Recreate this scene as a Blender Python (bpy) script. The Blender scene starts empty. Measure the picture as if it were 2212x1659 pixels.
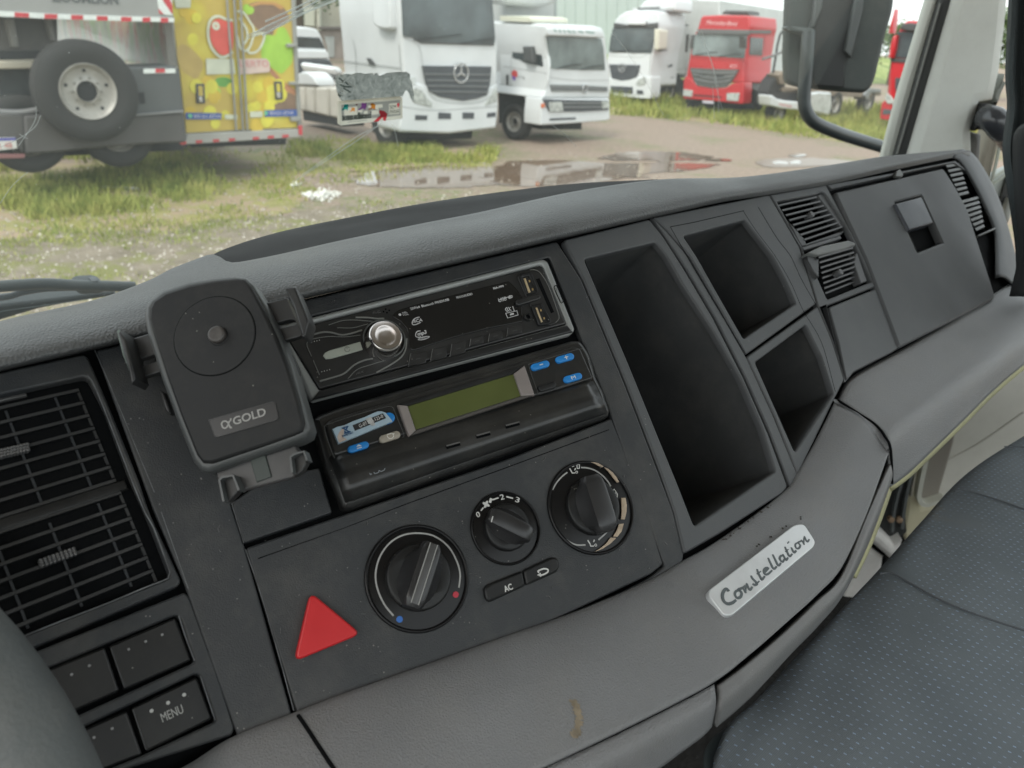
import bpy, bmesh, math, random
from mathutils import Vector, Matrix
from mathutils.geometry import tessellate_polygon
random.seed(7)
R = math.radians
SC = bpy.context.scene
COL = SC.collection

# ------------------------------------------------------------------ camera
FPX = 1661.0                      # focal length in units of a 2212-wide picture
CW, CH = 2212.0, 1659.0
up_c = Vector((0.063, -1.0, -0.463)).normalized()        # world up seen from the camera (x right, y down, z ahead)
fw_c = (Vector((0, 0, 1)) - up_c * up_c.z).normalized()
rt_c = fw_c.cross(up_c)
if rt_c.x < 0: rt_c = -rt_c
HC = 2.4                          # the camera is 2.4 m above the yard, in a parked cab
def w(v): return Vector((v.dot(rt_c), v.dot(fw_c), v.dot(up_c)))   # camera space -> world directions
CX, CY, CZ = w(Vector((1, 0, 0))), w(Vector((0, 1, 0))), w(Vector((0, 0, 1)))
CAMP = Vector((0, 0, HC))
cam_d = bpy.data.cameras.new('camera'); cam = bpy.data.objects.new('camera', cam_d); COL.objects.link(cam)
m = Matrix.Identity(4)
for i in range(3):
    m[i][0] = CX[i]; m[i][1] = -CY[i]; m[i][2] = -CZ[i]; m[i][3] = CAMP[i]
cam.matrix_world = m
cam_d.sensor_width = 36; cam_d.lens = 36 * FPX / CW
cam_d.clip_start = 0.02; cam_d.clip_end = 2000
cam_d.dof.use_dof = True; cam_d.dof.focus_distance = 0.55; cam_d.dof.aperture_fstop = 11.5
SC.camera = cam

# ------------------------------------------------------------------ sky, sun, exposure
wd = bpy.data.worlds.new('World'); SC.world = wd; wd.use_nodes = True
nt = wd.node_tree; nt.nodes.clear()
out = nt.nodes.new('ShaderNodeOutputWorld'); bg = nt.nodes.new('ShaderNodeBackground')
sky = nt.nodes.new('ShaderNodeTexSky'); sky.sky_type = 'NISHITA'; sky.sun_disc = False
SUN_EL, SUN_AZ = R(48), R(205)
sky.sun_elevation = SUN_EL; sky.sun_rotation = SUN_AZ; sky.air_density = 1.0; sky.dust_density = 4.0
mx = nt.nodes.new('ShaderNodeMix'); mx.data_type = 'RGBA'; mx.inputs[0].default_value = 0.80
ns = nt.nodes.new('ShaderNodeTexNoise'); ns.inputs['Scale'].default_value = 2.2; ns.inputs['Detail'].default_value = 5
cr = nt.nodes.new('ShaderNodeValToRGB')
cr.color_ramp.elements[0].position = 0.35; cr.color_ramp.elements[0].color = (5.5, 5.9, 5.8, 1)
cr.color_ramp.elements[1].position = 0.7; cr.color_ramp.elements[1].color = (8.3, 8.8, 8.7, 1)
nt.links.new(ns.outputs['Fac'], cr.inputs['Fac'])
nt.links.new(sky.outputs[0], mx.inputs[6]); nt.links.new(cr.outputs[0], mx.inputs[7])
nt.links.new(mx.outputs[2], bg.inputs['Color']); bg.inputs['Strength'].default_value = 0.12
nt.links.new(bg.outputs[0], out.inputs[0])
sd = bpy.data.lights.new('sun', 'SUN'); sd.energy = 0.8; sd.angle = R(14); sd.color = (1, 0.96, 0.9)
so = bpy.data.objects.new('sun', sd); COL.objects.link(so)
# towards the sun: rotation measured like the sky texture's
sdir = Vector((math.sin(SUN_AZ) * math.cos(SUN_EL), math.cos(SUN_AZ) * math.cos(SUN_EL), math.sin(SUN_EL)))
so.rotation_euler = sdir.to_track_quat('Z', 'Y').to_euler(); so.location = (0, 0, 30)
SC.view_settings.view_transform = 'Standard'; SC.view_settings.look = 'None'
SC.view_settings.exposure = 1.2; SC.view_settings.gamma = 1.0

# ------------------------------------------------------------------ materials
def lin(c):
    c = c / 255.0
    return c / 12.92 if c <= 0.04045 else ((c + 0.055) / 1.055) ** 2.4
MATS = {}
def mat(name, rgb, rough=0.5, metal=0.0, bump=0.0, bscale=900, vary=0.0, vscale=8, spec=0.5, speck=0.0, coat=0.0, dust=0.0, emit=0):
    """rgb in 0..1 linear albedo; bump = fine grain; vary = slow mottling; speck = pale dust specks"""
    if name in MATS: return MATS[name]
    M = bpy.data.materials.new(name); M.use_nodes = True; MATS[name] = M
    n = M.node_tree; b = n.nodes['Principled BSDF']; L = n.links.new
    b.inputs['Base Color'].default_value = (*rgb, 1); b.inputs['Roughness'].default_value = rough
    b.inputs['Metallic'].default_value = metal; b.inputs['Specular IOR Level'].default_value = spec
    if coat: b.inputs['Coat Weight'].default_value = coat; b.inputs['Coat Roughness'].default_value = 0.08
    tc = n.nodes.new('ShaderNodeTexCoord'); col = None
    if vary or speck or dust:
        a = n.nodes.new('ShaderNodeTexNoise'); a.inputs['Scale'].default_value = vscale; a.inputs['Detail'].default_value = 6
        L(tc.outputs['Object'], a.inputs['Vector'])
        r = n.nodes.new('ShaderNodeMapRange'); r.inputs[1].default_value = 0.3; r.inputs[2].default_value = 0.7
        r.inputs[3].default_value = 1 - vary; r.inputs[4].default_value = 1 + vary
        L(a.outputs['Fac'], r.inputs[0])
        v = n.nodes.new('ShaderNodeVectorMath'); v.operation = 'SCALE'; v.inputs[0].default_value = rgb
        L(r.outputs[0], v.inputs['Scale']); col = v.outputs[0]
        rr = n.nodes.new('ShaderNodeMapRange'); rr.inputs[1].default_value = 0.3; rr.inputs[2].default_value = 0.7
        rr.inputs[3].default_value = rough * 0.88; rr.inputs[4].default_value = min(1, rough * 1.12)
        L(a.outputs['Fac'], rr.inputs[0]); L(rr.outputs[0], b.inputs['Roughness'])
    if speck:
        s = n.nodes.new('ShaderNodeTexVoronoi'); s.inputs['Scale'].default_value = 260
        L(tc.outputs['Object'], s.inputs['Vector'])
        t = n.nodes.new('ShaderNodeMath'); t.operation = 'LESS_THAN'; t.inputs[1].default_value = 0.10
        L(s.outputs['Distance'], t.inputs[0])
        g = n.nodes.new('ShaderNodeTexNoise'); g.inputs['Scale'].default_value = 90; L(tc.outputs['Object'], g.inputs['Vector'])
        g2 = n.nodes.new('ShaderNodeMath'); g2.operation = 'GREATER_THAN'; g2.inputs[1].default_value = 0.66 - 0.1 * speck
        L(g.outputs['Fac'], g2.inputs[0])
        mu = n.nodes.new('ShaderNodeMath'); mu.operation = 'MULTIPLY'; L(t.outputs[0], mu.inputs[0]); L(g2.outputs[0], mu.inputs[1])
        mu2 = n.nodes.new('ShaderNodeMath'); mu2.operation = 'MULTIPLY'; L(mu.outputs[0], mu2.inputs[0]); mu2.inputs[1].default_value = 0.55
        mm = n.nodes.new('ShaderNodeMix'); mm.data_type = 'RGBA'; L(mu2.outputs[0], mm.inputs[0]); L(col, mm.inputs[6])
        mm.inputs[7].default_value = (0.3, 0.29, 0.26, 1); col = mm.outputs[2]
    if dust:
        d = n.nodes.new('ShaderNodeTexNoise'); d.inputs['Scale'].default_value = 26; d.inputs['Detail'].default_value = 8
        d.inputs['Roughness'].default_value = 0.7; L(tc.outputs['Object'], d.inputs['Vector'])
        dr = n.nodes.new('ShaderNodeMapRange'); dr.inputs[1].default_value = 0.45; dr.inputs[2].default_value = 0.75
        dr.inputs[3].default_value = 0; dr.inputs[4].default_value = dust; L(d.outputs['Fac'], dr.inputs[0])
        dm = n.nodes.new('ShaderNodeMix'); dm.data_type = 'RGBA'; L(dr.outputs[0], dm.inputs[0]); L(col, dm.inputs[6])
        dm.inputs[7].default_value = (0.22, 0.20, 0.17, 1); col = dm.outputs[2]
    if col: L(col, b.inputs['Base Color'])
    if bump:
        q = n.nodes.new('ShaderNodeTexNoise'); q.inputs['Scale'].default_value = bscale; q.inputs['Detail'].default_value = 2
        L(tc.outputs['Object'], q.inputs['Vector'])
        bu = n.nodes.new('ShaderNodeBump'); bu.inputs['Strength'].default_value = bump; bu.inputs['Distance'].default_value = 0.6 / bscale
        L(q.outputs['Fac'], bu.inputs['Height']); L(bu.outputs[0], b.inputs['Normal'])
    if emit:
        b.inputs['Emission Color'].default_value = (*rgb, 1); b.inputs['Emission Strength'].default_value = emit
    return M
def translucent(M, f, rgb):
    """thin film or paper that lets daylight through"""
    n = M.node_tree; L = n.links.new; b = n.nodes['Principled BSDF']; o = n.nodes['Material Output']
    t = n.nodes.new('ShaderNodeBsdfTranslucent'); t.inputs[0].default_value = (*rgb, 1)
    if b.inputs['Base Color'].links: L(b.inputs['Base Color'].links[0].from_socket, t.inputs[0])
    m = n.nodes.new('ShaderNodeMixShader'); m.inputs[0].default_value = f; L(b.outputs[0], m.inputs[1]); L(t.outputs[0], m.inputs[2]); L(m.outputs[0], o.inputs[0])
def g(r, gg, b): return (lin(r), lin(gg), lin(b))

# ------------------------------------------------------------------ object helpers
ROOT = {}
def thing(name, label, cat, loc=(0, 0, 0), group=None):
    o = bpy.data.objects.new(name, None); COL.objects.link(o); o.location = loc; o.empty_display_size = 0.1
    o['label'] = label; o['category'] = cat
    if group: o['group'] = group
    ROOT[o] = Vector(loc); return o
def tag(o, label, cat, group=None):
    o['label'] = label; o['category'] = cat
    if group: o['group'] = group
    return o
def obj(name, me, material, parent=None, label=None, sharp=50, smooth=True, flat=None):
    """me: mesh data with world-space vertices; the origin goes to the thing's base"""
    if smooth:
        for p in me.polygons: p.use_smooth = True
        me.set_sharp_from_angle(angle=R(sharp))
        if flat is not None:
            for p in me.polygons:
                if abs(p.normal.dot(flat)) > .999: p.use_smooth = False
    o = bpy.data.objects.new(name, me); COL.objects.link(o); me.name = name
    if material and not me.materials: me.materials.append(material)
    if parent:
        loc = ROOT[parent]; ROOT[o] = loc; o.parent = parent; me.transform(Matrix.Translation(-loc))
    else:
        if len(me.vertices):
            xs = [v.co for v in me.vertices]; c = sum(xs, Vector()) / len(xs); c.z = min(v.z for v in xs)
            me.transform(Matrix.Translation(-c)); o.location = c; ROOT[o] = c
    if label: o['label'] = label
    return o
def structure(o): o['kind'] = 'structure'; return o
def stuff(o): o['kind'] = 'stuff'; return o
class MB:
    """collects vertices and faces of ONE mesh"""
    def __init__(s): s.v = []; s.f = []; s.mi = []
    def add(s, vs, fs, mi=0):
        k = len(s.v); s.v += [tuple(p) for p in vs]; s.f += [tuple(i + k for i in f) for f in fs]; s.mi += [mi] * len(fs); return s
    def mesh(s, name='m', mats=None):
        me = bpy.data.meshes.new(name); me.from_pydata(s.v, [], s.f)
        if mats:
            for m_ in mats: me.materials.append(m_)
            for p, i in zip(me.polygons, s.mi): p.material_index = i
        me.update()
        bm = bmesh.new(); bm.from_mesh(me); bmesh.ops.recalc_face_normals(bm, faces=bm.faces); bm.to_mesh(me); bm.free()
        return me

# ------------------------------------------------------------------ pictures points -> places
ZK = {'t00': (0, 0, 1/3), 't10': (737.33, 0, 1/3), 't20': (1474.66, 0, 1/3), 't01': (0, 553, 1/3), 't11': (737.33, 553, 1/3),
      't21': (1474.66, 553, 1/3), 't02': (0, 1106, 1/3), 't12': (737.33, 1106, 1/3), 't22': (1474.66, 1106, 1/3),
      'R1': (645.2, 576, 1/6), 'R2': (979.3, 541.5, 1/8), 'R3': (691.3, 864.1, 1/8), 'K': (1002.3, 967.7, 1/6),
      'S': (714.3, 138.25, 1/12), 'Bk': (622.1, 0, 1/6), 'Bd': (1520.7, 1117.5, .13194), 'Rv': (1981.6, 172.8, .20833),
      'T1': (1290.3, 0, .1875), 'T2': (1647.5, 0, .2083), 'Sd': (1785.7, 864.1, .20834), 'C1': (0, 0, .20828),
      'Y1': (368.7, 0, .19451), 'V1': (1659, 391.7, .1667), 'd': (0, 0, 1)}
def q(k, *a):
    ox, oy, s = ZK[k]
    return [(ox + a[i] * s, oy + a[i + 1] * s) for i in range(0, len(a), 2)]
def ray(u, v): return CX * ((u - CW / 2) / FPX) + CY * ((v - CH / 2) / FPX) + CZ
def at(u, v, z): return CAMP + ray(u, v) * z
def onz(u, v, h=0.0):
    r = ray(u, v); return CAMP + r * ((h - HC) / r.z)
def cdir(x, y, z): return (CX * x + CY * y + CZ * z).normalized()
def vp(u, v): return ray(u, v).normalized()
def horiz(d): return Vector((d.x, d.y, 0)).normalized()
class Fr:
    """a plane in the scene: ex to the right, ey up, n towards the viewer"""
    def __init__(s, o, ex, ey):
        s.o = o.copy(); s.ex = ex.normalized(); n = s.ex.cross(ey).normalized()
        if n.dot(CAMP - o) < 0: n = -n
        s.n = n; s.ey = (ey - s.ex * ey.dot(s.ex)).normalized()
    def loc(s, u, v, c=0.0):
        r = ray(u, v); o = s.o + s.n * c; t = (o - CAMP).dot(s.n) / r.dot(s.n); p = CAMP + r * t - s.o
        return Vector((p.dot(s.ex), p.dot(s.ey)))
    def W(s, a, b, c=0.0): return s.o + s.ex * a + s.ey * b + s.n * c
    def at(s, u, v, c=0.0):
        l = s.loc(u, v, c); return s.W(l.x, l.y, c)
    def z(s, u, v, c=0.0): return (s.at(u, v, c) - CAMP).dot(CZ)
    def m(s, u, v, px, c=0.0): return px * s.z(u, v, c) / FPX      # metres of px units there
    def off(s, c): f = Fr(s.o + s.n * c, s.ex, s.ey); return f
def rounded(pts, r, n=4):
    out_ = []; N = len(pts)
    for i in range(N):
        p = Vector(pts[i]); a = Vector(pts[i - 1]) - p; b = Vector(pts[(i + 1) % N]) - p
        rr = r[i] if isinstance(r, (list, tuple)) else r
        rr = min(rr, a.length * 0.45, b.length * 0.45)
        if rr < 1e-5: out_.append(p); continue
        A = p + a.normalized() * rr; B = p + b.normalized() * rr
        for k in range(n + 1):
            t = k / n; out_.append(A * (1 - t) ** 2 + p * 2 * t * (1 - t) + B * t * t)
    return out_
def area(p): return 0.5 * sum(p[i - 1][0] * p[i][1] - p[i][0] * p[i - 1][1] for i in range(len(p)))
def offs(p, d):
    N = len(p); o = []
    for i in range(N):
        a = (p[i] - p[i - 1]); b = (p[(i + 1) % N] - p[i])
        if a.length < 1e-9: a = b
        if b.length < 1e-9: b = a
        na = Vector((-a.y, a.x)).normalized(); nb = Vector((-b.y, b.x)).normalized(); h = na + nb
        if h.length < 1e-6: h = na
        h.normalize(); k = max(0.35, h.dot(na)); o.append(p[i] + h * (d / k))
    return o
def prism_mb(mb, F, outer, holes=(), c0=0, c1=0.003, bev=0.0006, back=False, mi=0):
    """outer/holes: local (a,b) points; solid from c0 to c1 along n, rounded front edges"""
    loops = []
    o = [Vector(p) for p in outer]
    if area(o) < 0: o.reverse()
    loops.append(o)
    for h in holes:
        h = [Vector(p) for p in h]
        if area(h) > 0: h.reverse()
        loops.append(h)
    s = 1 if c1 > c0 else -1; b = min(bev, abs(c1 - c0) * 0.95)
    prof = [(0, c0), (0, c1 - s * b), (b * 0.293, c1 - s * b * 0.293), (b, c1)] if b > 0 else [(0, c0), (0, c1)]
    tops = []
    for lp in loops:
        vs = []; N = len(lp)
        for (d, c) in prof:
            for p in (offs(lp, d) if d else lp): vs.append(F.W(p.x, p.y, c))
        fs = []
        for k in range(len(prof) - 1):
            for i in range(N):
                j = (i + 1) % N; fs.append((k * N + i, k * N + j, (k + 1) * N + j, (k + 1) * N + i))
        mb.add(vs, fs, mi); tops.append((offs(lp, b) if b else lp))
    def cap(lps, c):
        flat = [p for l in lps for p in l]
        tri = tessellate_polygon([[Vector((p.x, p.y, 0)) for p in l] for l in lps])
        mb.add([F.W(p.x, p.y, c) for p in flat], tri, mi)
    cap(tops, c1)
    if back: cap(loops, c0)
    return mb
def clean(me):
    bm = bmesh.new(); bm.from_mesh(me); bmesh.ops.remove_doubles(bm, verts=bm.verts, dist=1e-6)
    bmesh.ops.recalc_face_normals(bm, faces=bm.faces); bm.to_mesh(me); bm.free(); return me
def plate(name, F, px, material, parent, c0=0, c1=0.003, bev=0.0006, r=0, holes=(), hr=0, label=None, back=False):
    """px: picture points of the FRONT face"""
    o = [F.loc(u, v, c1) for u, v in px]
    if r: o = rounded(o, r)
    hs = []
    for h in holes:
        hh = [F.loc(u, v, c1) for u, v in h]; hs.append(rounded(hh, hr) if hr else hh)
    mb = MB(); prism_mb(mb, F, o, hs, c0, c1, bev, back)
    return obj(name, clean(mb.mesh()), material, parent, label, flat=F.n)
def disc_pts(c, r, n=40, ry=None, rot=0):
    ry = ry or r; o = []
    for i in range(n):
        t = 2 * math.pi * i / n; x, y = r * math.cos(t), ry * math.sin(t)
        o.append(Vector((c[0] + x * math.cos(rot) - y * math.sin(rot), c[1] + x * math.sin(rot) + y * math.cos(rot))))
    return o
def disc(name, F, c, r, material, parent, c0=0, c1=0.003, bev=0.0006, n=48, label=None, inner=None):
    mb = MB(); prism_mb(mb, F, disc_pts(c, r, n), [disc_pts(c, inner, n)] if inner else [], c0, c1, bev)
    return obj(name, clean(mb.mesh()), material, parent, label, flat=F.n)
def ribbon_mb(mb, F, pts, wdt, c0, c1, closed=False, mi=0, taper=None, bev=0):
    """a flat stroke along local points"""
    pts = [Vector(p) for p in pts]; N = len(pts); L_, R_ = [], []
    for i in range(N):
        a = pts[i] - pts[i - 1] if (i or closed) else pts[1] - pts[0]
        b = pts[(i + 1) % N] - pts[i] if (i < N - 1 or closed) else pts[-1] - pts[-2]
        t = (a.normalized() + b.normalized());
        if t.length < 1e-6: t = a
        t.normalize(); nn = Vector((-t.y, t.x)); ww = wdt * (taper[i] if taper else 1) / 2
        L_.append(pts[i] + nn * ww); R_.append(pts[i] - nn * ww)
    if closed:
        prism_mb(mb, F, L_ if abs(area(L_)) > abs(area(R_)) else R_, [R_ if abs(area(L_)) > abs(area(R_)) else L_], c0, c1, bev, mi=mi)
    elif bev: prism_mb(mb, F, L_ + R_[::-1], [], c0, c1, bev, mi=mi)
    else:
        vs = [F.W(p.x, p.y, c) for i in range(N) for p, c in ((L_[i], c0), (L_[i], c1), (R_[i], c1), (R_[i], c0))]
        fs = [(i * 4 + k, i * 4 + k + 1, i * 4 + k + 5, i * 4 + k + 4) for i in range(N - 1) for k in range(3)] + [(0, 1, 2, 3), (N * 4 - 4, N * 4 - 3, N * 4 - 2, N * 4 - 1)]
        mb.add(vs, fs, mi)
def cr_spline(pts, n):
    """Catmull-Rom through points of any dimension, n samples spaced by length"""
    P = [list(p) for p in pts]; P = [[2 * a - b for a, b in zip(P[0], P[1])]] + P + [[2 * a - b for a, b in zip(P[-1], P[-2])]]
    S = []
    for i in range(1, len(P) - 2):
        for k in range(12):
            t = k / 12; p0, p1, p2, p3 = P[i - 1:i + 3]
            S.append([0.5 * (2 * b + (c - a) * t + (2 * a - 5 * b + 4 * c - d) * t * t + (3 * b - a - 3 * c + d) * t ** 3) for a, b, c, d in zip(p0, p1, p2, p3)])
    S.append(P[-2]); L = [0]
    for i in range(1, len(S)): L.append(L[-1] + math.sqrt(sum((a - b) ** 2 for a, b in zip(S[i][:2], S[i - 1][:2]))) + 1e-9)
    o = []; j = 0
    for k in range(n):
        d = L[-1] * k / (n - 1)
        while j < len(L) - 2 and L[j + 1] < d: j += 1
        t = (d - L[j]) / (L[j + 1] - L[j]); t = min(max(t, 0), 1)
        o.append([a + (b - a) * t for a, b in zip(S[j], S[j + 1])])
    return o
def strokes(name, F, lines, px_w, material, parent, c=0.0, th=0.0003, smooth=True, label=None, taper=False):
    """lines: lists of picture points drawn as thin raised strokes, px_w wide"""
    mb = MB()
    for ln in lines:
        wd_ = F.m(ln[0][0], ln[0][1], px_w, c); pts = [F.loc(u, v, c + th) for u, v in ln]
        if smooth and len(pts) > 2: pts = [Vector(p) for p in cr_spline([tuple(p) for p in pts], max(8, len(pts) * 4))]
        tp = [max(0.12, math.sin(math.pi * (i + .5) / len(pts))) for i in range(len(pts))] if taper else None
        ribbon_mb(mb, F, pts, wd_, c, c + th, taper=tp)
    return obj(name, mb.mesh(), material, parent, label)
def text(name, s, F, p0, p1, hpx, material, parent, c=0.0, th=0.0003, bold=0.0, shear=0.0, label=None, width=None):
    """writing whose baseline runs from picture point p0 to p1, capitals hpx tall"""
    cu = bpy.data.curves.new('t', 'FONT'); cu.body = s; cu.extrude = 0; cu.size = 1; cu.shear = shear; cu.offset = bold
    cu.resolution_u = 4
    o = bpy.data.objects.new('t', cu); COL.objects.link(o)
    bpy.context.view_layer.update()
    me = bpy.data.meshes.new_from_object(o.evaluated_get(bpy.context.evaluated_depsgraph_get())); bpy.data.objects.remove(o); bpy.data.curves.remove(cu)
    xs = [v.co.x for v in me.vertices]; x0, x1 = min(xs), max(xs)
    A = F.loc(*p0, c + th); B = F.loc(*p1, c + th); d = B - A; L = d.length; d.normalize(); nrm = Vector((-d.y, d.x))
    H = F.m(p0[0], p0[1], hpx, c); sx = L / (x1 - x0); sy = H / 0.70
    mb = MB(); base = [(A + d * ((v.co.x - x0) * sx) + nrm * (v.co.y * sy)) for v in me.vertices]
    n = len(base); top = [F.W(p.x, p.y, c + th) for p in base]; bot = [F.W(p.x, p.y, c) for p in base]
    ec = {}
    for p in me.polygons:
        for e in p.edge_keys: ec[e] = ec.get(e, 0) + 1
    fs = [tuple(p.vertices) for p in me.polygons] + [(a, b, b + n, a + n) for (a, b), k in ec.items() if k == 1]
    mb.add(top + bot, fs); bpy.data.meshes.remove(me)
    return obj(name, mb.mesh(), material, parent, label, smooth=False)
def box_mb(mb, F, a0, a1, b0, b1, c0, c1, bev=0, mi=0):
    prism_mb(mb, F, [(a0, b0), (a1, b0), (a1, b1), (a0, b1)], [], c0, c1, bev, True, mi)
def tube(name, pts, r, material, parent, seg=12, label=None, closed=False, n=None):
    pts = [Vector(p) for p in pts]
    if n: pts = [Vector(p) for p in cr_spline3(pts, n)]
    rr = r if isinstance(r, (list, tuple)) else [r] * len(pts)
    if len(rr) != len(pts): rr = [rr[min(len(rr) - 1, int(i * len(rr) / len(pts)))] for i in range(len(pts))]
    mb = MB(); vs = []; prev = None; N = len(pts)
    for i, p in enumerate(pts):
        t = (pts[(i + 1) % N] - pts[i - 1]) if (closed or 0 < i < N - 1) else (pts[1] - pts[0] if i == 0 else pts[-1] - pts[-2])
        t.normalize(); a = (prev - t * prev.dot(t)) if prev else t.orthogonal(); a.normalize(); prev = a; b = t.cross(a)
        for k in range(seg):
            th = 2 * math.pi * k / seg; vs.append(p + (a * math.cos(th) + b * math.sin(th)) * rr[i])
    fs = [(i * seg + k, i * seg + (k + 1) % seg, ((i + 1) % N) * seg + (k + 1) % seg, ((i + 1) % N) * seg + k) for i in range(N if closed else N - 1) for k in range(seg)]
    if not closed: fs += [tuple(range(seg)), tuple(range((N - 1) * seg, N * seg))]
    mb.add(vs, fs); return obj(name, mb.mesh(), material, parent, label)
def cr_spline3(pts, n):
    P = [2 * pts[0] - pts[1]] + list(pts) + [2 * pts[-1] - pts[-2]]; S = []
    for i in range(1, len(P) - 2):
        for k in range(12):
            t = k / 12; a, b, c, d = P[i - 1:i + 3]
            S.append(0.5 * (2 * b + (c - a) * t + (2 * a - 5 * b + 4 * c - d) * t * t + (3 * b - a - 3 * c + d) * t ** 3))
    S.append(P[-2]); return [S[round(k * (len(S) - 1) / (n - 1))] for k in range(n)]

# ------------------------------------------------------------------ the planes of the dashboard
HA = Vector((1, -.285, .52)); VA = Vector((.38, .92, -.227))
dir_h, dir_v = cdir(*HA), cdir(*VA)
FA = Fr(at(640, 700, .477), dir_h, -dir_v)                     # centre console, turned to the driver
LAT = vp(3000, 175)                                            # across the cab
sL0, sL1 = FA.at(205, 760), FA.at(510, 1590)
sR0, sR1 = FA.at(1217, 515), FA.at(1460, 1106)
FL = Fr(sL0, vp(2865, 222), sL0 - sL1)                         # driver's side
FB = Fr(sR0, LAT, sR0 - sR1)                                   # passenger's side
def side(a, b, u, v): return (b[0] - a[0]) * (v - a[1]) - (b[1] - a[1]) * (u - a[0])
def zs(u, v):
    if side((205, 760), (510, 1590), u, v) > 0: return FL.z(u, v)
    if side((1217, 515), (1460, 1106), u, v) < 0: return FB.z(u, v)
    return FA.z(u, v)
def loft(name, rows, nu, nv, material, parent, label=None, solid=0.002, fn=None):
    rs = [cr_spline(r, nu) for r in rows]
    grid = [[None] * nu for _ in range(nv)]
    for i in range(nu):
        c = cr_spline([r[i] for r in rs], nv) if len(rs) > 2 else [[a + (b - a) * k / (nv - 1) for a, b in zip(rs[0][i], rs[1][i])] for k in range(nv)]
        for j in range(nv): grid[j][i] = c[j]
    vs = []
    for j in range(nv):
        for i in range(nu):
            u, v, dz = grid[j][i]; z = (fn or zs)(u, v) + dz; vs.append(at(u, v, z))
    fs = [(j * nu + i, j * nu + i + 1, (j + 1) * nu + i + 1, (j + 1) * nu + i) for j in range(nv - 1) for i in range(nu - 1)]
    me = bpy.data.meshes.new(name); me.from_pydata([tuple(p) for p in vs], [], fs); me.update()
    o = obj(name, me, material, parent, label, sharp=75)
    # face the viewer
    c = me.polygons[len(me.polygons) // 2]; p = c.center + ROOT[o]
    if c.normal.dot(CAMP - p) < 0: me.flip_normals()
    if solid:
        s = o.modifiers.new('thickness', 'SOLIDIFY'); s.thickness = solid; s.offset = -1
    return o

# plastics
PAD = mat('pad_plastic', (.078, .081, .082), .52, vary=.10, vscale=12, spec=.6, dust=.08)
n = PAD.node_tree; tc = n.nodes.new('ShaderNodeTexCoord'); q_ = n.nodes.new('ShaderNodeTexVoronoi'); q_.feature = 'SMOOTH_F1'; q_.inputs['Scale'].default_value = 760; n.links.new(tc.outputs['Object'], q_.inputs['Vector'])
bu = n.nodes.new('ShaderNodeBump'); bu.inputs['Strength'].default_value = .9; bu.inputs['Distance'].default_value = .0007; bu.invert = True; n.links.new(q_.outputs['Distance'], bu.inputs['Height']); n.links.new(bu.outputs[0], n.nodes['Principled BSDF'].inputs['Normal'])
PANEL = mat('panel_plastic', (.0235, .0260, .0285), .50, bump=.5, bscale=1300, vary=.16, vscale=16, speck=.5, dust=.14)
PANB = mat('panel_plastic_grey', (.052, .055, .058), .55, bump=.30, bscale=1500, vary=.10, vscale=8, speck=.2, dust=.06)
GREY = mat('grey_plastic', (.168, .170, .174), .50, bump=1.0, bscale=900, vary=.12, vscale=9, speck=.4, dust=.18)
BLACK = mat('black_plastic', (.010, .0105, .011), .45, spec=.35, bump=.12, bscale=1800, vary=.2, vscale=20, speck=.5, dust=.05)
GLOSS = mat('gloss_black', (.006, .006, .0065), .30, spec=.28, vary=.2, vscale=30, speck=.6)
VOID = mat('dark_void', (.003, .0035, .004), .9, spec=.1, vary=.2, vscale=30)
CUB = mat('cubby_plastic', (.034, .036, .037), .6, bump=.3, bscale=1300, vary=.2, vscale=10, dust=.12)
WHITE = mat('print_white', (.55, .55, .53), .6, vary=.1, vscale=60)
DIM = mat('print_dim', (.10, .10, .10), .6, vary=.1, vscale=60)
SLAT = mat('vent_black', (.024, .0255, .027), .45, bump=.1, bscale=1500, vary=.2, vscale=20, dust=.06)

base_loc = FA.at(950, 1500, -.05)
DASH = thing('dashboard', 'dark grey truck dashboard with vents, knobs, cubbies and glovebox under the windshield', 'dashboard', base_loc)

# ---- top pad
low = [(-260, 868, -.004), (0, 803, -.004), (187, 760, -.004), (317, 728, -.004), (640, 650, -.004), (900, 590, -.004), (1047, 556, -.004), (1210, 517, -.004), (1400, 473, -.004),
       (1475, 456, -.004), (1560, 437, -.004), (1662, 421, -.004), (1792, 399, -.004), (1925, 369, -.004), (2062, 340, -.004), (2096, 336, -.01)]
lip = [(u, v - 11, -.016) for u, v, _ in low]
mid = [(-260, 826, -.012), (0, 752, -.012), (187, 712, -.012), (317, 680, -.012), (640, 606, -.012), (900, 545, -.012), (1047, 514, -.012), (1210, 478, -.012), (1400, 440, -.012),
       (1475, 425, -.012), (1560, 412, -.012), (1662, 398, -.012), (1792, 378, -.012), (1925, 354, -.01), (2062, 329, -.008), (2092, 327, -.008)]
up1 = [(-260, 788, .01), (0, 716, .01), (187, 672, .01), (330, 635, .01), (640, 566, .01), (900, 510, .01), (1047, 481, .012), (1210, 445, .012), (1400, 410, .014),
       (1475, 401, .016), (1560, 394, .016), (1662, 383, .014), (1792, 363, .010), (1925, 343, .006), (2062, 325, .004), (2085, 323, .002)]
crest = [(-260, 768, .07), (0, 694, .07), (100, 671, .07), (207, 647, .07), (320, 606, .08), (367, 582, .09), (423, 560, .10), (456, 549, .10), (478, 556, .085), (500, 567, .065), (560, 558, .06), (640, 541, .06), (737, 519, .06), (904, 484, .06), (1037, 458, .06), (1237, 414, .06),
         (1421, 388, .055), (1575, 384, .045), (1675, 374, .035), (1808, 354, .03), (1908, 338, .02), (2041, 326, .012), (2080, 322, .006)]
def leftwards(row, u2=-1150):
    u, v, dz = row[0]; return [(u2, 222 + (v - 222) * (2865 - u2) / (2865 - u), dz)] + row
low, lip, mid, up1, crest = [leftwards(r) for r in (low, lip, mid, up1, crest)]
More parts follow.
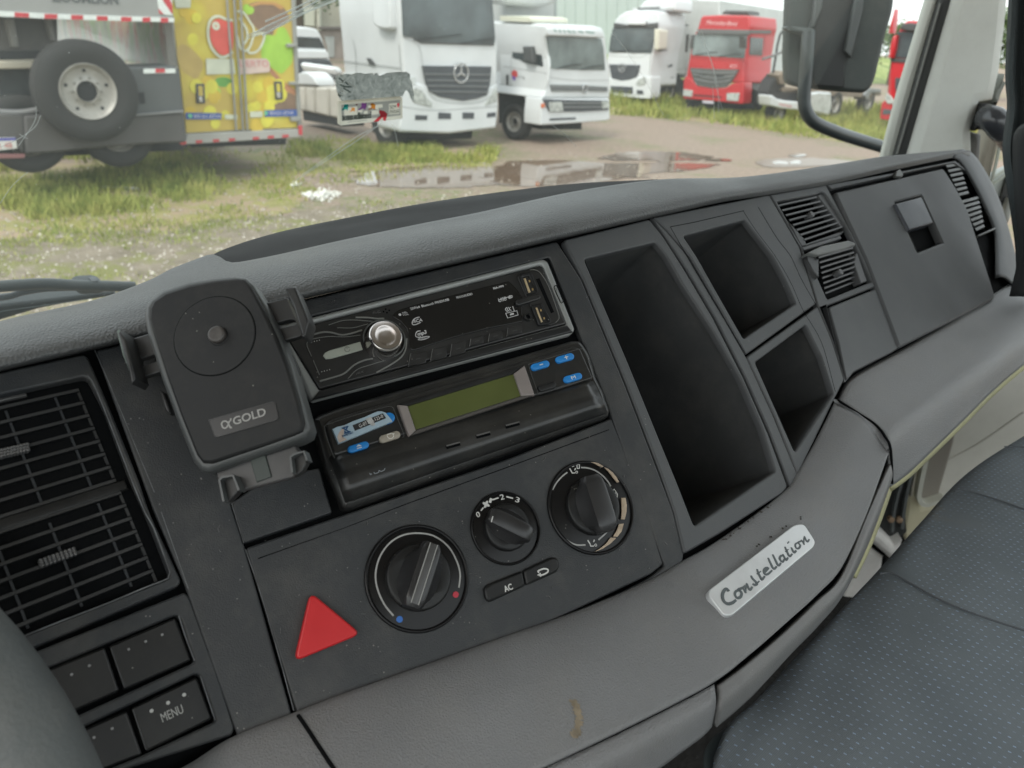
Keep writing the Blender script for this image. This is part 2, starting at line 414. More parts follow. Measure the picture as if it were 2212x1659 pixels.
pad = loft('top_pad', [low, lip, mid, up1, crest], 220, 26, PAD, DASH, solid=.004)
# dark hollow behind the crest, up to the lip by the glass
h0 = [(464, 556, .088), (480, 568, .078), (505, 575, .075), (560, 566, .075), (640, 549, .075), (737, 528, .075), (904, 492, .075), (1037, 466, .075), (1237, 422, .075), (1421, 396, .07)]
h1 = [(462, 553, .10), (480, 553, .11), (510, 548, .12), (560, 537, .13), (640, 518, .135), (737, 498, .14), (904, 462, .14), (1037, 438, .14), (1237, 407, .13), (1421, 391, .09)]
h2 = [(462, 549, .11), (478, 541, .14), (510, 529, .17), (540, 519, .19), (600, 502, .20), (667, 487, .21), (737, 473, .22), (904, 441, .22), (1071, 416, .22), (1237, 397, .2), (1421, 387, .12)]
HOL = mat('hollow_plastic', (.011, .011, .012), .75, spec=.25, bump=.5, bscale=900, vary=.12, vscale=9)
loft('defroster_tray', [h0, h1, h2], 90, 14, HOL, DASH, solid=.002)
# shelf that runs on down to the glass (seen from other sides only)
SHELF = [(-260, 773, .073), (0, 699, .073), (207, 652, .073), (367, 589, .092), (456, 556, .103), (480, 546, .14), (540, 524, .19), (667, 491, .21), (737, 477, .22), (904, 445, .22), (1071, 420, .22), (1237, 401, .2), (1421, 392, .12), (1575, 389, .05), (1808, 359, .035), (2041, 331, .015)]
SHELF = leftwards(SHELF)
# right end cap of the pad around the far vent
cap0 = [(2078, 322, .004), (2100, 330, .004), (2127, 366, .004), (2157, 426, .004), (2177, 486, .004), (2196, 560, .004), (2212, 640, .0)]
cap1 = [(2062, 330, -.012), (2084, 340, -.012), (2110, 376, -.012), (2140, 436, -.012), (2160, 494, -.012), (2168, 545, -.012), (2172, 600, -.008)]
cap2 = [(2058, 342, -.004), (2072, 348, -.004), (2096, 384, -.004), (2124, 440, -.004), (2146, 494, -.004), (2150, 530, -.004), (2152, 600, -.004)]
loft('end_cap', [cap0, cap1, cap2], 40, 8, PANB, DASH)

# ---- backing behind all gaps
def backing(F, px): plate('backing', F, px, VOID, DASH, -.006, -.005, 0)
backing(FL, [(-260, 850), (205, 750), (520, 1620), (260, 1780), (-260, 1700)])
backing(FA, [(205, 752), (1217, 515), (1478, 1215), (643, 1570), (510, 1600)])

plate('driver_panel', FL, [(-236, 862), (-1150, 222 + 640 * 1.2984), (-1150, 222 + 1350 * 1.2984), (-236, 1580)], PANEL, DASH, -.004, .0015, .0012)
plate('instrument_cluster', FL, [(-330, 930), (-1000, 1120), (-1000, 1600), (-330, 1400)], GLOSS, DASH, .0, .003, .0012, r=.02)
# ---- driver's vent panel
vent_out = [(-230, 857), (0, 804), (187, 763), (233, 870), (300, 1036), (323, 1106), (395, 1262), (70, 1400), (-230, 1535)]
vent_open = [(-210, 898), (190, 811), (228, 886), (283, 1033), (318, 1112), (367, 1238), (362, 1250), (50, 1373), (-210, 1480)]
plate('vent_panel', FL, vent_out, PANEL, DASH, -.004, .0015, .0012, r=.004, holes=[vent_open], hr=.004)
def recess(name, F, px, depth, material, parent, c=0.0, floor=None, shrink=1.0, dr=None, rr=0, two=None):
    """a box sunk behind an opening: walls and back"""
    o = [F.loc(u, v, c) for u, v in px]
    if rr: o = rounded(o, rr, 3)
    cen = sum(o, Vector((0, 0))) / len(o); dr = dr or Vector((0, 0))
    bk = [cen + (p - cen) * shrink + dr for p in o]; N = len(o)
    vs = [F.W(p.x, p.y, c) for p in o] + [F.W(p.x, p.y, c - depth) for p in bk]
    fs = [(i, (i + 1) % N, N + (i + 1) % N, N + i) for i in range(N)]
    mb = MB(); mb.add(vs, fs); tri = tessellate_polygon([[Vector((p.x, p.y, 0)) for p in bk]])
    mb.add([F.W(p.x, p.y, c - depth) for p in bk], tri)
    return obj(name, clean(mb.mesh()), material, parent, sharp=30)
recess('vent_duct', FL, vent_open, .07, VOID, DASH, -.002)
louv = bpy.data.objects.new('air_vent', None); COL.objects.link(louv); louv.parent = DASH; ROOT[louv] = ROOT[DASH]
tl, tr = FL.loc(-210, 898), FL.loc(190, 811); br_, bl_ = FL.loc(367, 1238), FL.loc(-210, 1480)
def lerp(a, b, t): return a + (b - a) * t
def slats(name, F, TL, TR, BR, BL, ts, parent, material, w_=.003, dep=.012, c=-.004, tilt=.004, gap=.003):
    mb = MB()
    for t in ts:
        a, b = lerp(TL, BL, t), lerp(TR, BR, t); b = b - Vector((gap, 0)); d = (b - a).normalized(); nn = Vector((-d.y, d.x)) * w_ / 2
        # front edge then a blade running back and up
        vs = []
        for cc, sh_, k in ((c, 0, 1), (c - .0012, 0, 1.25), (c - dep, tilt, .8)):
            for p, s in ((a, 1), (b, 1), (b, -1), (a, -1)): vs.append(F.W(p.x + nn.x * s * k + 0, p.y + nn.y * s * k + sh_, cc))
        fs = [(0, 1, 2, 3)] + [(k * 4 + i, k * 4 + (i + 1) % 4, k * 4 + 4 + (i + 1) % 4, k * 4 + 4 + i) for k in (0, 1) for i in range(4)]
        mb.add(vs, fs)
    e = MB()
    for t in ts:
        a, b = lerp(TL, BL, t), lerp(TR, BR, t); b = b - Vector((gap, 0)); ribbon_mb(e, F, [a, b], w_ * .8, c, c + .0006)
    o_ = obj(name, mb.mesh(), BLADE, parent); obj('slat_edges', e.mesh(), material, o_); return o_
BLADE = mat('blade_black', (.005, .0055, .006), .6, spec=.2, vary=.2, vscale=20)
upper_ts = [.047 + i * .0663 for i in range(8)]
lower_ts = [.572 + i * .0640 for i in range(7)]
slats('slats', FL, tl, tr, br_, bl_, upper_ts + lower_ts, louv, SLAT, .0020, .016, gap=.006, tilt=.0015)
mb = MB()       # right-hand returns of the slats
for i, t in enumerate(upper_ts + lower_ts):
    b = lerp(tr, br_, t) - Vector((.0065, 0)); e = lerp(tr, br_, t + .05) - Vector((.0065, 0))
    ribbon_mb(mb, FL, [b, e], .0014, -.010, -.0045)
obj('slat_ends', mb.mesh(), SLAT, louv)
mb = MB()
for k in range(11):
    x = .018 + k * .0235
    for (t0, t1) in ((.02, .53), (.56, .985)):
        a = lerp(tr, br_, t0) - Vector((x, 0)) + Vector((0, -.002 - .075 * x)); b = lerp(tr, br_, t1) - Vector((x, 0)) + Vector((0, 0))
        ribbon_mb(mb, FL, [a, b], .0012, -.013, -.0042)
obj('fins', mb.mesh(), mat('fin_grey', (.018, .021, .025), .5), louv)
mb = MB(); a, b = lerp(tl, bl_, .545), lerp(tr, br_, .545) - Vector((.002, 0))
ribbon_mb(mb, FL, [a, b], .006, -.02, -.003, bev=.001); obj('crossbar', clean(mb.mesh()), BLACK, louv)
mb = MB(); ribbon_mb(mb, FL, [lerp(tl, bl_, .012), lerp(tr, br_, .012) - Vector((.03, 0))], .0022, -.012, -.003, bev=.0009)
obj('top_bar', clean(mb.mesh()), mat('vent_sheen', (.06, .06, .06), .25), louv)
KN = mat('knurled_grey', (.10, .10, .10), .5, bump=1, bscale=700)
def knurl(px, parent):
    mb = MB(); o = [FL.loc(u, v, -.003) for u, v in px]; A, B, D = o[0], o[1], o[3]
    for i in range(9):
        for j in range(3):
            p = A + (B - A) * ((i + .5) / 9) + (D - A) * ((j + .5) / 3); prism_mb(mb, FL, disc_pts(p, .0009, 6), [], -.008, -.0015, .0004)
    prism_mb(mb, FL, o, [], -.014, -.003, .0006); return obj('adjuster_tab', mb.mesh(), KN, parent)
knurl([(0, 971), (62, 957), (66, 972), (0, 990)], louv); knurl(q('t02', 245, 312, 485, 228, 495, 262, 262, 362), louv)

# ---- switch panel
sw_out = [(-230, 1555), (73, 1409), (399, 1279), (410, 1290), (470, 1452), (507, 1573), (502, 1588), (267, 1663), (-100, 1800), (-230, 1800)]
row1 = q('t02', -120, 1190, 300, 1012, 1145, 664, 1172, 690, 1262, 960, 1245, 980, 470, 1335, -120, 1590)
row2 = q('t02', 100, 1590, 500, 1412, 1270, 1046, 1300, 1060, 1397, 1340, 1390, 1360, 930, 1575, 640, 1690, 200, 1860)
plate('switch_panel', FL, sw_out, PANEL, DASH, -.004, .0015, .0012, r=.003, holes=[row1, row2], hr=.002)
recess('switch_well', FL, row1, .008, VOID, DASH, .0); recess('switch_well', FL, row2, .008, VOID, DASH, .0)
SW = mat('switch_black', (.013, .0135, .014), .45, bump=.08, bscale=2000, vary=.25, vscale=18, speck=.5, dust=.05)
for nm, px, dots, lab in (
    ('switch_button', q('t02', -60, 1180, 330, 1012, 678, 872, 776, 1158, 470, 1292, 60, 1470), q('t02', 340, 1105, 465, 1052, 580, 995), 'blank black switch button, left of the upper row'),
    ('switch_button', q('t02', 706, 866, 1140, 680, 1243, 958, 806, 1152), q('t02', 835, 889, 945, 838, 1052, 794), 'blank black switch button, right of the upper row'),
    ('switch_button', q('t02', 200, 1560, 505, 1425, 822, 1284, 925, 1572, 640, 1680, 300, 1820), q('t02', 610, 1461, 728, 1403), 'blank black switch button beside the menu button'),
    ('switch_button', q('t02', 850, 1268, 1278, 1066, 1378, 1338, 946, 1556), q('t02', 983, 1288, 1090, 1236, 1194, 1184), 'black switch button printed MENU')):
    b = plate(nm, FL, px, SW, DASH, -.008, -.0005, .0012, r=.0015, label=lab)
    for i, (u, v) in enumerate(dots):
        hot = 'MENU' in lab
        disc('indicator_dot', FL, FL.loc(u, v, 0), .0009 if hot else .00065, WHITE if hot else mat('dot_grey', (.25, .25, .25), .5), b, -.0006, -.0001, .0001, 12)
    if 'MENU' in lab:
        text('lettering', 'MENU', FL, q('t02', 1055, 1363)[0], q('t02', 1193, 1299)[0], 19, mat('menu_print', (.42, .42, .40), .6), b, c=-.0005)

# ---- centre bezel (strip left of the stack, over the radio and right of it) with one opening for the stack
STACK = [(597, 712), (640, 692), (1188, 556), (1245, 700), (1322, 900), (1436, 1222), (1400, 1250), (1000, 1460), (646, 1600), (527, 1178), (497, 1086)]
bez_out = [(206, 757), (320, 729), (640, 652), (900, 592), (1047, 558), (1203, 521), (1256, 604), (1352, 836), (1424, 1024), (1455, 1106), (1478, 1195), (1470, 1240), (1000, 1470), (520, 1600), (511, 1586), (398, 1262), (330, 1100), (243, 860)]
plate('centre_bezel', FA, bez_out, PANEL, DASH, -.004, .0015, .0012, r=.002, holes=[STACK], hr=.002)
plate('filler_panel', FA, q('t02', 1500, -60) + [(527, 1173), (718, 1107), (690, 1010), (640, 1020), (560, 1045)], PANEL, DASH, -.004, .0012, .001, r=.0015)
SL = plate('stack_back', FA, [(590, 700), (1195, 552), (1330, 905), (530, 1190)], VOID, DASH, -.012, -.010, 0)
# ---- climate panel
cl_out = [(531, 1184), (718, 1120), (900, 1058), (1100, 990), (1321, 903), (1360, 1000), (1399, 1106), (1433, 1219), (1407, 1240), (1070, 1400), (737, 1520), (645, 1552)]
CLP = plate('climate_panel', FA, cl_out, PANEL, DASH, -.004, .0012, .0012, r=.002)
strokes('moulding_line', FA, [q('t02', 1672, 302, 2212, 110) + q('t11', 0, 1770, 400, 1615, 1100, 1360, 1735, 1125)], 2.0, VOID, CLP, .0010, .0004, smooth=False)

def dial(name, c, rpx, inner, label):
    u, v = c; L = FA.loc(u, v); r = FA.m(u, v, rpx)
    k = disc(name, FA, L, r, GLOSS, CLP, .0005, .0030, .0010, 64, label=label, inner=r * .93)
    mb = MB(); prism_mb(mb, FA, disc_pts(L, r * .935, 64), [], .0005, .0018, .0002); obj('face', clean(mb.mesh()), GLOSS, k)
    ri = FA.m(u, v, inner)
    mb = MB(); prism_mb(mb, FA, disc_pts(L, ri, 56), [disc_pts(L, ri * .55, 40)], .0015, .0065, .0015); prism_mb(mb, FA, disc_pts(L, ri * .56, 40), [], .0015, .0060, .0001)
    obj('knob', clean(mb.mesh()), BLACK, k)
    return k, L, r, ri
def grip(k, L, ang, ln, wt, wb, hgt, mark=None, shift=0.0):
    """raised bar across a knob: rounded wedge, ang measured in the panel plane"""
    d = Vector((math.cos(ang), math.sin(ang))); n_ = Vector((-d.y, d.x)); vs = []; N = 14
    for i in range(N + 1):
        s = -1 + 2 * i / N; x = s * ln; e = (1 - abs(s) ** 4) ** .5; h = .004 + (hgt - .004) * (.80 + .20 * e)
        wT = wt * (.75 + .25 * e); wB = wb * max(.25, (1 - abs(s) ** 3))
        for ww, hh in ((-wB, .004), (-wT * 1.25, h * .72), (-wT, h - .0006), (-wT * .8, h), (wT * .8, h), (wT, h - .0006), (wT * 1.25, h * .72), (wB, .004)):
            p = L + d * x + n_ * (ww + shift); vs.append(FA.W(p.x, p.y, hh))
    fs = [(i * 8 + j, i * 8 + j + 1, i * 8 + 9 + j, i * 8 + 8 + j) for i in range(N) for j in range(7)] + [tuple(range(8)), tuple(range(N * 8, N * 8 + 8))]
    mb = MB(); mb.add(vs, fs); o = obj('grip', mb.mesh(), mat('grip_black', (.022, .022, .023), .33, vary=.15, vscale=30, speck=.4), k, sharp=35)
    if mark:
        mb = MB(); a, b = L + d * (-ln * .92) + n_ * shift, L + d * (ln * .95) + n_ * shift
        ribbon_mb(mb, FA, [a, b], mark, hgt - .0002, hgt + .0003, bev=.0002); obj('pointer', clean(mb.mesh()), mat('pointer_grey', (.06, .06, .06), .35, vary=.2, vscale=60), k)
        for s_ in (-1, 1):
            mb = MB(); o2 = n_ * (mark * .52 * s_); ribbon_mb(mb, FA, [a + o2, b + o2], .0006, hgt, hgt + .0005); obj('pointer_edge', mb.mesh(), mat('pointer_edge', (.26, .26, .25), .35), k)
    return o
def angpx(a, b):
    p, r_ = FA.loc(*a), FA.loc(*b); d = r_ - p; return math.atan2(d.y, d.x)
def arc_px(c, rx, ry, a0, a1, n=24):      # degrees, picture sense, y down
    return [(c[0] + rx * math.cos(R(a)), c[1] + ry * math.sin(R(a))) for a in [a0 + (a1 - a0) * i / n for i in range(n + 1)]]
# temperature
kt, Lt, rt_, rit = dial('temperature_dial', q('t12', 490, 428)[0], 115, 71, 'large temperature dial with blue and red dots')
grip(kt, Lt, angpx(*q('t12', 385, 640, 530, 200)), rit * .98, .0056, .014, .017, .0042)
ARC = mat('dial_grey', (.33, .33, .32), .5)
strokes('scale_arc', FA, [[(u, v) for u, v in q('t12', 338, 672, 280, 600, 235, 500, 222, 400, 250, 290, 315, 200, 400, 150, 500, 137, 600, 155, 690, 220, 745, 310, 770, 400, 762, 490)]], 3.6, ARC, kt, .0018)
for (x, y, m_) in ((378, 695, mat('dot_blue', (.03, .13, .42), .5)), (742, 535, mat('dot_red', (.42, .03, .05), .5))):
    disc('scale_dot', FA, FA.loc(*q('t12', x, y)[0], .0022), FA.m(900, 1250, 6.8), m_, kt, .0018, .0022, .0001, 20)
# fan
kf, Lf, rf_, rif = dial('fan_dial', q('K', 530, 1042)[0], 80, 51, 'small fan speed dial numbered 0 to 3')
grip(kf, Lf, angpx(*q('K', 860, 1130, 330, 860)), rif * 1.0, .0048, .012, .014)
for s, (x, y), (x2, y2) in (('0', (168, 900), (216, 888)), ('1', (322, 700), (356, 725)), ('2', (478, 672), (528, 662)), ('3', (660, 692), (712, 712))):
    text('numeral', s, FA, q('K', x, y)[0], q('K', x2, y2)[0] if s != '1' else q('K', 352, 712)[0], 11.5 if s != '1' else 10, WHITE, kf, .0018, bold=.012)
strokes('scale_mark', FA, [q('K', 222, 812, 252, 772), q('K', 368, 672, 448, 645), q('K', 550, 630, 636, 652)], 3.0, WHITE, kf, .0018)
mb = MB(); fc = FA.loc(*q('K', 287, 730)[0], .0021)
for a in range(4):
    t = R(45 + 90 * a); prism_mb(mb, FA, disc_pts(fc + Vector((math.cos(t), math.sin(t))) * .0012, .0013, 10, .0008, t), [], .0018, .0021, 0)
obj('fan_symbol', mb.mesh(), WHITE, kf)
strokes('tick', FA, [q('K', 375, 885, 355, 960)], 2, WHITE, kf, .0135)
# mode
km, Lm, rm_, rim = dial('airflow_dial', q('K', 1636, 772)[0], 103, 62, 'airflow dial with pale patches where its rim has peeled')
grip(km, Lm, angpx(*q('K', 1700, 1130, 1480, 420)), rim * .98, .0068, .0145, .017)
strokes('scale_arc', FA, [q('K', 1340, 315, 1270, 370, 1200, 450, 1150, 540), q('K', 1520, 253, 1600, 258, 1700, 290, 1800, 360, 1870, 440, 1902, 497),
    q('K', 1956, 722, 1950, 850, 1910, 980, 1850, 1090, 1745, 1190), q('K', 1575, 1256, 1480, 1258, 1400, 1235, 1320, 1185)], 3.0, ARC, km, .0018)
strokes('seat_symbol', FA, [q('K', 1370, 262, 1392, 300, 1405, 325, 1440, 322), q('K', 1400, 240, 1428, 232), q('K', 1436, 288, 1448, 262), q('K', 1462, 215, 1495, 212, 1498, 262, 1470, 265, 1462, 215)], 2.4, WHITE, km, .0018, smooth=False)
strokes('seat_symbol', FA, [q('K', 1605, 1195, 1630, 1235, 1645, 1272, 1685, 1270), q('K', 1680, 1218, 1692, 1188)], 2.4, WHITE, km, .0018, smooth=False)
strokes('defrost_symbol', FA, [q('K', 1910, 575, 1948, 532, 1990, 600, 1982, 668, 1925, 655), q('K', 1896, 595, 1925, 578, 1950, 592, 1972, 580), q('K', 1896, 618, 1925, 600, 1950, 614, 1975, 604), q('K', 1900, 642, 1925, 624, 1950, 638, 1975, 628)], 1.9, WHITE, km, .0018, smooth=False)
for (x, y) in ((1461, 313), (1708, 1258)):
    mb = MB(); c_ = FA.loc(*q('K', x, y)[0], .0021); prism_mb(mb, FA, disc_pts(c_, .0009, 14), [disc_pts(c_, .0005, 14)], .0018, .0021, 0); obj('foot_symbol', mb.mesh(), WHITE, km)
TAN = mat('peeled_tan', (.42, .33, .24), .7, bump=.8, bscale=500, vary=.15, vscale=60)
mb = MB()
for px in (q('K', 1640, 182, 1700, 184, 1745, 196, 1812, 236, 1790, 250, 1750, 232, 1705, 206), q('K', 1820, 250, 1870, 268, 1930, 318, 1975, 372, 2014, 438, 1988, 447, 1935, 385, 1880, 310),
           q('K', 2040, 646, 2096, 645, 2112, 740, 2108, 830, 2086, 925, 2036, 922, 2046, 830), q('K', 2012, 985, 2074, 978, 2045, 1080, 1990, 1150, 1936, 1146, 1980, 1070),
           q('K', 1903, 1160, 1976, 1164, 1900, 1240, 1800, 1305, 1690, 1348, 1780, 1290, 1840, 1240)):
    prism_mb(mb, FA, [FA.loc(u, v, .0032) for u, v in px], [], .0025, .0032, .0002)
obj('peeled_rim', clean(mb.mesh()), TAN, km, 'pale patches where the rim coating peeled')
# AC / recirculation buttons
plate('climate_button', FA, q('t12', 925, 490, 965, 462, 1176, 378, 1196, 478, 965, 584, 935, 560), BLACK, CLP, 0, .004, .0015, r=.002, label='black climate button printed AC')
cb = CLP.children[-1]
text('lettering', 'AC', FA, q('t12', 1062, 520)[0], q('t12', 1114, 498)[0], 12.5, WHITE, cb, .004, bold=.02)
cb = plate('climate_button', FA, q('t12', 1180, 376, 1370, 288, 1408, 300, 1418, 350, 1400, 388, 1200, 476), BLACK, CLP, 0, .004, .0015, r=.002, label='black climate button with a recirculation arrow')
strokes('arrow', FA, [q('t12', 1282, 392, 1275, 383, 1310, 368, 1338, 372, 1338, 388, 1310, 405, 1280, 410)], 3.2, WHITE, cb, .004); strokes('arrow_head', FA, [q('t12', 1292, 398, 1274, 408, 1296, 416)], 3, WHITE, cb, .004, smooth=False)
# hazard triangle
RED = mat('hazard_red', (.50, .012, .016), .42, vary=.06, vscale=40, coat=.1)
plate('hazard_button', FA, [(671, 1278), (636, 1429), (781, 1369)], RED, DASH, .0, .0065, .0012, r=.005, label='raised red triangular hazard button')

# ---- passenger side: tall cubby
BB = [(1206, 505), (1480, 440), (1662, 410), (1800, 392), (2080, 336), (2180, 520), (2190, 660), (1826, 850), (1722, 1050), (1480, 1210)]
TALL = [(1262, 560), (1417, 523), (1441, 553), (1475, 613), (1540, 712), (1602, 820), (1645, 920), (1676, 1018), (1500, 1137), (1462, 1040), (1357, 783)]
CUB1 = q('t20', 5, 1530, 405, 1425) + q('t21', 585, 0, 670, 160, 735, 307, 395, 538, 230, 250, 90, 0)
CUB2 = q('t21', 470, 690, 800, 445, 900, 650, 977, 892, 727, 1272, 600, 985)
VR = q('V1', 118, 262, 640, 168, 700, 135, 745, 160, 1000, 550, 1130, 830, 1210, 1000, 1345, 1300, 770, 1530, 640, 1240, 500, 985, 440, 850, 360, 730, 260, 520)
GB_GAP = [(1793, 412), (2035, 361), (2060, 385), (2095, 452), (2130, 560), (2156, 640), (1944, 762), (1900, 645), (1840, 505)]
VE = q('Rv', 430, 850, 460, 850, 700, 1230, 870, 1500, 640, 1620, 560, 1440, 460, 1240, 300, 900)
mb = MB(); prism_mb(mb, FB, [FB.loc(u, v, -.006) for u, v in BB], [[FB.loc(u, v, -.006) for u, v in h] for h in (TALL, CUB1, CUB2, VR, VE)], -.007, -.006, 0)
obj('backing', clean(mb.mesh()), VOID, DASH)
tall_out = [(1218, 518), (1402, 473), (1432, 510), (1478, 582), (1542, 690), (1606, 816), (1660, 938), (1702, 1052), (1690, 1066), (1560, 1150), (1480, 1196), (1458, 1106), (1428, 1020), (1356, 832), (1260, 600)]
plate('tall_cubby_frame', FB, tall_out, PANB, DASH, -.004, .0015, .0014, r=.003, holes=[TALL], hr=.003)
recess('tall_cubby', FB, TALL, .11, CUB, DASH, -.0005, shrink=.93, dr=Vector((.0, -.004)), rr=.004)
strokes('scuff', FB, [q('t11', 2095, 545, 2150, 650, 2200, 740)], 3, mat('scuff', (.16, .15, .14), .7), DASH, -.05, taper=True)
strip = [(1412, 488), (1437, 505), (1484, 578), (1548, 686), (1610, 805), (1668, 930), (1722, 1030), (1709, 1056), (1664, 932), (1608, 812), (1544, 690), (1480, 584), (1434, 514), (1406, 473)]
plate('divider_strip', FB, [(1409, 470), (1440, 500), (1488, 556), (1553, 668), (1612, 772), (1670, 898), (1724, 1030), (1710, 1056), (1664, 934), (1610, 812), (1546, 686), (1482, 578), (1436, 508)], PANB, DASH, -.004, .0012, .001)
c1_out = [(1412, 469), (1638, 420), (1661, 419), (1690, 473), (1727, 536), (1766, 664), (1735, 684), (1614, 768), (1555, 664), (1490, 552), (1442, 497)]
c1_out = [(1412, 469), (1661, 420), (1690, 470), (1727, 534), (1764, 655), (1612, 766), (1555, 664), (1490, 552), (1442, 497)]
plate('upper_cubby_frame', FB, c1_out, PANB, DASH, -.004, .0015, .0014, r=.002, holes=[CUB1], hr=.003)
strokes('seam', FB, [q('t20', 490, 1342, 610, 1540) + q('t21', 700, 0, 770, 150, 862, 312)], 1.6, VOID, DASH, .0014, .0002)
strokes('seam', FB, [q('t20', 392, 1366, 480, 1500) + q('t21', 600, 0, 700, 170, 780, 350, 900, 560, 990, 880)], 1.3, VOID, DASH, .0014, .0002)
recess('upper_cubby', FB, CUB1, .10, CUB, DASH, -.0005, shrink=.9, rr=.003)
c2_out = [(1613, 771), (1766, 662), (1797, 736), (1824, 820), (1812, 845), (1800, 868), (1724, 1026), (1672, 895)]
plate('lower_cubby_frame', FB, c2_out, PANB, DASH, -.004, .0015, .0014, r=.002, holes=[CUB2], hr=.003)
recess('lower_cubby', FB, CUB2, .10, CUB, DASH, -.0005, shrink=.86, dr=Vector((.0, .0)), rr=.003)
# centre-right vents
vp_out = [(1664, 420), (1786, 399), (1800, 425), (1845, 512), (1905, 642), (1899, 616), (1789, 661), (1826, 820), (1798, 736), (1766, 662), (1729, 533)]
vp_out = [(1664, 420), (1784, 399), (1838, 500), (1872, 566), (1896, 617), (1787, 660), (1826, 826), (1798, 736), (1768, 662), (1730, 533)]
plate('vent_panel', FB, vp_out, PANB, DASH, -.004, .0015, .0014, r=.001, holes=[VR], hr=.002)
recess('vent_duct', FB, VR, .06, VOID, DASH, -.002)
pv = bpy.data.objects.new('air_vent', None); COL.objects.link(pv); pv.parent = DASH; ROOT[pv] = ROOT[DASH]
SL2 = mat('vent_grey', (.075, .077, .08), .5, vary=.1, vscale=20)
def quad(F, k, a): return [F.loc(*p) for p in q(k, *a)]
q1 = quad(FB, 'V1', (130, 290, 640, 180, 980, 590, 480, 760)); slats('slats', FB, q1[0], q1[1], q1[2], q1[3], [.04 + .135 * i for i in range(8)], pv, SL2, .0022, .010, -.001)
disc('thumb_wheel', FB, FB.loc(*q('V1', 548, 440)[0]), .0035, SL2, pv, -.006, .003, .001, 20)
plate('shell', FB, q('V1', 250, 490, 490, 755, 500, 800, 960, 640, 975, 600, 990, 660, 930, 720, 450, 850, 400, 790, 330, 650), SLAT, pv, -.012, -.001, .002)
plate('side_rail', FB, q('V1', 640, 178, 705, 150, 740, 200, 985, 590, 960, 600), SL2, pv, -.012, -.0015, .001)
plate('crossbar', FB, q('V1', 440, 850, 940, 705, 960, 740, 480, 895), SL2, pv, -.01, .0005, .001)
# the lower louvre barrel, tipped upward
F2 = Fr(FB.at(*q('V1', 660, 960)[0], .010), FB.ex, FB.ey + FB.n * .45)
t2 = plate('barrel_top', FB, q('V1', 500, 930, 700, 830, 1040, 760, 1130, 790, 1140, 825, 1000, 880, 660, 960), mat('vent_light', (.13, .135, .13), .5, vary=.1, vscale=20), pv, -.004, .010, .002)
q2 = [F2.loc(*p) for p in q('V1', 662, 968, 1138, 835, 1225, 1310, 760, 1500)]
slats('slats', F2, q2[0], q2[1], q2[2], q2[3], [.03 + .125 * i for i in range(8)], pv, SL2, .0022, .010, -.001, gap=.006)
plate('barrel_side', FB, q('V1', 500, 945, 660, 958, 662, 1245, 590, 1160, 510, 1020), SLAT, pv, -.01, .006, .001)
plate('side_rail', FB, q('V1', 1135, 940, 1160, 930, 1285, 1290, 1210, 1315, 1120, 1080), SL2, pv, -.01, .001, .001)
disc('thumb_wheel', FB, FB.loc(*q('V1', 930, 1180)[0], .006), .0035, SL2, pv, .0, .008, .001, 20)
# lower access panel
plate('access_panel', FB, [(1791, 664), (1896, 622), (1918, 680), (1941, 751), (1930, 760), (1846, 803), (1829, 824), (1812, 740)], PANB, DASH, -.004, .0015, .0014, r=.003)
# glovebox
GBX = [(1804, 415), (2038, 363), (2062, 400), (2092, 455), (2124, 556), (2151, 640), (2146, 648), (1944, 752), (1908, 655), (1872, 560)]
latch = q('t20', 1378, 1312, 1550, 1268, 1686, 1570, 1524, 1634)
gb = plate('glovebox_lid', FB, GBX, PANB, DASH, -.004, .004, .003, r=.006, holes=[latch], hr=.001)
recess('latch_well', FB, latch, .020, CUB, gb, .003)
plate('latch_flap', FB, q('t20', 1380, 1320, 1548, 1275, 1626, 1444, 1470, 1490), mat('latch_plastic', (.034, .038, .047), .42, bump=.2, bscale=1500, vary=.1, vscale=30), gb, -.003, .0075, .0015, r=.001)
gs_out = [(1786, 398), (1925, 372), (2066, 346), (2082, 352), (2058, 380), (2040, 358), (1798, 410)]
plate('hinge_strip', FB, [(1787, 399), (1925, 374), (2064, 347), (2092, 372), (2061, 352), (2037, 356), (1798, 408)], PANB, DASH, -.004, .001, .001)
plate('hinge_clip', FB, q('t20', 1380, 1140, 1390, 1105, 1410, 1095, 1432, 1130, 1425, 1145), mat('vent_light', (.13, .135, .13), .5), DASH, .001, .005, .001)
# far vent
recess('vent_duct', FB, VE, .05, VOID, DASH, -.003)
ev = bpy.data.objects.new('air_vent', None); COL.objects.link(ev); ev.parent = DASH; ROOT[ev] = ROOT[DASH]
qe = quad(FB, 'Rv', (300, 880, 440, 855, 535, 1170, 440, 1195)); slats('slats', FB, qe[0], qe[1], qe[2], qe[3], [.04 + .155 * i for i in range(7)], ev, mat('vent_light', (.13, .135, .13), .5), .0045, .010, -.001, gap=0)
qe = quad(FB, 'Rv', (470, 1260, 640, 1215, 700, 1530, 620, 1570)); slats('slats', FB, qe[0], qe[1], qe[2], qe[3], [.0 + .155 * i for i in range(7)], ev, mat('vent_light', (.13, .135, .13), .5), .0045, .010, -.001, gap=0)
plate('crossbar', FB, q('Rv', 632, 1605, 850, 1510, 858, 1525, 640, 1622), mat('vent_light', (.13, .135, .13), .5), ev, -.004, .003, .001)
plate('side_wall', FB, q('Rv', 450, 850, 640, 1130, 860, 1490, 850, 1510, 700, 1560, 545, 1180, 470, 950), SLAT, ev, -.03, -.012, .002)

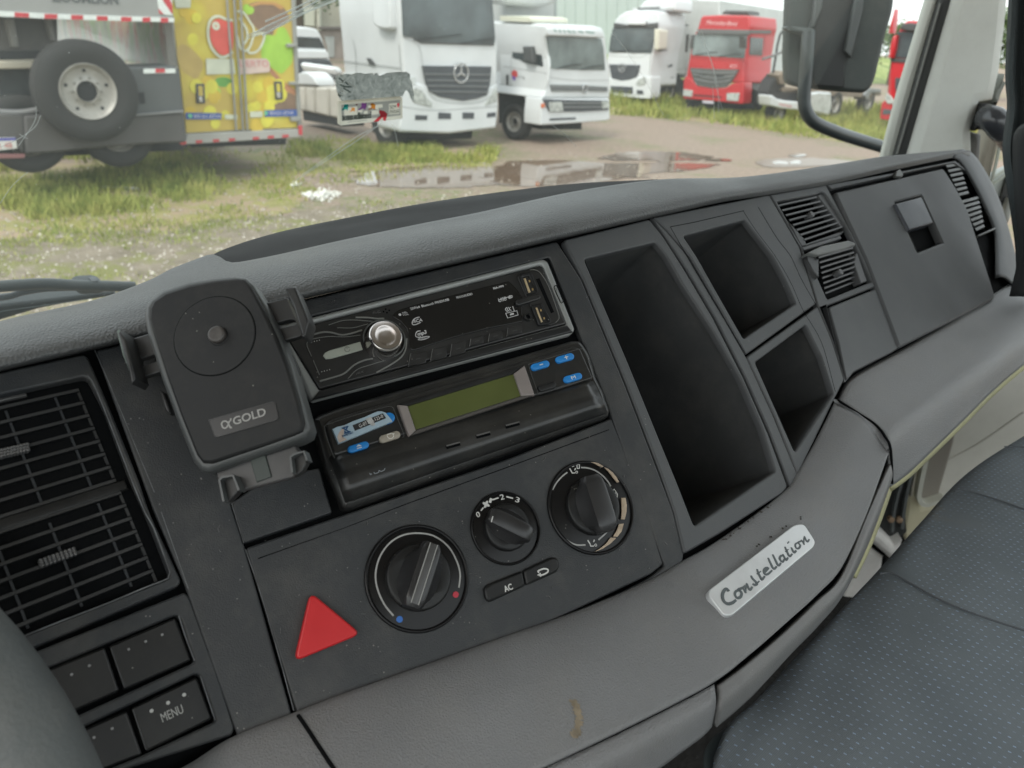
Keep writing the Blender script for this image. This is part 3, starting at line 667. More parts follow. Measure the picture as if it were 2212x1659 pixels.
# ---- lower bolster
bT = [(260, 1720, .006), (403, 1655, .006), (503, 1592, .006), (640, 1537, .006), (737, 1499, .006), (900, 1441, .006), (1070, 1380, .006), (1250, 1316, .006), (1407, 1249, .006), (1475, 1210, .006), (1542, 1172, .006), (1642, 1102, .006), (1705, 1049, .006), (1722, 1022, .006), (1765, 945, .006), (1806, 862, .004)]
bT2 = [(u + 2, v + 9, -.006) for u, v, _ in bT]
bM = [(430, 1850, -.03), (520, 1780, -.03), (610, 1710, -.03), (725, 1655, -.03), (820, 1612, -.03), (960, 1555, -.03), (1110, 1490, -.03), (1280, 1420, -.03), (1420, 1352, -.03), (1500, 1312, -.03), (1567, 1275, -.03), (1660, 1205, -.03), (1722, 1150, -.03), (1768, 1090, -.03), (1815, 1000, -.033), (1866, 902, -.038)]
bF = [(560, 1950, -.052), (640, 1890, -.052), (730, 1840, -.052), (830, 1800, -.052), (930, 1762, -.052), (1040, 1715, -.052), (1167, 1657, -.052), (1330, 1580, -.052), (1475, 1508, -.052), (1547, 1468, -.052), (1620, 1413, -.052), (1710, 1335, -.05), (1770, 1280, -.048), (1818, 1226, -.045), (1872, 1110, -.05), (1921, 975, -.056)]
BOL = loft('lower_bolster', [bT, bT2, bM, bF], 150, 30, GREY, DASH, solid=.003)
bF2 = [(560, 1962, -.049), (640, 1902, -.049), (730, 1852, -.049), (830, 1812, -.049), (930, 1772, -.049), (1040, 1725, -.049), (1167, 1664, -.049), (1330, 1588, -.049), (1475, 1515, -.049), (1543, 1478, -.049)]
bG = [(620, 2100, -.03), (800, 2030, -.03), (950, 1960, -.03), (1100, 1880, -.03), (1250, 1790, -.03), (1350, 1715, -.03), (1420, 1665, -.03), (1475, 1624, -.03), (1520, 1590, -.03), (1538, 1570, -.03)]
bH = [((a[0] + b[0]) / 2 + 6, (a[1] + b[1]) / 2 - 4, -.05) for a, b in zip(bF2, bG)]
loft('knee_panel', [bF2, bH, bG], 80, 14, GREY, DASH, solid=.003)
dF = [(1552, 1481, -.047), (1620, 1430, -.047), (1700, 1362, -.047), (1765, 1300, -.047), (1819, 1244, -.045), (1872, 1116, -.045), (1924, 1000, -.048)]
dG = [(1548, 1572, -.03), (1622, 1507, -.03), (1708, 1414, -.03), (1770, 1350, -.03), (1822, 1285, -.03), (1877, 1173, -.028), (1923, 1048, -.025)]
dH = [((a[0] + b[0]) / 2 + 5, (a[1] + b[1]) / 2 + 2, -.046) for a, b in zip(dF, dG)]
loft('tray_lip', [dF, dH, dG], 80, 14, mat('grey_plastic_low', (.145, .145, .145), .5, bump=.5, bscale=1200, vary=.08, vscale=7, speck=.3, dust=.15), DASH, solid=.004)
loft('tray_slot', [[(u, v - 18, -.034) for u, v, _ in dF[:5]], [(u, v + 10, -.034) for u, v, _ in dF[:5]]], 30, 3, VOID, DASH)
strokes('stain', FA, [], 1, TAN, DASH) if False else None
# passenger bolster
pT = [(1808, 863, .006), (1825, 829, .006), (1852, 806, .006), (1942, 757, .006), (2050, 695, .006), (2148, 634, .006), (2240, 575, .006), (2330, 520, .006)]
pT2 = [(1818, 870, -.01), (1838, 842, -.01), (1864, 822, -.01), (1956, 770, -.01), (2062, 708, -.01), (2158, 650, -.01), (2250, 592, -.01), (2340, 535, -.01)]
pM = [(1892, 921, -.045), (1915, 895, -.045), (1945, 873, -.045), (2020, 818, -.045), (2110, 756, -.045), (2190, 690, -.045), (2270, 640, -.045), (2360, 590, -.045)]
pC = [(1921, 960, -.06), (1945, 936, -.06), (1975, 912, -.06), (2050, 856, -.06), (2130, 800, -.06), (2212, 738, -.06), (2290, 690, -.06), (2380, 640, -.06)]
pG = [(1924, 1052, -.03), (1950, 1033, -.03), (1978, 1009, -.03), (2075, 915, -.03), (2142, 848, -.03), (2215, 786, -.03), (2300, 730, -.03), (2400, 670, -.03)]
loft('passenger_bolster', [pT, pT2, pM, pC, pG], 70, 30, GREY, DASH, solid=.003)
YEL = mat('yellowed_foam', (.36, .345, .20), .8, bump=.5, bscale=500, vary=.15, vscale=20)
loft('foam_edge', [[(u - 1, v - 2, -.027) for u, v, _ in pG], [(u + 3, v + 9, -.02) for u, v, _ in pG]], 50, 3, YEL, DASH)
loft('foam_edge', [[(1924, 1040, -.024), (1905, 1100, -.024), (1878, 1172, -.026), (1845, 1245, -.026)], [(1930, 1052, -.018), (1911, 1108, -.018), (1884, 1178, -.02), (1850, 1250, -.02)]], 30, 3, YEL, DASH)


# badge plate
from mathutils.bvhtree import BVHTree
def tree_of(ob):
    me = ob.data; o0 = ROOT[ob]; return BVHTree.FromPolygons([v.co + o0 for v in me.vertices], [tuple(p.vertices) for p in me.polygons])
def hit(bv, u, v):
    d = ray(u, v).normalized(); h = bv.ray_cast(CAMP, d); return h[0], h[1]
BV = tree_of(BOL)
bz = [hit(BV, *q('Bd', *a)[0])[0] for a in ((200, 1250), (1650, 230), (430, 1500), (1700, 400))]
eyb = (bz[0] - bz[2]); FBd = Fr((bz[0] + bz[1] + bz[2] + bz[3]) / 4, bz[1] - bz[0], eyb.normalized() + (bz[1] - bz[3]).normalized()); FBd = FBd.off(.0022)
CHR = mat('badge_silver', (.62, .63, .635), .33, metal=.5, vary=.06, vscale=40, bump=.05, bscale=300)
bd = plate('badge', FBd, q('Bd', 82, 1190, 1480, 120, 1640, 100, 1830, 400, 1800, 480, 470, 1600, 350, 1612, 95, 1290), CHR, DASH, -.004, .0018, .0008, r=.004, label='silver metal badge plate with brush lettering')
INK = mat('badge_letters', (.085, .10, .105), .6, vary=.15, vscale=50)
LT = [ # hand lettering, one list per stroke: points + width
 ([415, 1205, 375, 1165, 330, 1200, 305, 1280, 330, 1370, 395, 1412, 470, 1395, 530, 1350], 44), ([405, 1205, 395, 1190], 50),
 ([600, 1190, 530, 1205, 510, 1260, 545, 1315, 600, 1300, 620, 1240, 590, 1195, 560, 1180, 640, 1150, 680, 1115], 36),
 ([620, 1140, 660, 1175, 690, 1235], 34), ([690, 1220, 690, 1130, 705, 1075], 20), ([705, 1080, 730, 1150, 760, 1180, 795, 1135], 34),
 ([775, 950, 800, 1000, 850, 1050, 870, 1085, 830, 1105, 800, 1080], 36), ([860, 1085, 910, 1040], 22),
 ([875, 845, 890, 900, 925, 970, 950, 1015, 1000, 960], 34), ([870, 925, 935, 880], 18),
 ([1000, 900, 1040, 850, 1060, 825, 1010, 830, 985, 870, 1000, 925, 1050, 925, 1120, 865], 32),
 ([1055, 660, 1100, 760, 1145, 840, 1195, 800], 34), ([1130, 605, 1180, 710, 1220, 785, 1265, 745], 34),
 ([1310, 620, 1260, 630, 1245, 680, 1290, 725, 1320, 680], 32), ([1295, 600, 1325, 660, 1350, 695, 1380, 655], 32),
 ([1330, 480, 1370, 570, 1405, 635, 1450, 595], 32), ([1335, 560, 1385, 520], 18),
 ([1435, 490, 1475, 570, 1515, 540], 34), ([1375, 400, 1392, 415], 56),
 ([1540, 410, 1500, 440, 1515, 500, 1560, 500, 1580, 450, 1545, 410, 1600, 385], 28),
 ([1590, 365, 1625, 400, 1645, 445], 28), ([1640, 430, 1640, 350, 1650, 305], 18), ([1650, 310, 1675, 370, 1700, 395, 1728, 355], 28)]
mb = MB()
for a, wd_ in LT:
    pts = [FBd.loc(u, v, .0022) for u, v in q('Bd', *a)]; ww = FBd.m(1650, 1230, wd_ * .132) * 1.25
    pts = [Vector(p) for p in cr_spline([tuple(p) for p in pts], max(8, len(pts) * 4))]
    ribbon_mb(mb, FBd, pts, ww, .0017, .0021, taper=[.70 + .30 * math.sin(math.pi * (i + .5) / len(pts)) for i in range(len(pts))])
obj('badge_lettering', mb.mesh(), INK, bd)

# small stain on the bolster: a dried smear lying on the surface
def smear(name, pts, wpx, dz, material, parent, label=None):
    mb = MB(); vs = []; P_ = cr_spline(pts, 14)
    for i, (u, v, k) in enumerate(P_):
        for s in (-1, 1):
            uu, vv = u + s * wpx * k * .5 + random.uniform(-1, 1), v + random.uniform(-1, 1)
            vs.append((uu, vv))
    return vs
def cast(ob, u, v):
    d = (at(u, v, 1) - CAMP).normalized(); inv = ob.matrix_world.inverted(); hit, loc_, nn, _ = ob.ray_cast(inv @ CAMP, d)
    return (ob.matrix_world @ loc_) if hit else None

BVP = tree_of([c for c in DASH.children if c.name.startswith('passenger_bolster')][0])
sp = []
for u, v in [(a[0], a[1]) for a in cr_spline([(1808, 866), (1850, 893), (1890, 920), (1917, 957), (1923, 1000), (1924, 1046)], 40)]:
    h = hit(BVP, u + 3, v - 1)[0] or hit(BV, u - 4, v + 1)[0]
    if h: sp.append(h - ray(u, v) * .0012 * 1.0)
tube('bolster_seam', sp, .0011, VOID, DASH, 6)
def smear(name, px, wpx, bv, material, label=None, jit=1.5, seed=1, lift=.0006):
    rnd = random.Random(seed); P_ = cr_spline([(a, b, c) for a, b, c in px], 20); vs = []
    for u, v, k in P_:
        h, nn = hit(bv, u, v)
        if h is None: continue
        for s_ in (-1, 1):
            hh, n2 = hit(bv, u + s_ * wpx * k + rnd.uniform(-jit, jit), v + rnd.uniform(-jit, jit) * .5)
            if hh is None: hh, n2 = h, nn
            if n2.dot(CAMP - hh) < 0: n2 = -n2
            vs.append(hh + n2 * lift)
    me = bpy.data.meshes.new(name); me.from_pydata([tuple(x) for x in vs], [], [(2 * i, 2 * i + 1, 2 * i + 3, 2 * i + 2) for i in range(len(vs) // 2 - 1)])
    return obj(name, me, material, DASH, label)
SMR = mat('dried_smear', (.225, .185, .13), .8, vary=.3, vscale=160)
rnd = random.Random(4); SV = MB()
for _ in range(260):
    t = rnd.random(); u = 1238 + 12 * math.sin(t * 3.0) + rnd.gauss(0, 3.4 + 2 * t); v = 1512 + 80 * t + rnd.gauss(0, 2)
    h, nn = hit(BV, u, v)
    if h is None: continue
    if nn.dot(CAMP - h) < 0: nn = -nn
    a_ = nn.orthogonal().normalized(); b2 = nn.cross(a_); r_ = rnd.uniform(.0003, .0009)
    SV.add([h + nn * .0003 + (a_ * math.cos(j * 1.257) + b2 * math.sin(j * 1.257)) * r_ * rnd.uniform(.6, 1.3) for j in range(5)], [(0, 1, 2, 3, 4)])
stuff(obj('stain', SV.mesh(), SMR, DASH, 'small dried brown smear', smooth=False))
SCF = mat('edge_crumbs', (.05, .047, .042), .95, vary=.3, vscale=300)
rnd = random.Random(2)
for i in range(34):   # crumbling edge where the bolster meets the cubby frame and around the badge
    t = rnd.random(); u, v = (1560 + 110 * t, 1166 - 84 * t + rnd.uniform(0, 7)) if i < 16 else ((1560 + 160 * t, 1328 - 118 * t + rnd.uniform(-2, 5)) if i < 26 else (1600 + 130 * t, 1204 - 84 * t + rnd.uniform(-4, 2)))
    if i == 0: CRM_ = MB()
    h, nn = hit(BV, u, v)
    if h is None: continue
    if nn.dot(CAMP - h) < 0: nn = -nn
    a_ = nn.orthogonal().normalized(); b2 = nn.cross(a_); r_ = rnd.uniform(.0004, .0013); k = 6
    CRM_.add([h + nn * .0012] + [h + nn * .0002 + (a_ * math.cos(6.283 * j / k) + b2 * math.sin(6.283 * j / k)) * r_ * rnd.uniform(.5, 1.3) for j in range(k)], [(0, 1 + j, 1 + (j + 1) % k) for j in range(k)])
obj('crumbled_foam', CRM_.mesh(), SCF, DASH)['kind'] = 'stuff'
strokes('seam', FB, [[(1448, 490), (1500, 480), (1560, 466), (1607, 455)], [(1448, 490), (1500, 580), (1556, 674), (1611, 765)]], 1.6, VOID, DASH, .0014, .0002, smooth=False)

# hard core behind the bolsters so no light comes through the joints
CT0 = [(u, v - 30, .03) for u, v, _ in bT] + [(1900, 770, .03), (2040, 690, .03), (2148, 620, .03), (2300, 530, .03)]
CB0 = [(620, 2080, .02), (950, 1930, .02), (1240, 1770, .02), (1440, 1630, .02), (1600, 1500, .02), (1780, 1310, .02), (1850, 1180, .02), (1898, 1060, .02), (1945, 1010, .02), (2070, 900, .02), (2200, 780, .02), (2400, 650, .02)]
loft('core', [CT0, CB0], 80, 4, VOID, DASH, solid=0)
plate('backing', FB, [(1740, 640), (2090, 520), (2190, 700), (1830, 900), (1790, 870)], VOID, DASH, -.010, -.0085, 0)

loft('bolster_joint', [[(1800, 861, .001), (1804, 869, -.005), (1862, 902, -.037), (1915, 972, -.055)], [(1812, 864, .003), (1822, 872, -.010), (1896, 922, -.046), (1925, 962, -.061)]], 30, 4, GREY, DASH, solid=0)

# lint, dust and fine scratches lying on the plastic
rnd = random.Random(9); LN = MB()
def on(F, u, v): return F.at(u, v, .0021)
for _ in range(330):
    if rnd.random() < .7: u, v, F = rnd.uniform(230, 1450), rnd.uniform(560, 1500), FA
    else: u, v, F = rnd.uniform(1480, 2130), rnd.uniform(420, 800), FB
    if F is FA and not (side((205, 760), (510, 1590), u, v) < -12000 and side((1217, 515), (1460, 1106), u, v) > 9000): continue
    if F is FA and (v > 1530 - .385 * (u - 640) or v < 770 - .235 * (u - 200)): continue
    if F is FA and 600 < u < 1330 and v < 1180 - .344 * (u - 530) + 8: continue
    if F is FB: continue
    L_ = rnd.choice([0, 0, 0, 1]); a = F.loc(u, v, .0021); r_ = rnd.uniform(.00018, .00045)
    if L_:
        d = Vector((rnd.gauss(0, 1), rnd.gauss(0, 1))).normalized() * rnd.uniform(.001, .004); m_ = a + d * .5 + Vector((-d.y, d.x)) * rnd.uniform(-.25, .25); ribbon_mb(LN, F, [a, m_, a + d], .00016, .0014, .0020)
    else: prism_mb(LN, F, disc_pts(a, r_, 5), [], .0014, .0019, 0)
stuff(obj('dust', LN.mesh(), mat('dust_grey', (.14, .14, .135), .9), DASH, smooth=False))

sp = []
for u, v, _ in cr_spline([(644, 1546, 0), (664, 1575, 0), (690, 1615, 0), (730, 1675, 0)], 24):
    h, nn = hit(BV, u, v)
    if h: sp.append(h)
if len(sp) > 3: tube('bolster_seam', sp, .0011, VOID, DASH, 6)
WE = mat('worn_edge_highlight', (.115, .12, .125), .5, vary=.5, vscale=90)  # pale strokes put edge highlights as well as wear into the colour
strokes('worn_edge_highlight', FL, [q('t01', 566, 768, 600, 815, 680, 1000, 850, 1440, 940, 1659) + q('t02', 1000, 110, 1070, 300, 1103, 395, 1085, 432, 950, 485, 700, 590, 400, 705, 150, 805)], 2.2, WE, DASH, .0009, .0007, taper=False)
strokes('worn_edge_highlight', FL, [q('t02', 1160, 672, 1200, 800, 1262, 965), q('t02', 1300, 1062, 1345, 1200, 1395, 1350)], 1.6, WE, DASH, .0009, .0007)
strokes('worn_edge_highlight', FA, [q('t02', 1590, 240, 1680, 500, 1790, 870, 1905, 1290)], 1.4, WE, DASH, .0009, .0005)
strokes('worn_edge_highlight', FA, [q('t02', 1500, -60, 1540, 70, 1580, 200)], 1.4, WE, DASH, .0009, .0005)
strokes('worn_edge_highlight', FA, [q('t01', 612, 606, 740, 900, 1000, 1530), q('t02', 1045, 0, 1220, 495)], 1.4, WE, DASH, .0011, .0005)


# ------------------------------------------------------------------ car radio
SIL = mat('radio_silver', (.25, .26, .255), .42, metal=.2, vary=.12, vscale=30, speck=.6)
RB = mat('radio_black', (.016, .0165, .017), .40, vary=.2, vscale=25, speck=.9, bump=.05, bscale=1500, dust=.04)
RG = mat('radio_panel', (.0075, .0078, .008), .25, vary=.2, vscale=25, speck=.9)
RAD = thing('car_radio', 'black car radio with chrome volume knob and silver frame, above the tachograph', 'radio', FA.at(930, 720, -.004))
plate('housing', FA, [(592, 704), (1184, 554), (1247, 712), (672, 866)], VOID, RAD, -.010, .0008, .0006, r=.002)
plate('trim_frame', FA, [(598, 703), (1172, 558), (1184, 564), (1243, 712), (1234, 722), (674, 866), (668, 858)], SIL, RAD, .0, .0045, .0018, r=.002, holes=[[(612, 714), (1167, 572), (1173, 574), (1225, 700), (690, 842)]], hr=.0012)
plate('face', FA, [(614, 716), (1166, 574), (1172, 577), (1222, 699), (690, 840)], RB, RAD, .0, .0050, .0008)
plate('lower_lip', FA, [(690, 843), (1226, 702), (1238, 716), (674, 863)], BLACK, RAD, .003, .0062, .0012)
scr = plate('display_panel', FA, q('R1', 1210, 642, 1250, 590, 1300, 558, 1420, 520, 1700, 440, 2100, 340) + q('R2', 955, 522, 1040, 600, 1120, 690, 1188, 800, 1200, 830, 1190, 1100, 1195, 1225, 600, 1345, 0, 1500) + q('R1', 1480, 1090, 1432, 1050, 1440, 930, 1400, 800, 1320, 710), RG, RAD, .004, .0056, .0005)
T_ = mat('radio_print', (.42, .42, .42), .55, vary=.15, vscale=100)
text('lettering', '25Wx4  Bluetooth FM/SD/USB', FA, q('R1', 1453, 562)[0], q('R1', 1955, 437)[0], 5.6, T_, scr, .0056, bold=.012)
text('lettering', 'MAXXAUDIO', FA, q('R2', 62, 828)[0], q('R2', 338, 762)[0], 5.3, T_, scr, .0056, bold=.012)
text('lettering', 'MA-999', FA, q('R2', 700, 670)[0], q('R2', 878, 626)[0], 5.2, T_, scr, .0056, bold=.015)
text('lettering', 'SEL', FA, q('R1', 1345, 610)[0], q('R1', 1412, 595)[0], 3.4, T_, scr, .0056); text('lettering', 'VOL', FA, q('R1', 1352, 637)[0], q('R1', 1430, 622)[0], 3.6, T_, scr, .0056)
disc('dot', FA, FA.loc(*q('R1', 1313, 622)[0], .0058), FA.m(850, 680, 2.9), T_, scr, .0056, .0059, 0, 16)
text('lettering', 'RCA', FA, q('R1', 1492, 728)[0], q('R1', 1606, 705)[0], 7.2, T_, scr, .0056, bold=.02, shear=.2)
strokes('swoosh', FA, [q('R1', 1568, 652, 1520, 665, 1485, 690, 1472, 725, 1480, 750, 1520, 748, 1580, 722)], 1.9, T_, scr, .0056)
text('lettering', 'mp3', FA, q('R1', 1545, 898)[0], q('R1', 1668, 862)[0], 8.2, T_, scr, .0056, bold=.03, shear=.25)
strokes('swoosh', FA, [q('R1', 1580, 832, 1540, 838, 1518, 868, 1520, 905, 1555, 915, 1585, 905)], 2, T_, scr, .0056)
mb = MB(); prism_mb(mb, FA, disc_pts(FA.loc(*q('R1', 1622, 926)[0], .0059), FA.m(900, 730, 14), 30, FA.m(900, 730, 3.6), angpx(*q('R1', 1545, 945, 1700, 905))), [], .0056, .0059, 0); obj('oval', mb.mesh(), T_, scr)
text('lettering', 'AUDIO', FA, q('R1', 1568, 946)[0], q('R1', 1684, 918)[0], 2.6, RG, scr, .0060)
text('lettering', 'USB', FA, q('R2', 792, 888)[0], q('R2', 930, 852)[0], 8.8, T_, scr, .0056, shear=.2, bold=.01)
strokes('strike', FA, [q('R2', 785, 852, 950, 800)], 1.6, T_, scr, .0058)
mb = MB(); prism_mb(mb, FA, [FA.loc(*p, .006) for p in q('R2', 938, 800, 968, 772, 985, 768, 985, 830, 960, 825)], [], .0056, .006, 0)
prism_mb(mb, FA, [FA.loc(*p, .006) for p in q('R2', 988, 772, 1018, 768, 1024, 808, 992, 820)], [[FA.loc(*p, .006) for p in q('R2', 996, 784, 1010, 781, 1013, 800, 999, 804)]], .0056, .006, 0); obj('plug_symbol', mb.mesh(), T_, scr)
strokes('router_symbol', FA, [q('R2', 905, 1082, 1100, 1036, 1120, 1110, 940, 1162, 905, 1082), q('R2', 1025, 960, 1055, 1042)], 1.6, T_, scr, .0056, smooth=False)
strokes('router_waves', FA, [q('R2', 925, 978, 900, 1010, 915, 1035, 945, 1058), q('R2', 957, 975, 932, 1005, 945, 1030, 972, 1045), q('R2', 990, 975, 965, 1000, 975, 1018, 1005, 1030)], 1.5, T_, scr, .0056)
mb = MB(); prism_mb(mb, FA, rounded([FA.loc(*p, .006) for p in q('R2', 975, 1088, 1045, 1072, 1052, 1100, 985, 1118)], .0006), [], .0056, .006, 0); obj('router_light', mb.mesh(), T_, scr)
for a, k in (((1450, 1122, 1668, 1090, 1655, 1245, 1420, 1302), 'R1'), ((1735, 1066, 1930, 1020, 1920, 1175, 1708, 1228), 'R1'), ((1985, 1000, 2172, 950, 2165, 1112, 1958, 1168), 'R1'),
             ((300, 1520, 542, 1445, 528, 1592, 280, 1659), 'R2'), ((628, 1422, 868, 1352, 852, 1508, 600, 1590), 'R2'), ((945, 1332, 1200, 1262, 1190, 1420, 922, 1482), 'R2')):
    pb = plate('preset_button', FA, q(k, *a), RB, RAD, .004, .0062, .0006, r=.0004)
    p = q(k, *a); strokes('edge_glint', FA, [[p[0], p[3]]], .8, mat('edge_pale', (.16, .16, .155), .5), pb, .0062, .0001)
    cu, cv = sum(x for x, _ in p) / 4, sum(y for _, y in p) / 4; strokes('worn_print', FA, [[(cu - 5, cv + 2), (cu + 5, cv - 1)]], 2.2, mat('worn_print', (.045, .045, .045), .6), pb, .0062, .0001)
# volume knob
kb = FA.loc(*q('R1', 1100, 985)[0]); kr = FA.m(830, 735, 37)
RING = mat('radio_ring', (.12, .125, .12), .4, metal=.5)
disc('knob_ring', FA, FA.loc(*q('R1', 1115, 930)[0], .006), FA.m(830, 735, 46), RING, RAD, .004, .0060, .0006, 56, inner=FA.m(830, 735, 42.5))
vk = disc('knob_well', FA, FA.loc(*q('R1', 1115, 930)[0], .0052), FA.m(830, 735, 42), GLOSS, RAD, .004, .0052, .0003, 48)
CK = mat('chrome', (.62, .59, .57), .16, metal=1.0, vary=.05, vscale=60)
CKS = mat('chrome_spun', (.52, .48, .46), .30, metal=1.0)
mb = MB(); LK = FA.loc(*q('R1', 1132, 890)[0], .019); n_ = 90; prof = [(kr * 1.02, .005), (kr, .008), (kr * .97, .0175), (kr * .93, .0185), (kr * .86, .019)]
vs = []
for ri_, c_ in prof:
    for i in range(n_):
        t = 2 * math.pi * i / n_; rr = ri_ * (1 + (.012 if i % 2 and c_ < .018 else 0)); vs.append(FA.W(LK.x + rr * math.cos(t), LK.y + rr * math.sin(t), c_))
mb.add(vs, [(k * n_ + i, k * n_ + (i + 1) % n_, (k + 1) * n_ + (i + 1) % n_, (k + 1) * n_ + i) for k in range(len(prof) - 1) for i in range(n_)])
vk = obj('volume_knob', mb.mesh(), CK, RAD, 'chrome volume knob with knurled side', sharp=70)
mb = MB(); vs = [FA.W(LK.x, LK.y, .0169)]
rings = [(.10, .01705), (.3, .0174), (.55, .01815), (.60, .01885), (.66, .0189), (.84, .0196), (.87, .0190)]
for f_, c_ in rings:
    for i in range(60):
        t = 2 * math.pi * i / 60; vs.append(FA.W(LK.x + kr * f_ * math.cos(t), LK.y + kr * f_ * math.sin(t), c_))
mb.add(vs, [(0, 1 + i, 1 + (i + 1) % 60) for i in range(60)] + [(1 + k * 60 + i, 1 + k * 60 + (i + 1) % 60, 61 + k * 60 + (i + 1) % 60, 61 + k * 60 + i) for k in range(len(rings) - 1) for i in range(60)])
obj('knob_face', mb.mesh(), CKS, vk, sharp=80)
# left-hand ornaments
GS = mat('radio_grey_line', (.19, .195, .185), .45, metal=.3)
strokes('silver_wave', FA, [q('R1', 740, 655, 900, 658, 1010, 672, 1110, 668), q('R1', 130, 895, 300, 848, 420, 850, 560, 882, 700, 858, 822, 818), q('R1', 275, 1482, 450, 1432, 590, 1382, 720, 1272, 850, 1212, 962, 1190),
        q('R1', 1010, 1370, 1200, 1265, 1330, 1170, 1388, 1060, 1402, 930)], 3.2, GS, RAD, .005, .0008)
strokes('key_outline', FA, [q('R1', 165, 1160, 115, 970, 370, 905, 600, 908, 800, 885), q('R1', 390, 752, 620, 690, 960, 706), q('R1', 270, 1400, 190, 1212), q('R1', 640, 1450, 760, 1330, 950, 1265, 1150, 1205), q('R1', 500, 790, 700, 790, 900, 740)], 1.1, GS, RAD, .005, .0005)
plate('pill_light', FA, q('R1', 315, 1150, 345, 1110, 400, 1082, 800, 968, 834, 1074, 420, 1190, 350, 1196), mat('pill_pale', (.36, .38, .33), .4, vary=.1, vscale=90), RAD, .004, .0058, .0005, r=.0006)
strokes('pill_symbol', FA, [[(u, v) for u, v in arc_px(q('R1', 630, 1070)[0], 5.5, 5, 0, 330, 12)], q('R1', 626, 1050, 628, 1068)], .9, DIM, RAD, .0058, .0002)
strokes('embossed_logo', FA, [q('R1', 965, 612, 968, 588, 985, 582), q('R1', 990, 605, 992, 585), q('R1', 1010, 603, 1030, 575, 1050, 570), q('R1', 1030, 598, 1065, 588)], 1, DIM, RAD, .005)
mb = MB()
for x, y in ((1128, 550), (1100, 582), (1174, 565), (1145, 595)): prism_mb(mb, FA, disc_pts(FA.loc(*q('R1', x, y)[0], .0052), FA.m(830, 680, 2), 12), [], .0045, .0052, 0)
obj('mic_holes', mb.mesh(), VOID, RAD)
text('lettering', '\u00ab\u00ab', FA, q('R1', 765, 1390)[0], q('R1', 845, 1368)[0], 6, DIM, RAD, .005)
mb = MB()
for i in range(4):
    for (x, y, dx, dy) in ((170, 975, 33, -8), (300, 1360, 34, -9)): prism_mb(mb, FA, disc_pts(FA.loc(*q('R1', x + dx * i, y + dy * i)[0], .0055), FA.m(700, 750, .8), 8), [], .0050, .0055, 0)
obj('pip_marks', mb.mesh(), WHITE, RAD)
# right-hand sockets
TANP = mat('usb_tongue', (.42, .33, .2), .5, vary=.1, vscale=90); GOLD = mat('usb_contact', (.45, .33, .16), .35, metal=.7)
plate('socket_surround', FA, q('R2', 1108, 440, 1150, 372, 1300, 338, 1480, 350, 1590, 470, 1720, 760, 1825, 1150, 1800, 1230, 1690, 1290, 1480, 1290, 1250, 760), RB, RAD, .004, .0060, .0006, r=.001)
for fr, hole, tongue, c2 in ((q('R2', 1150, 420, 1180, 385, 1320, 358, 1362, 390, 1480, 690, 1440, 730, 1270, 755), q('R2', 1200, 452, 1310, 428, 1436, 700, 1308, 738), q('R2', 1216, 480, 1248, 470, 1340, 712, 1302, 732), ((1318, 525), (1370, 665))),
                             (q('R2', 1350, 950, 1390, 925, 1530, 895, 1700, 1200, 1700, 1245, 1640, 1275, 1480, 1285), q('R2', 1402, 940, 1512, 915, 1642, 1215, 1528, 1246), q('R2', 1420, 985, 1450, 975, 1546, 1226, 1508, 1242), ((1515, 1028), (1570, 1165)))):
    up_ = plate('usb_port', FA, fr, BLACK, RAD, .005, .0072, .0008, r=.001, holes=[hole])
    plate('port_liner', FA, hole, mat('usb_dark', (.05, .045, .03), .4, metal=.3), up_, .004, .0055, 0)
    plate('port_tongue', FA, tongue, TANP, up_, .0055, .0066, .0003)
    for x, y in c2: plate('contact', FA, q('R2', x - 14, y - 18, x + 12, y - 22, x + 18, y + 14, x - 8, y + 20), GOLD, up_, .0055, .0064, .0002)
plate('card_slot', FA, q('R2', 1428, 492, 1488, 475, 1742, 1060, 1690, 1082), VOID, RAD, .0055, .0062, 0)
strokes('surround_edge', FA, [q('R2', 1330, 330, 1430, 335, 1520, 400, 1640, 600, 1740, 860, 1822, 1100, 1825, 1180, 1770, 1240)], 1.2, GS, RAD, .006)
plate('reset_tab', FA, q('R2', 1080, 870, 1110, 832, 1300, 775, 1480, 755, 1520, 790, 1500, 835, 1140, 945, 1095, 930), RB, RAD, .005, .0078, .0010, r=.0016)
aj = disc('audio_jack', FA, FA.loc(*q('R2', 1298, 1133)[0], .0075), FA.m(1141, 683, 8.8), BLACK, RAD, .005, .0075, .0010, 28, inner=FA.m(1141, 683, 5.2))
disc('jack_hole', FA, FA.loc(*q('R2', 1298, 1133)[0], .0062), FA.m(1141, 683, 5.6), VOID, aj, .0055, .0062, 0, 24)
strokes('release_slot', FA, [q('R2', 1742, 625, 1760, 605, 1790, 615, 1890, 840, 1900, 880, 1880, 895, 1852, 885, 1750, 660, 1742, 625)], 1.5, VOID, RAD, .0045)
plate('power_button', FA, q('R2', 1768, 640, 1785, 640, 1878, 850, 1872, 868, 1860, 862), SIL, RAD, .003, .0052, .0005)

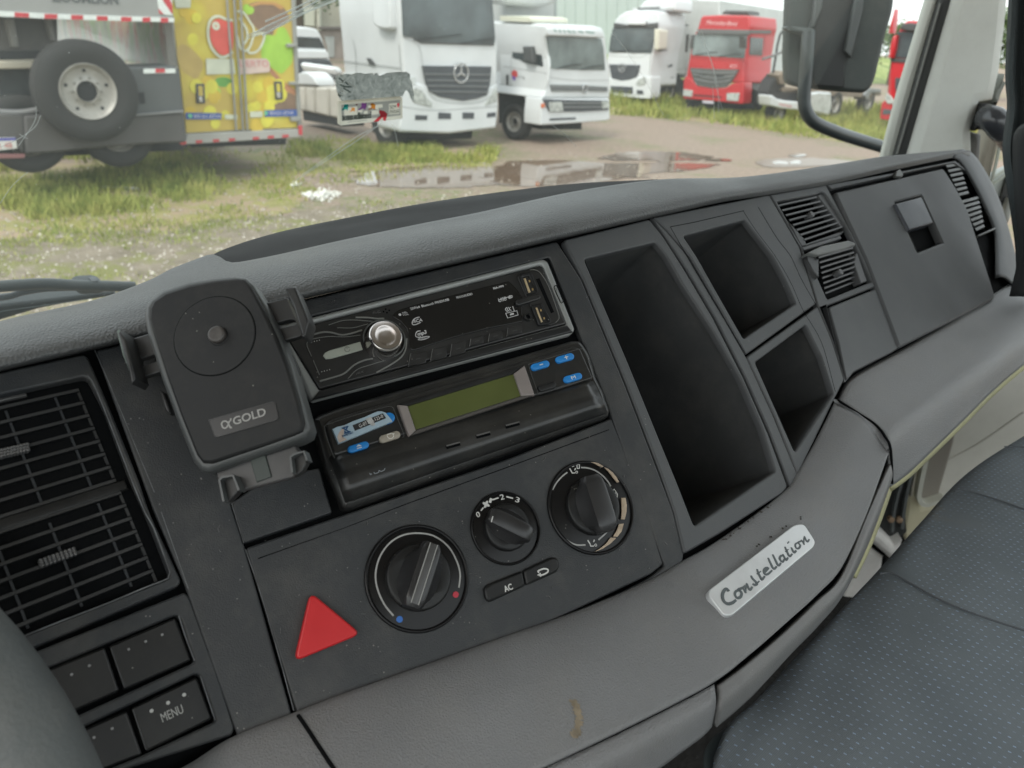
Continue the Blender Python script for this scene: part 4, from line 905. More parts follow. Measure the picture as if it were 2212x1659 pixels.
# ------------------------------------------------------------------ tachograph
TB = mat('tacho_black', (.014, .0145, .0145), .32, vary=.2, vscale=18, speck=.7, dust=.10, bump=.06, bscale=900)
TAC = thing('tachograph', 'black tachograph with green display and blue buttons between the radio and the climate dials', 'tachograph', FA.at(1000, 930, -.004))
bd_px = [(676, 903), (690, 893), (737, 876), (1237, 733), (1252, 733), (1262, 742), (1276, 765), (1291, 815), (1306, 845), (1320, 886), (1317, 899), (1150, 958), (760, 1098), (742, 1097), (735, 1080), (705, 1010)]
plate('housing', FA, bd_px, TB, TAC, -.010, .006, .0035, r=.002)
uf = plate('front_face', FA, [(702, 915), (715, 905), (1240, 748), (1254, 752), (1283, 818), (700 + 25, 985), (718, 978)], TB, TAC, .004, .0085, .0015, r=.002)
# bulged drawer front
d0 = [(716, 996), (1284, 826)]; rowsD = [((711, 984), (1282, 818), .0075), ((717, 1000), (1290, 830), .0105), ((728, 1030), (1300, 852), .0150), ((738, 1060), (1310, 872), .0145), ((746, 1082), (1315, 888), .0095), ((750, 1092), (1316, 896), .001)]
vs = []; NU = 24; NR = 16
for j in range(NR):
    t = j / (NR - 1) * (len(rowsD) - 1); k = min(int(t), len(rowsD) - 2); f_ = t - k
    a, b = rowsD[k], rowsD[k + 1]; A = [a[0][0] + (b[0][0] - a[0][0]) * f_, a[0][1] + (b[0][1] - a[0][1]) * f_]; B = [a[1][0] + (b[1][0] - a[1][0]) * f_, a[1][1] + (b[1][1] - a[1][1]) * f_]
    ff = f_ * f_ * (3 - 2 * f_); c_ = a[2] + (b[2] - a[2]) * ff
    for i in range(NU): s = i / (NU - 1); l = FA.loc(A[0] + (B[0] - A[0]) * s, A[1] + (B[1] - A[1]) * s, c_); vs.append(FA.W(l.x, l.y, c_ if 0 < i < NU - 1 else c_ - .002))
mb = MB(); mb.add(vs, [(j * NU + i, j * NU + i + 1, (j + 1) * NU + i + 1, (j + 1) * NU + i) for j in range(NR - 1) for i in range(NU - 1)])
DR = obj('drawer', mb.mesh(), TB, TAC, sharp=80); sdf = DR.modifiers.new('s', 'SOLIDIFY'); sdf.thickness = .002; sdf.offset = -1
PK = mat('display_bevel', (.20, .175, .165), .5, vary=.1, vscale=60, dust=.2)
hole = q('t11', 366, 962, 1190, 708, 1255, 900, 440, 1168)
LC = plate('display', FA, q('t11', 428, 975, 1122, 760, 1172, 905, 482, 1126), mat('lcd_green', (.080, .095, .028), .22, vary=.12, vscale=30), TAC, .006, .0095, .0002)
plate('bezel_wedge', FA, q('t11', 366, 962, 430, 968, 484, 1128, 440, 1168), PK, LC, .008, .0115, .0008); plate('bezel_wedge', FA, q('t11', 1190, 708, 1120, 760, 1170, 905, 1255, 900), PK, LC, .008, .0115, .0008)
plate('bezel_edge', FA, q('t11', 366, 962, 1190, 708, 1120, 762, 430, 972), BLACK, LC, .008, .0105, .0006); plate('bezel_edge', FA, q('t11', 440, 1168, 484, 1128, 1170, 905, 1255, 900), mat('bezel_dusty', (.06, .055, .05), .6), LC, .008, .0105, .0006)
BLU = mat('button_blue', (.008, .18, .50), .45, vary=.1, vscale=60); CRM = mat('button_cream', (.30, .27, .22), .5, vary=.08, vscale=60)
def pill(cx, cy, dx, dy, r_, material, lab=None, c0=.007, c1=.0105, k='t11'):
    (a, b) = q(k, cx - dx, cy - dy, cx + dx, cy + dy); A, B = FA.loc(*a, c1), FA.loc(*b, c1); rr = FA.m(a[0], a[1], r_ * ZK[k][2])
    d = (B - A).normalized(); nn = Vector((-d.y, d.x)); pts = [A + (nn * math.cos(t) - d * math.sin(t)) * rr for t in [math.pi * i / 8 for i in range(9)]] + [B - (nn * math.cos(t) - d * math.sin(t)) * rr for t in [math.pi * i / 8 for i in range(9)]]
    mb = MB(); prism_mb(mb, FA, pts, [], c0, c1, .0007); return obj('button', clean(mb.mesh()), material, TAC, lab)
p = pill(1292, 707, 38, -11, 23, BLU, 'blue tachograph button marked with a minus'); strokes('mark', FA, [q('t11', 1286, 706, 1308, 700)], 2.0, WHITE, p, .0105)
p = pill(1452, 659, 38, -11, 23, BLU, 'blue tachograph button marked with a plus'); strokes('mark', FA, [q('t11', 1446, 658, 1470, 652), q('t11', 1454, 644, 1462, 668)], 1.8, WHITE, p, .0105)
p = pill(1504, 787, 38, -11, 23, BLU, 'blue tachograph button marked M'); text('mark', 'M', FA, q('t11', 1496, 800)[0], q('t11', 1522, 792)[0], 7.6, WHITE, p, .0105)
pill(1337, 845, 38, -11, 22, BLACK, 'black tachograph button')
p = pill(112, 1236, 44, -14, 24, BLU, 'blue tachograph eject button'); strokes('mark', FA, [q('R3', 640, 838, 722, 812)], 2, WHITE, p, .0105)
mb = MB(); prism_mb(mb, FA, [FA.loc(*x, .0108) for x in q('R3', 632, 808, 662, 765, 718, 785)], [], .0105, .0108, 0); obj('mark', mb.mesh(), WHITE, p)
p = pill(316, 1170, 44, -14, 25, CRM, 'cream tachograph button with a cup symbol'); strokes('mark', FA, [q('R3', 1160, 598, 1252, 575, 1270, 620, 1250, 655, 1210, 665, 1172, 640, 1160, 598), q('R3', 1250, 590, 1285, 580)], 1.4, mat('cup_pale', (.62, .6, .55), .6), p, .0105)
pill(300, 1050, 14, -5, 35, BLU, 'blue tachograph button half hidden by a sticker')
STK = mat('sticker_pale', (.33, .43, .50), .35, vary=.12, vscale=60)
sk = plate('seal_sticker', FA, q('R3', 215, 500, 300, 462, 430, 430, 560, 368, 760, 298, 930, 222, 1000, 193, 1060, 192, 1130, 215, 1190, 280, 1255, 370, 950, 490, 640, 620, 320, 748), STK, TAC, .0085, .0112, .0002, label='pale blue seal sticker with a black number strip')
plate('number_strip', FA, q('R3', 562, 435, 830, 330, 1085, 228, 1143, 312, 870, 425, 605, 532), mat('sticker_black', (.02, .02, .022), .4), sk, .0112, .0114, 0)
text('lettering', 'G-07.855.123-0', FA, q('R3', 690, 476)[0], q('R3', 1098, 298)[0], 7.6, WHITE, sk, .0114)
plate('worn_patch', FA, q('R3', 330, 560, 430, 430, 400, 640, 470, 680, 330, 740, 300, 640), mat('worn_pink', (.42, .34, .29), .7, vary=.3, vscale=200), sk, .0112, .0113, 0); plate('worn_patch', FA, q('R3', 780, 330, 880, 290, 960, 430, 900, 450, 850, 400), mat('worn_pink2', (.36, .36, .35), .7, vary=.3, vscale=200), sk, .0114, .0116, 0)
NV = mat('sticker_navy', (.01, .06, .16), .5)
text('lettering', 'INMETRO', FA, q('R3', 395, 642)[0], q('R3', 578, 574)[0], 4.6, NV, sk, .0113)
strokes('emblem', FA, [q('R3', 420, 575, 528, 540), q('R3', 380, 488, 490, 452), q('R3', 440, 575, 430, 530), q('R3', 500, 545, 400, 485), q('R3', 450, 510, 475, 470)], 2.6, NV, sk, .0113, smooth=False)
for cx, cy in ((725, 1227), (920, 1160), (1110, 1095)):
    (a, b) = q('t11', cx - 44, cy + 12, cx + 44, cy - 12); strokes('drawer_notch', FA, [[a, b]], 8.5, VOID, DR, .0152, .0005); strokes('notch_lip', FA, [[(a[0], a[1] - 3), (b[0], b[1] - 3)]], 3, mat('notch_grey', (.09, .088, .085), .5), DR, .0157, .0003)
WR = mat('worn_letter', (.20, .22, .24), .5)
strokes('worn_lettering', FA, [q('R3', 835, 1250, 860, 1262, 872, 1288, 895, 1272), q('R3', 932, 1245, 940, 1268, 965, 1268, 1010, 1248, 1020, 1215, 1002, 1203), q('R3', 1028, 1215, 1040, 1230, 1065, 1232, 1108, 1210, 1120, 1180, 1105, 1165)], 1.7, WR, DR, .0145)
GE = mat('pad_edge', (.07, .072, .072), .35)
strokes('pad_outline', FA, [q('t11', 1215, 700, 1400, 645, 1540, 603, 1570, 610, 1610, 690, 1630, 745, 1610, 790, 1300, 890, 1275, 880, 1225, 745, 1215, 700)], 1.2, GE, uf, .0085)
strokes('pad_outline', FA, [q('R3', 250, 1000, 170, 800, 85, 530, 90, 480, 130, 420, 700, 230, 1150, 115, 1230, 108, 1280, 150, 1290, 200, 1440, 560, 1440, 630, 1400, 685)], 1.3, GE, uf, .0085)

# ------------------------------------------------------------------ phone holder
HB = mat('holder_black', (.011, .0115, .012), .6, spec=.35, bump=.15, bscale=1500, vary=.1, vscale=25, speck=.5, dust=.07)
HR = mat('holder_rim', (.060, .064, .064), .42, vary=.1, vscale=20, dust=.1)
FH = Fr(at(500, 800, .402), cdir(1, -.33, 0.02), -cdir(.31, .94, -.26))
HO = thing('phone_holder', 'empty black phone holder with clamp arms, standing left of the radio', 'phone holder', FH.at(560, 1000, -.01))
rim_px = q('t01', 926, 400, 930, 330, 962, 278, 1050, 215, 1220, 160, 1380, 135, 1520, 124, 1590, 134, 1640, 180, 1725, 320, 1800, 480, 1885, 690, 1960, 960, 2002, 1110, 1985, 1165, 1930, 1195, 1700, 1275, 1345, 1402, 1290, 1392, 1240, 1330, 1130, 1050, 1035, 790, 942, 495)
face_px = q('t01', 962, 410, 966, 340, 990, 288, 1070, 235, 1230, 185, 1390, 155, 1530, 142, 1585, 150, 1625, 195, 1700, 330, 1780, 500, 1862, 700, 1935, 940, 1968, 1080, 1955, 1135, 1900, 1160, 1690, 1235, 1370, 1342, 1310, 1340, 1270, 1290, 1170, 1040, 1080, 790, 985, 495)
body = plate('body', FH, rim_px, HR, HO, -.014, -.001, .003)
plate('face', FH, face_px, HB, HO, -.003, .0012, .0016)
cp = FH.loc(*q('t01', 1390, 515)[0], .0016)
disc('magnet_pad', FH, cp, FH.m(463, 725, 89), HB, HO, -.001, .0018, .0005, 64)
disc('pad_groove', FH, cp, FH.m(463, 725, 90.5), VOID, HO, -.001, .0014, .0001, 64, inner=FH.m(463, 725, 88))
disc('release_button', FH, FH.loc(*q('t01', 1398, 508)[0], .005), FH.m(463, 725, 21.5), GLOSS, HO, .0, .0022, .0006, 32)
disc('release_button', FH, FH.loc(*q('t01', 1396, 503)[0], .005), FH.m(463, 725, 19), mat('button_bronze', (.05, .045, .042), .35, dust=.25, vary=.2, vscale=200), HO, .0, .005, .0012, 32)
lp = q('t01', 1352, 1062, 1760, 945, 1782, 950, 1803, 1045, 1790, 1062, 1410, 1172, 1390, 1168)
plate('name_plate', FH, lp, mat('holder_plate', (.020, .020, .021), .3, speck=.4, vary=.1), HO, .0, .0015, .0002, r=.001)
strokes('plate_edge', FH, [lp + lp[:1]], .8, mat('plate_edge', (.06, .06, .06), .4), HO, .0014, smooth=False)
TG = mat('holder_print', (.30, .295, .28), .5)
text('lettering', 'GOLD', FH, q('t01', 1515, 1096)[0], q('t01', 1726, 1030)[0], 17.5, TG, HO, .0015, bold=.015)
strokes('lettering_sign', FH, [q('t01', 1488, 1068, 1470, 1108, 1448, 1114, 1436, 1092, 1442, 1075, 1462, 1070, 1480, 1085, 1492, 1112, 1502, 1108), q('t01', 1496, 1052, 1494, 1070)], 3.2, TG, HO, .0015)
HD = mat('holder_arm', (.016, .0165, .017), .42, vary=.15, vscale=25, dust=.08)
FH2 = FH.off(-.008)
al = plate('clamp_arm', FH2, q('t01', 812, 546, 950, 505, 1000, 492, 1065, 742, 862, 806, 845, 770), HD, HO, -.004, .0, .0008, holes=[q('t01', 862, 692, 900, 672, 1005, 640, 1015, 680, 905, 716, 868, 712)], hr=.002)
jl = plate('jaw', FH2, q('t01', 778, 478, 815, 545, 875, 795, 850, 829, 832, 742, 760, 500), HD, al, -.002, .012, .001)
plate('jaw_pad', FH2, q('t01', 752, 488, 764, 472, 786, 485, 830, 640, 858, 728, 832, 745, 790, 640), mat('foam_green', (.12, .145, .13), .8, bump=1, bscale=500, vary=.3, vscale=60), al, -.006, .006, .001)
ar = plate('clamp_arm', FH2, q('t01', 1690, 308, 1730, 300, 1862, 270, 1975, 512, 1840, 552, 1790, 552), HD, HO, -.004, .0, .0008, holes=[q('t01', 1778, 440, 1880, 412, 1918, 420, 1918, 440, 1780, 474)], hr=.002)
plate('jaw', FH2, q('t01', 1843, 204, 1880, 195, 1912, 198, 2002, 420, 1975, 515, 1960, 530, 1900, 330), HD, ar, -.002, .010, .0012, r=.001)
plate('jaw_pad', FH2, q('t01', 1852, 278, 1872, 282, 1968, 440, 1962, 512, 1945, 500), mat('foam_grey', (.07, .07, .062), .8, vary=.4, vscale=90), ar, -.004, .0, .0006)
ft = plate('foot_bracket', FH2, q('t01', 1388, 1392, 1915, 1222, 1942, 1270, 1995, 1330, 1900, 1435, 1545, 1525, 1480, 1595, 1462, 1600), mat('foot_plastic', (.045, .045, .046), .4, vary=.1, vscale=20, dust=.15), HO, -.004, .0, .001)
for px, ln in ((q('t01', 1418, 1450, 1440, 1432, 1508, 1420, 1530, 1470, 1548, 1520, 1480, 1594, 1452, 1598), q('t01', 1448, 1590, 1420, 1452, 1440, 1432, 1508, 1422, 1530, 1475, 1546, 1518)), (q('t01', 1882, 1300, 1905, 1285, 1968, 1265, 1990, 1330, 1960, 1395, 1905, 1430, 1890, 1400), q('t01', 1892, 1405, 1882, 1302, 1905, 1284, 1968, 1266, 1988, 1325))):
    fp = plate('foot', FH2, px, HD, ft, -.002, .003, .0008); strokes('foot_lip', FH2, [ln], 4.5, mat('foot_edge', (.075, .08, .08), .4), fp, .0, .008, smooth=False)
plate('slide', FH2, q('t01', 1620, 1322, 1718, 1286, 1758, 1430, 1662, 1466), mat('slide_green', (.035, .045, .04), .5), ft, -.001, .001, .0004)
plate('side_tab', FH2, q('t01', 1845, 628, 1885, 625, 1930, 720, 1938, 780, 1915, 795), HD, HO, -.006, -.002, .001, r=.002)
plate('side_tab', FH2, q('t01', 1030, 870, 1060, 880, 1112, 1020, 1095, 1030, 1065, 1000), HD, HO, -.006, -.002, .001, r=.002)
tube('stem', [FH.at(470, 780, -.014), FH.at(455, 800, -.05), FL.at(430, 900, .0)], .012, HD, HO)

# ------------------------------------------------------------------ the yard outside
ZU = Vector((0, 0, 1))
def nodes_mat(name):
    M = bpy.data.materials.new(name); M.use_nodes = True; MATS[name] = M; n = M.node_tree
    return M, n, n.nodes['Principled BSDF'], n.links.new
def ramp(n, stops):
    r = n.nodes.new('ShaderNodeValToRGB'); e = r.color_ramp.elements
    while len(e) < len(stops): e.new(0.5)
    for k, (p, c) in enumerate(stops): e[k].position = p; e[k].color = (*c, 1)
    return r
def noise(n, sc, det=6, rough=.55, src=None, L=None, dist=0):
    a = n.nodes.new('ShaderNodeTexNoise'); a.inputs['Scale'].default_value = sc; a.inputs['Detail'].default_value = det
    a.inputs['Roughness'].default_value = rough; a.inputs['Distortion'].default_value = dist
    if src: L(src, a.inputs['Vector'])
    return a
def mixc(n, L, fac, a, b):
    m_ = n.nodes.new('ShaderNodeMix'); m_.data_type = 'RGBA'
    for s, v in ((0, fac), (6, a), (7, b)):
        if hasattr(v, 'links'): L(v, m_.inputs[s])
        else: m_.inputs[s].default_value = v if s == 0 else (*v, 1)
    return m_.outputs[2]
# ground
GM, n, b, L = nodes_mat('yard_earth'); tc = n.nodes.new('ShaderNodeTexCoord'); oc = tc.outputs['Object']
n1 = noise(n, .35, 8, .6, oc, L); n2 = noise(n, 9, 8, .7, oc, L); n3 = noise(n, 40, 4, .6, oc, L)
r1 = ramp(n, [(.35, (.12, .075, .048)), (.5, (.25, .175, .125)), (.68, (.33, .25, .19))]); L(n2.outputs['Fac'], r1.inputs['Fac'])
r2 = ramp(n, [(.40, (.13, .105, .085)), (.62, (.42, .34, .275))]); L(n3.outputs['Fac'], r2.inputs['Fac'])
c1 = mixc(n, L, .45, r1.outputs[0], r2.outputs[0])
gr = ramp(n, [(.50, (0, 0, 0)), (.62, (1, 1, 1))]); L(n1.outputs['Fac'], gr.inputs['Fac'])
n4 = noise(n, 5, 8, .7, oc, L); gr2 = ramp(n, [(.42, (0, 0, 0)), (.6, (1, 1, 1))]); L(n4.outputs['Fac'], gr2.inputs['Fac'])
mu = n.nodes.new('ShaderNodeMath'); mu.operation = 'MULTIPLY'; L(gr.outputs[0], mu.inputs[0]); L(gr2.outputs[0], mu.inputs[1])
L(mixc(n, L, mu.outputs[0], c1, (.13, .16, .05)), b.inputs['Base Color']); b.inputs['Roughness'].default_value = .85
bu = n.nodes.new('ShaderNodeBump'); bu.inputs['Strength'].default_value = .6; bu.inputs['Distance'].default_value = .02; L(n3.outputs['Fac'], bu.inputs['Height']); L(bu.outputs[0], b.inputs['Normal'])
mb = MB(); N = 40
mb.add([(-300 + 600 * (i / N), -100 + 700 * (j / N), 0) for j in range(N + 1) for i in range(N + 1)], [(j * (N + 1) + i, j * (N + 1) + i + 1, (j + 1) * (N + 1) + i + 1, (j + 1) * (N + 1) + i) for j in range(N) for i in range(N)])
structure(obj('ground', mb.mesh(), GM, smooth=False))
def blob(name, px, material, h=.004, jit=.12, sub=5, kind='structure', seed=1):
    rnd = random.Random(seed); P_ = [onz(u, v) for u, v in px]; o = []
    for i in range(len(P_)):
        a, b_ = P_[i], P_[(i + 1) % len(P_)]; d = (b_ - a).length; nn = Vector((-(b_ - a).y, (b_ - a).x, 0)).normalized()
        for k in range(sub): t = k / sub; p = a.lerp(b_, t) + nn * rnd.uniform(-1, 1) * min(d * .12, jit * (1 if k else .3)); o.append(Vector((p.x, p.y)))
    tri = tessellate_polygon([[Vector((p.x, p.y, 0)) for p in o]])
    mb = MB(); mb.add([(p.x, p.y, h) for p in o], tri); ob = obj(name, mb.mesh(), material, smooth=False); ob['kind'] = kind; return ob, o
# grass-grown soil and grass
def grassy(name, c0_, c1_, dirt, thr):
    M, n, b, L = nodes_mat(name); tc = n.nodes.new('ShaderNodeTexCoord'); oc = tc.outputs['Object']
    a = noise(n, 3, 8, .7, oc, L); r = ramp(n, [(.3, c0_), (.7, c1_)]); L(a.outputs['Fac'], r.inputs['Fac'])
    d = noise(n, 1.3, 8, .75, oc, L); rd = ramp(n, [(thr, (0, 0, 0)), (thr + .08, (1, 1, 1))]); L(d.outputs['Fac'], rd.inputs['Fac'])
    L(mixc(n, L, rd.outputs[0], r.outputs[0], dirt), b.inputs['Base Color']); b.inputs['Roughness'].default_value = .9; return M
GS1 = grassy('grass_soil', (.17, .17, .05), (.30, .27, .10), (.30, .225, .15), .46)
GS2 = grassy('gravel_soil', (.11, .09, .06), (.27, .225, .17), (.16, .16, .05), .50)
PIX_G1 = [(-60, 345), (140, 352), (330, 335), (400, 318), (520, 330), (650, 322), (740, 300), (900, 318), (1060, 322), (1080, 345), (1040, 362), (900, 372), (760, 378), (690, 372), (640, 392), (700, 420), (640, 440), (600, 470), (460, 500), (250, 520), (-60, 545)]
PIX_G2 = [(1290, 205), (1480, 232), (1640, 250), (1760, 255), (1920, 265), (2100, 275), (2100, 330), (1940, 318), (1800, 305), (1660, 283), (1500, 262), (1300, 246), (1270, 225)]
blob('grass_ground', PIX_G1, GS1, .004, .25, seed=3); blob('grass_ground', PIX_G2, GS1, .004, .3, seed=4)
blob('gravel_ground', [(-80, 530), (300, 500), (560, 470), (760, 440), (1000, 430), (1500, 400), (1500, 800), (-200, 1000)], GS2, .008, .25, seed=5)
# puddles
PM, n, b, L = nodes_mat('puddle_water'); b.inputs['Base Color'].default_value = (.17, .115, .078, 1); b.inputs['Roughness'].default_value = .04; b.inputs['Specular IOR Level'].default_value = 1.0
tc = n.nodes.new('ShaderNodeTexCoord'); w1 = noise(n, 2.5, 3, .5, tc.outputs['Object'], L); bu = n.nodes.new('ShaderNodeBump'); bu.inputs['Strength'].default_value = .09; bu.inputs['Distance'].default_value = .02; L(w1.outputs['Fac'], bu.inputs['Height']); L(bu.outputs[0], b.inputs['Normal'])
for i, px in enumerate(([(760, 386), (800, 372), (860, 362), (960, 357), (1010, 361), (1080, 359), (1100, 349), (1200, 347), (1290, 352), (1330, 354), (1440, 352), (1560, 356), (1500, 368), (1420, 374), (1340, 387), (1250, 402), (1150, 404), (1060, 400), (1000, 406), (900, 408), (820, 404), (770, 398)],
          [(1290, 343), (1330, 331), (1400, 328), (1480, 330), (1545, 340), (1510, 347), (1420, 347), (1330, 348)], [(1630, 352), (1650, 345), (1700, 342), (1760, 342), (1815, 346), (1880, 352), (1800, 358), (1700, 362), (1650, 361)])):
    PM2 = PM.copy() if i == 2 else PM
    if i == 2: PM2.node_tree.nodes['Principled BSDF'].inputs['Roughness'].default_value = .3; PM2.node_tree.nodes['Principled BSDF'].inputs['Specular IOR Level'].default_value = .25
    blob('puddle', px, PM2, .012, .05, 5, 'structure', 11 + i)
rnd = random.Random(21)
for i in range(16):     # small broken puddles round the big ones
    u, v = rnd.choice([(rnd.uniform(760, 1400), rnd.uniform(350, 412)), (rnd.uniform(1400, 1860), rnd.uniform(330, 362))]); a, b_ = rnd.uniform(14, 46), rnd.uniform(1.5, 4.5)
    blob('puddle', [(u + a * math.cos(t * .785) * rnd.uniform(.6, 1.2), v + b_ * math.sin(t * .785) * rnd.uniform(.6, 1.2)) for t in range(8)], PM, .0125 + i * .0004, .05, 4, 'structure', 40 + i)
# grass blades
from mathutils import noise as mnoise
def blades(name, regions, material, seed=2, thr_=-.16):
    rnd = random.Random(seed); vs, fs = [], []
    for px, cnt, h0_, h1_ in regions:
        u0, u1 = min(p[0] for p in px), max(p[0] for p in px); v0, v1 = min(p[1] for p in px), max(p[1] for p in px); k = 0
        while k < cnt:
            u, v = rnd.uniform(u0, u1), rnd.uniform(v0, v1); ins = False; j = len(px) - 1
            for i in range(len(px)):
                if (px[i][1] > v) != (px[j][1] > v) and u < (px[j][0] - px[i][0]) * (v - px[i][1]) / (px[j][1] - px[i][1]) + px[i][0]: ins = not ins
                j = i
            if not ins: continue
            k += 1; p = onz(u, v)
            if mnoise.noise(Vector((p.x * .9, p.y * .9, 1.7))) + .35 * mnoise.noise(Vector((p.x * 3, p.y * 3, 4))) < thr_: continue
            s = (p - CAMP).length / 9
            for _ in range(3):
                q_ = p + Vector((rnd.gauss(0, .06), rnd.gauss(0, .06), 0)) * max(1, s); a = rnd.uniform(0, 6.28); h = rnd.uniform(h0_, h1_); wv = .006 * max(1, s * 1.2)
                d = Vector((math.cos(a), math.sin(a), 0)); ln = Vector((rnd.gauss(0, .35), rnd.gauss(0, .35), 1)) * h; i0 = len(vs)
                vs += [q_ - d * wv, q_ + d * wv, q_ + ln * .6 + d * wv * .6, q_ + ln]; fs += [(i0, i0 + 1, i0 + 2), (i0, i0 + 2, i0 + 3)]
    me = bpy.data.meshes.new(name); me.from_pydata([tuple(p) for p in vs], [], fs); return stuff(obj(name, me, material, smooth=False))
BM, n, b, L = nodes_mat('grass_blades'); tc = n.nodes.new('ShaderNodeTexCoord'); a_ = noise(n, 2.2, 8, .8, tc.outputs['Object'], L)
r = ramp(n, [(.32, (.08, .12, .022)), (.45, (.20, .245, .04)), (.57, (.35, .35, .085)), (.72, (.36, .27, .14))]); L(a_.outputs['Fac'], r.inputs['Fac']); L(r.outputs[0], b.inputs['Base Color']); b.inputs['Roughness'].default_value = .7
blades('grass', [(PIX_G1, 2600, .03, .10), ([(-60, 340), (330, 335), (420, 345), (470, 400), (380, 450), (-60, 490)], 4200, .06, .20), ([(380, 340), (640, 330), (640, 400), (560, 450), (400, 470)], 500, .04, .12), ([(640, 300), (1070, 320), (1060, 350), (850, 355), (640, 340)], 2200, .08, .2),
                 (PIX_G2, 3500, .15, .42), ([(1290, 205), (2100, 255), (2100, 275), (1290, 228)], 2600, .3, .65)], BM)

blades('grass', [([(-60, 520), (300, 490), (600, 460), (900, 420), (1000, 440), (700, 500), (400, 590), (-60, 700)], 1500, .02, .06), ([(640, 340), (1060, 350), (1000, 372), (700, 400)], 350, .02, .07)], BM, 6, .05)
rnd = random.Random(12); SG = MB()      # loose stones
for _ in range(5200):
    u, v = rnd.uniform(-60, 1500), rnd.uniform(330, 700)
    if v < 330 + max(0, (900 - u)) * .12: continue
    p_ = onz(u, v, .012); r_ = rnd.uniform(.006, .02) * (1 if rnd.random() < .93 else 1.8); k = 5; a0 = rnd.uniform(0, 6)
    SG.add([p_ + Vector((0, 0, r_ * .7))] + [p_ + Vector((math.cos(a0 + j * 1.257) * r_ * rnd.uniform(.7, 1.3), math.sin(a0 + j * 1.257) * r_ * rnd.uniform(.7, 1.3), -.004)) for j in range(k)], [(0, 1 + j, 1 + (j + 1) % k) for j in range(k)])
SM_, n, b, L = nodes_mat('loose_stone'); tc = n.nodes.new('ShaderNodeTexCoord'); a_ = noise(n, 30, 2, .5, tc.outputs['Object'], L); r = ramp(n, [(.35, (.16, .12, .09)), (.5, (.33, .29, .24)), (.68, (.62, .58, .52))]); L(a_.outputs['Fac'], r.inputs['Fac']); L(r.outputs[0], b.inputs['Base Color']); b.inputs['Roughness'].default_value = .85
stuff(obj('gravel', SG.mesh(), SM_, smooth=False))
# paints
WP = mat('white_paint', (.63, .65, .66), .32, vary=.06, vscale=1.5, coat=.3, dust=.05); WP2 = mat('white_paint_dull', (.47, .49, .48), .5, vary=.08, vscale=2, dust=.1)
GLS = mat('dark_glass', (.035, .045, .048), .08, spec=.9, vary=.5, vscale=1.4); GLP = mat('pale_glass', (.15, .18, .18), .12, spec=.8, vary=.5, vscale=1.1); GLM = mat('mid_glass', (.065, .082, .088), .08, spec=.9, vary=.5, vscale=1.2); GRL = mat('grille_dark', (.055, .060, .068), .5, vary=.15, vscale=4); GRL2 = mat('grille_grey', (.20, .21, .21), .4, metal=.4, vary=.1)
DK = mat('under_dark', (.020, .021, .022), .8, vary=.3, vscale=3); TYR = mat('tyre_rubber', (.028, .028, .027), .85, vary=.15, vscale=3, bump=.3, bscale=60); RIM = mat('rim_silver', (.31, .30, .275), .45, metal=.25, vary=.15, vscale=6, dust=.3)
LMP = mat('headlamp', (.40, .42, .40), .15, vary=.35, vscale=14, coat=.5); CHX = mat('chrome_emblem', (.6, .61, .62), .25, metal=.9); RDP = mat('red_paint', (.44, .010, .016), .38, vary=.06, vscale=1.5, coat=.4); PLT = mat('plate_white', (.55, .52, .58), .5); PLB = mat('plate_blue', (.06, .06, .30), .5); SHD = mat('dark_trim', (.06, .062, .062), .5)
def facing(u, v, h, ex): return Fr(onz(u, v, h), ex, ZU)
def revolve(name, F, L_, prof, material, parent, n_=44, label=None):
    mb = MB(); vs = [F.W(L_.x + r_ * math.cos(2 * math.pi * i / n_), L_.y + r_ * math.sin(2 * math.pi * i / n_), c_) for r_, c_ in prof for i in range(n_)]
    mb.add(vs, [(k * n_ + i, k * n_ + (i + 1) % n_, (k + 1) * n_ + (i + 1) % n_, (k + 1) * n_ + i) for k in range(len(prof) - 1) for i in range(n_)])
    return obj(name, mb.mesh(), material, parent, label, sharp=40)
def wheel(F, L_, r_, parent, c=0.0, wd_=.28, rimf=.56, lab=None, name='wheel'):
    ty = revolve(name, F, L_, [(r_ * rimf, c - wd_), (r_ * .93, c - wd_), (r_, c - wd_ * .85), (r_, c - wd_ * .12), (r_ * .965, c - .02), (r_ * .86, c + .012), (r_ * .72, c + .008), (r_ * rimf * 1.02, c - .02), (r_ * rimf, c - .05)], TYR, parent, label=lab)
    rm = revolve('rim', F, L_, [(r_ * rimf * 1.02, c - .03), (r_ * rimf * .98, c - .008), (r_ * rimf * .90, c - .03), (r_ * rimf * .84, c - .07), (r_ * rimf * .62, c - .085), (r_ * rimf * .44, c - .075), (r_ * rimf * .38, c - .06), (r_ * rimf * .36, c - .10)], RIM, ty)
    revolve('hub', F, L_, [(r_ * rimf * .37, c - .11), (r_ * rimf * .2, c - .10), (.002, c - .10)], DK, ty)
    mb = MB()
    for i in range(10):
        t = 2 * math.pi * i / 10; prism_mb(mb, F, disc_pts((L_.x + r_ * rimf * .50 * math.cos(t), L_.y + r_ * rimf * .50 * math.sin(t)), r_ * .022, 8), [], c - .09, c - .060, .002)
    obj('wheel_nuts', mb.mesh(), mat('nut_steel', (.20, .19, .17), .5, metal=.4), ty)
    mb = MB()
    for i in range(5):
        t = 2 * math.pi * (i + .25) / 5; prism_mb(mb, F, disc_pts((L_.x + r_ * rimf * .74 * math.cos(t), L_.y + r_ * rimf * .74 * math.sin(t)), r_ * .035, 10), [], c - .09, c - .070, 0)
    obj('hand_holes', mb.mesh(), DK, ty); return ty
def P(name, F, k, a, material, parent, c0=0, c1=.01, bev=.004, r=0, **kw): return plate(name, F, q(k, *a), material, parent, c0, c1, bev, r, **kw)
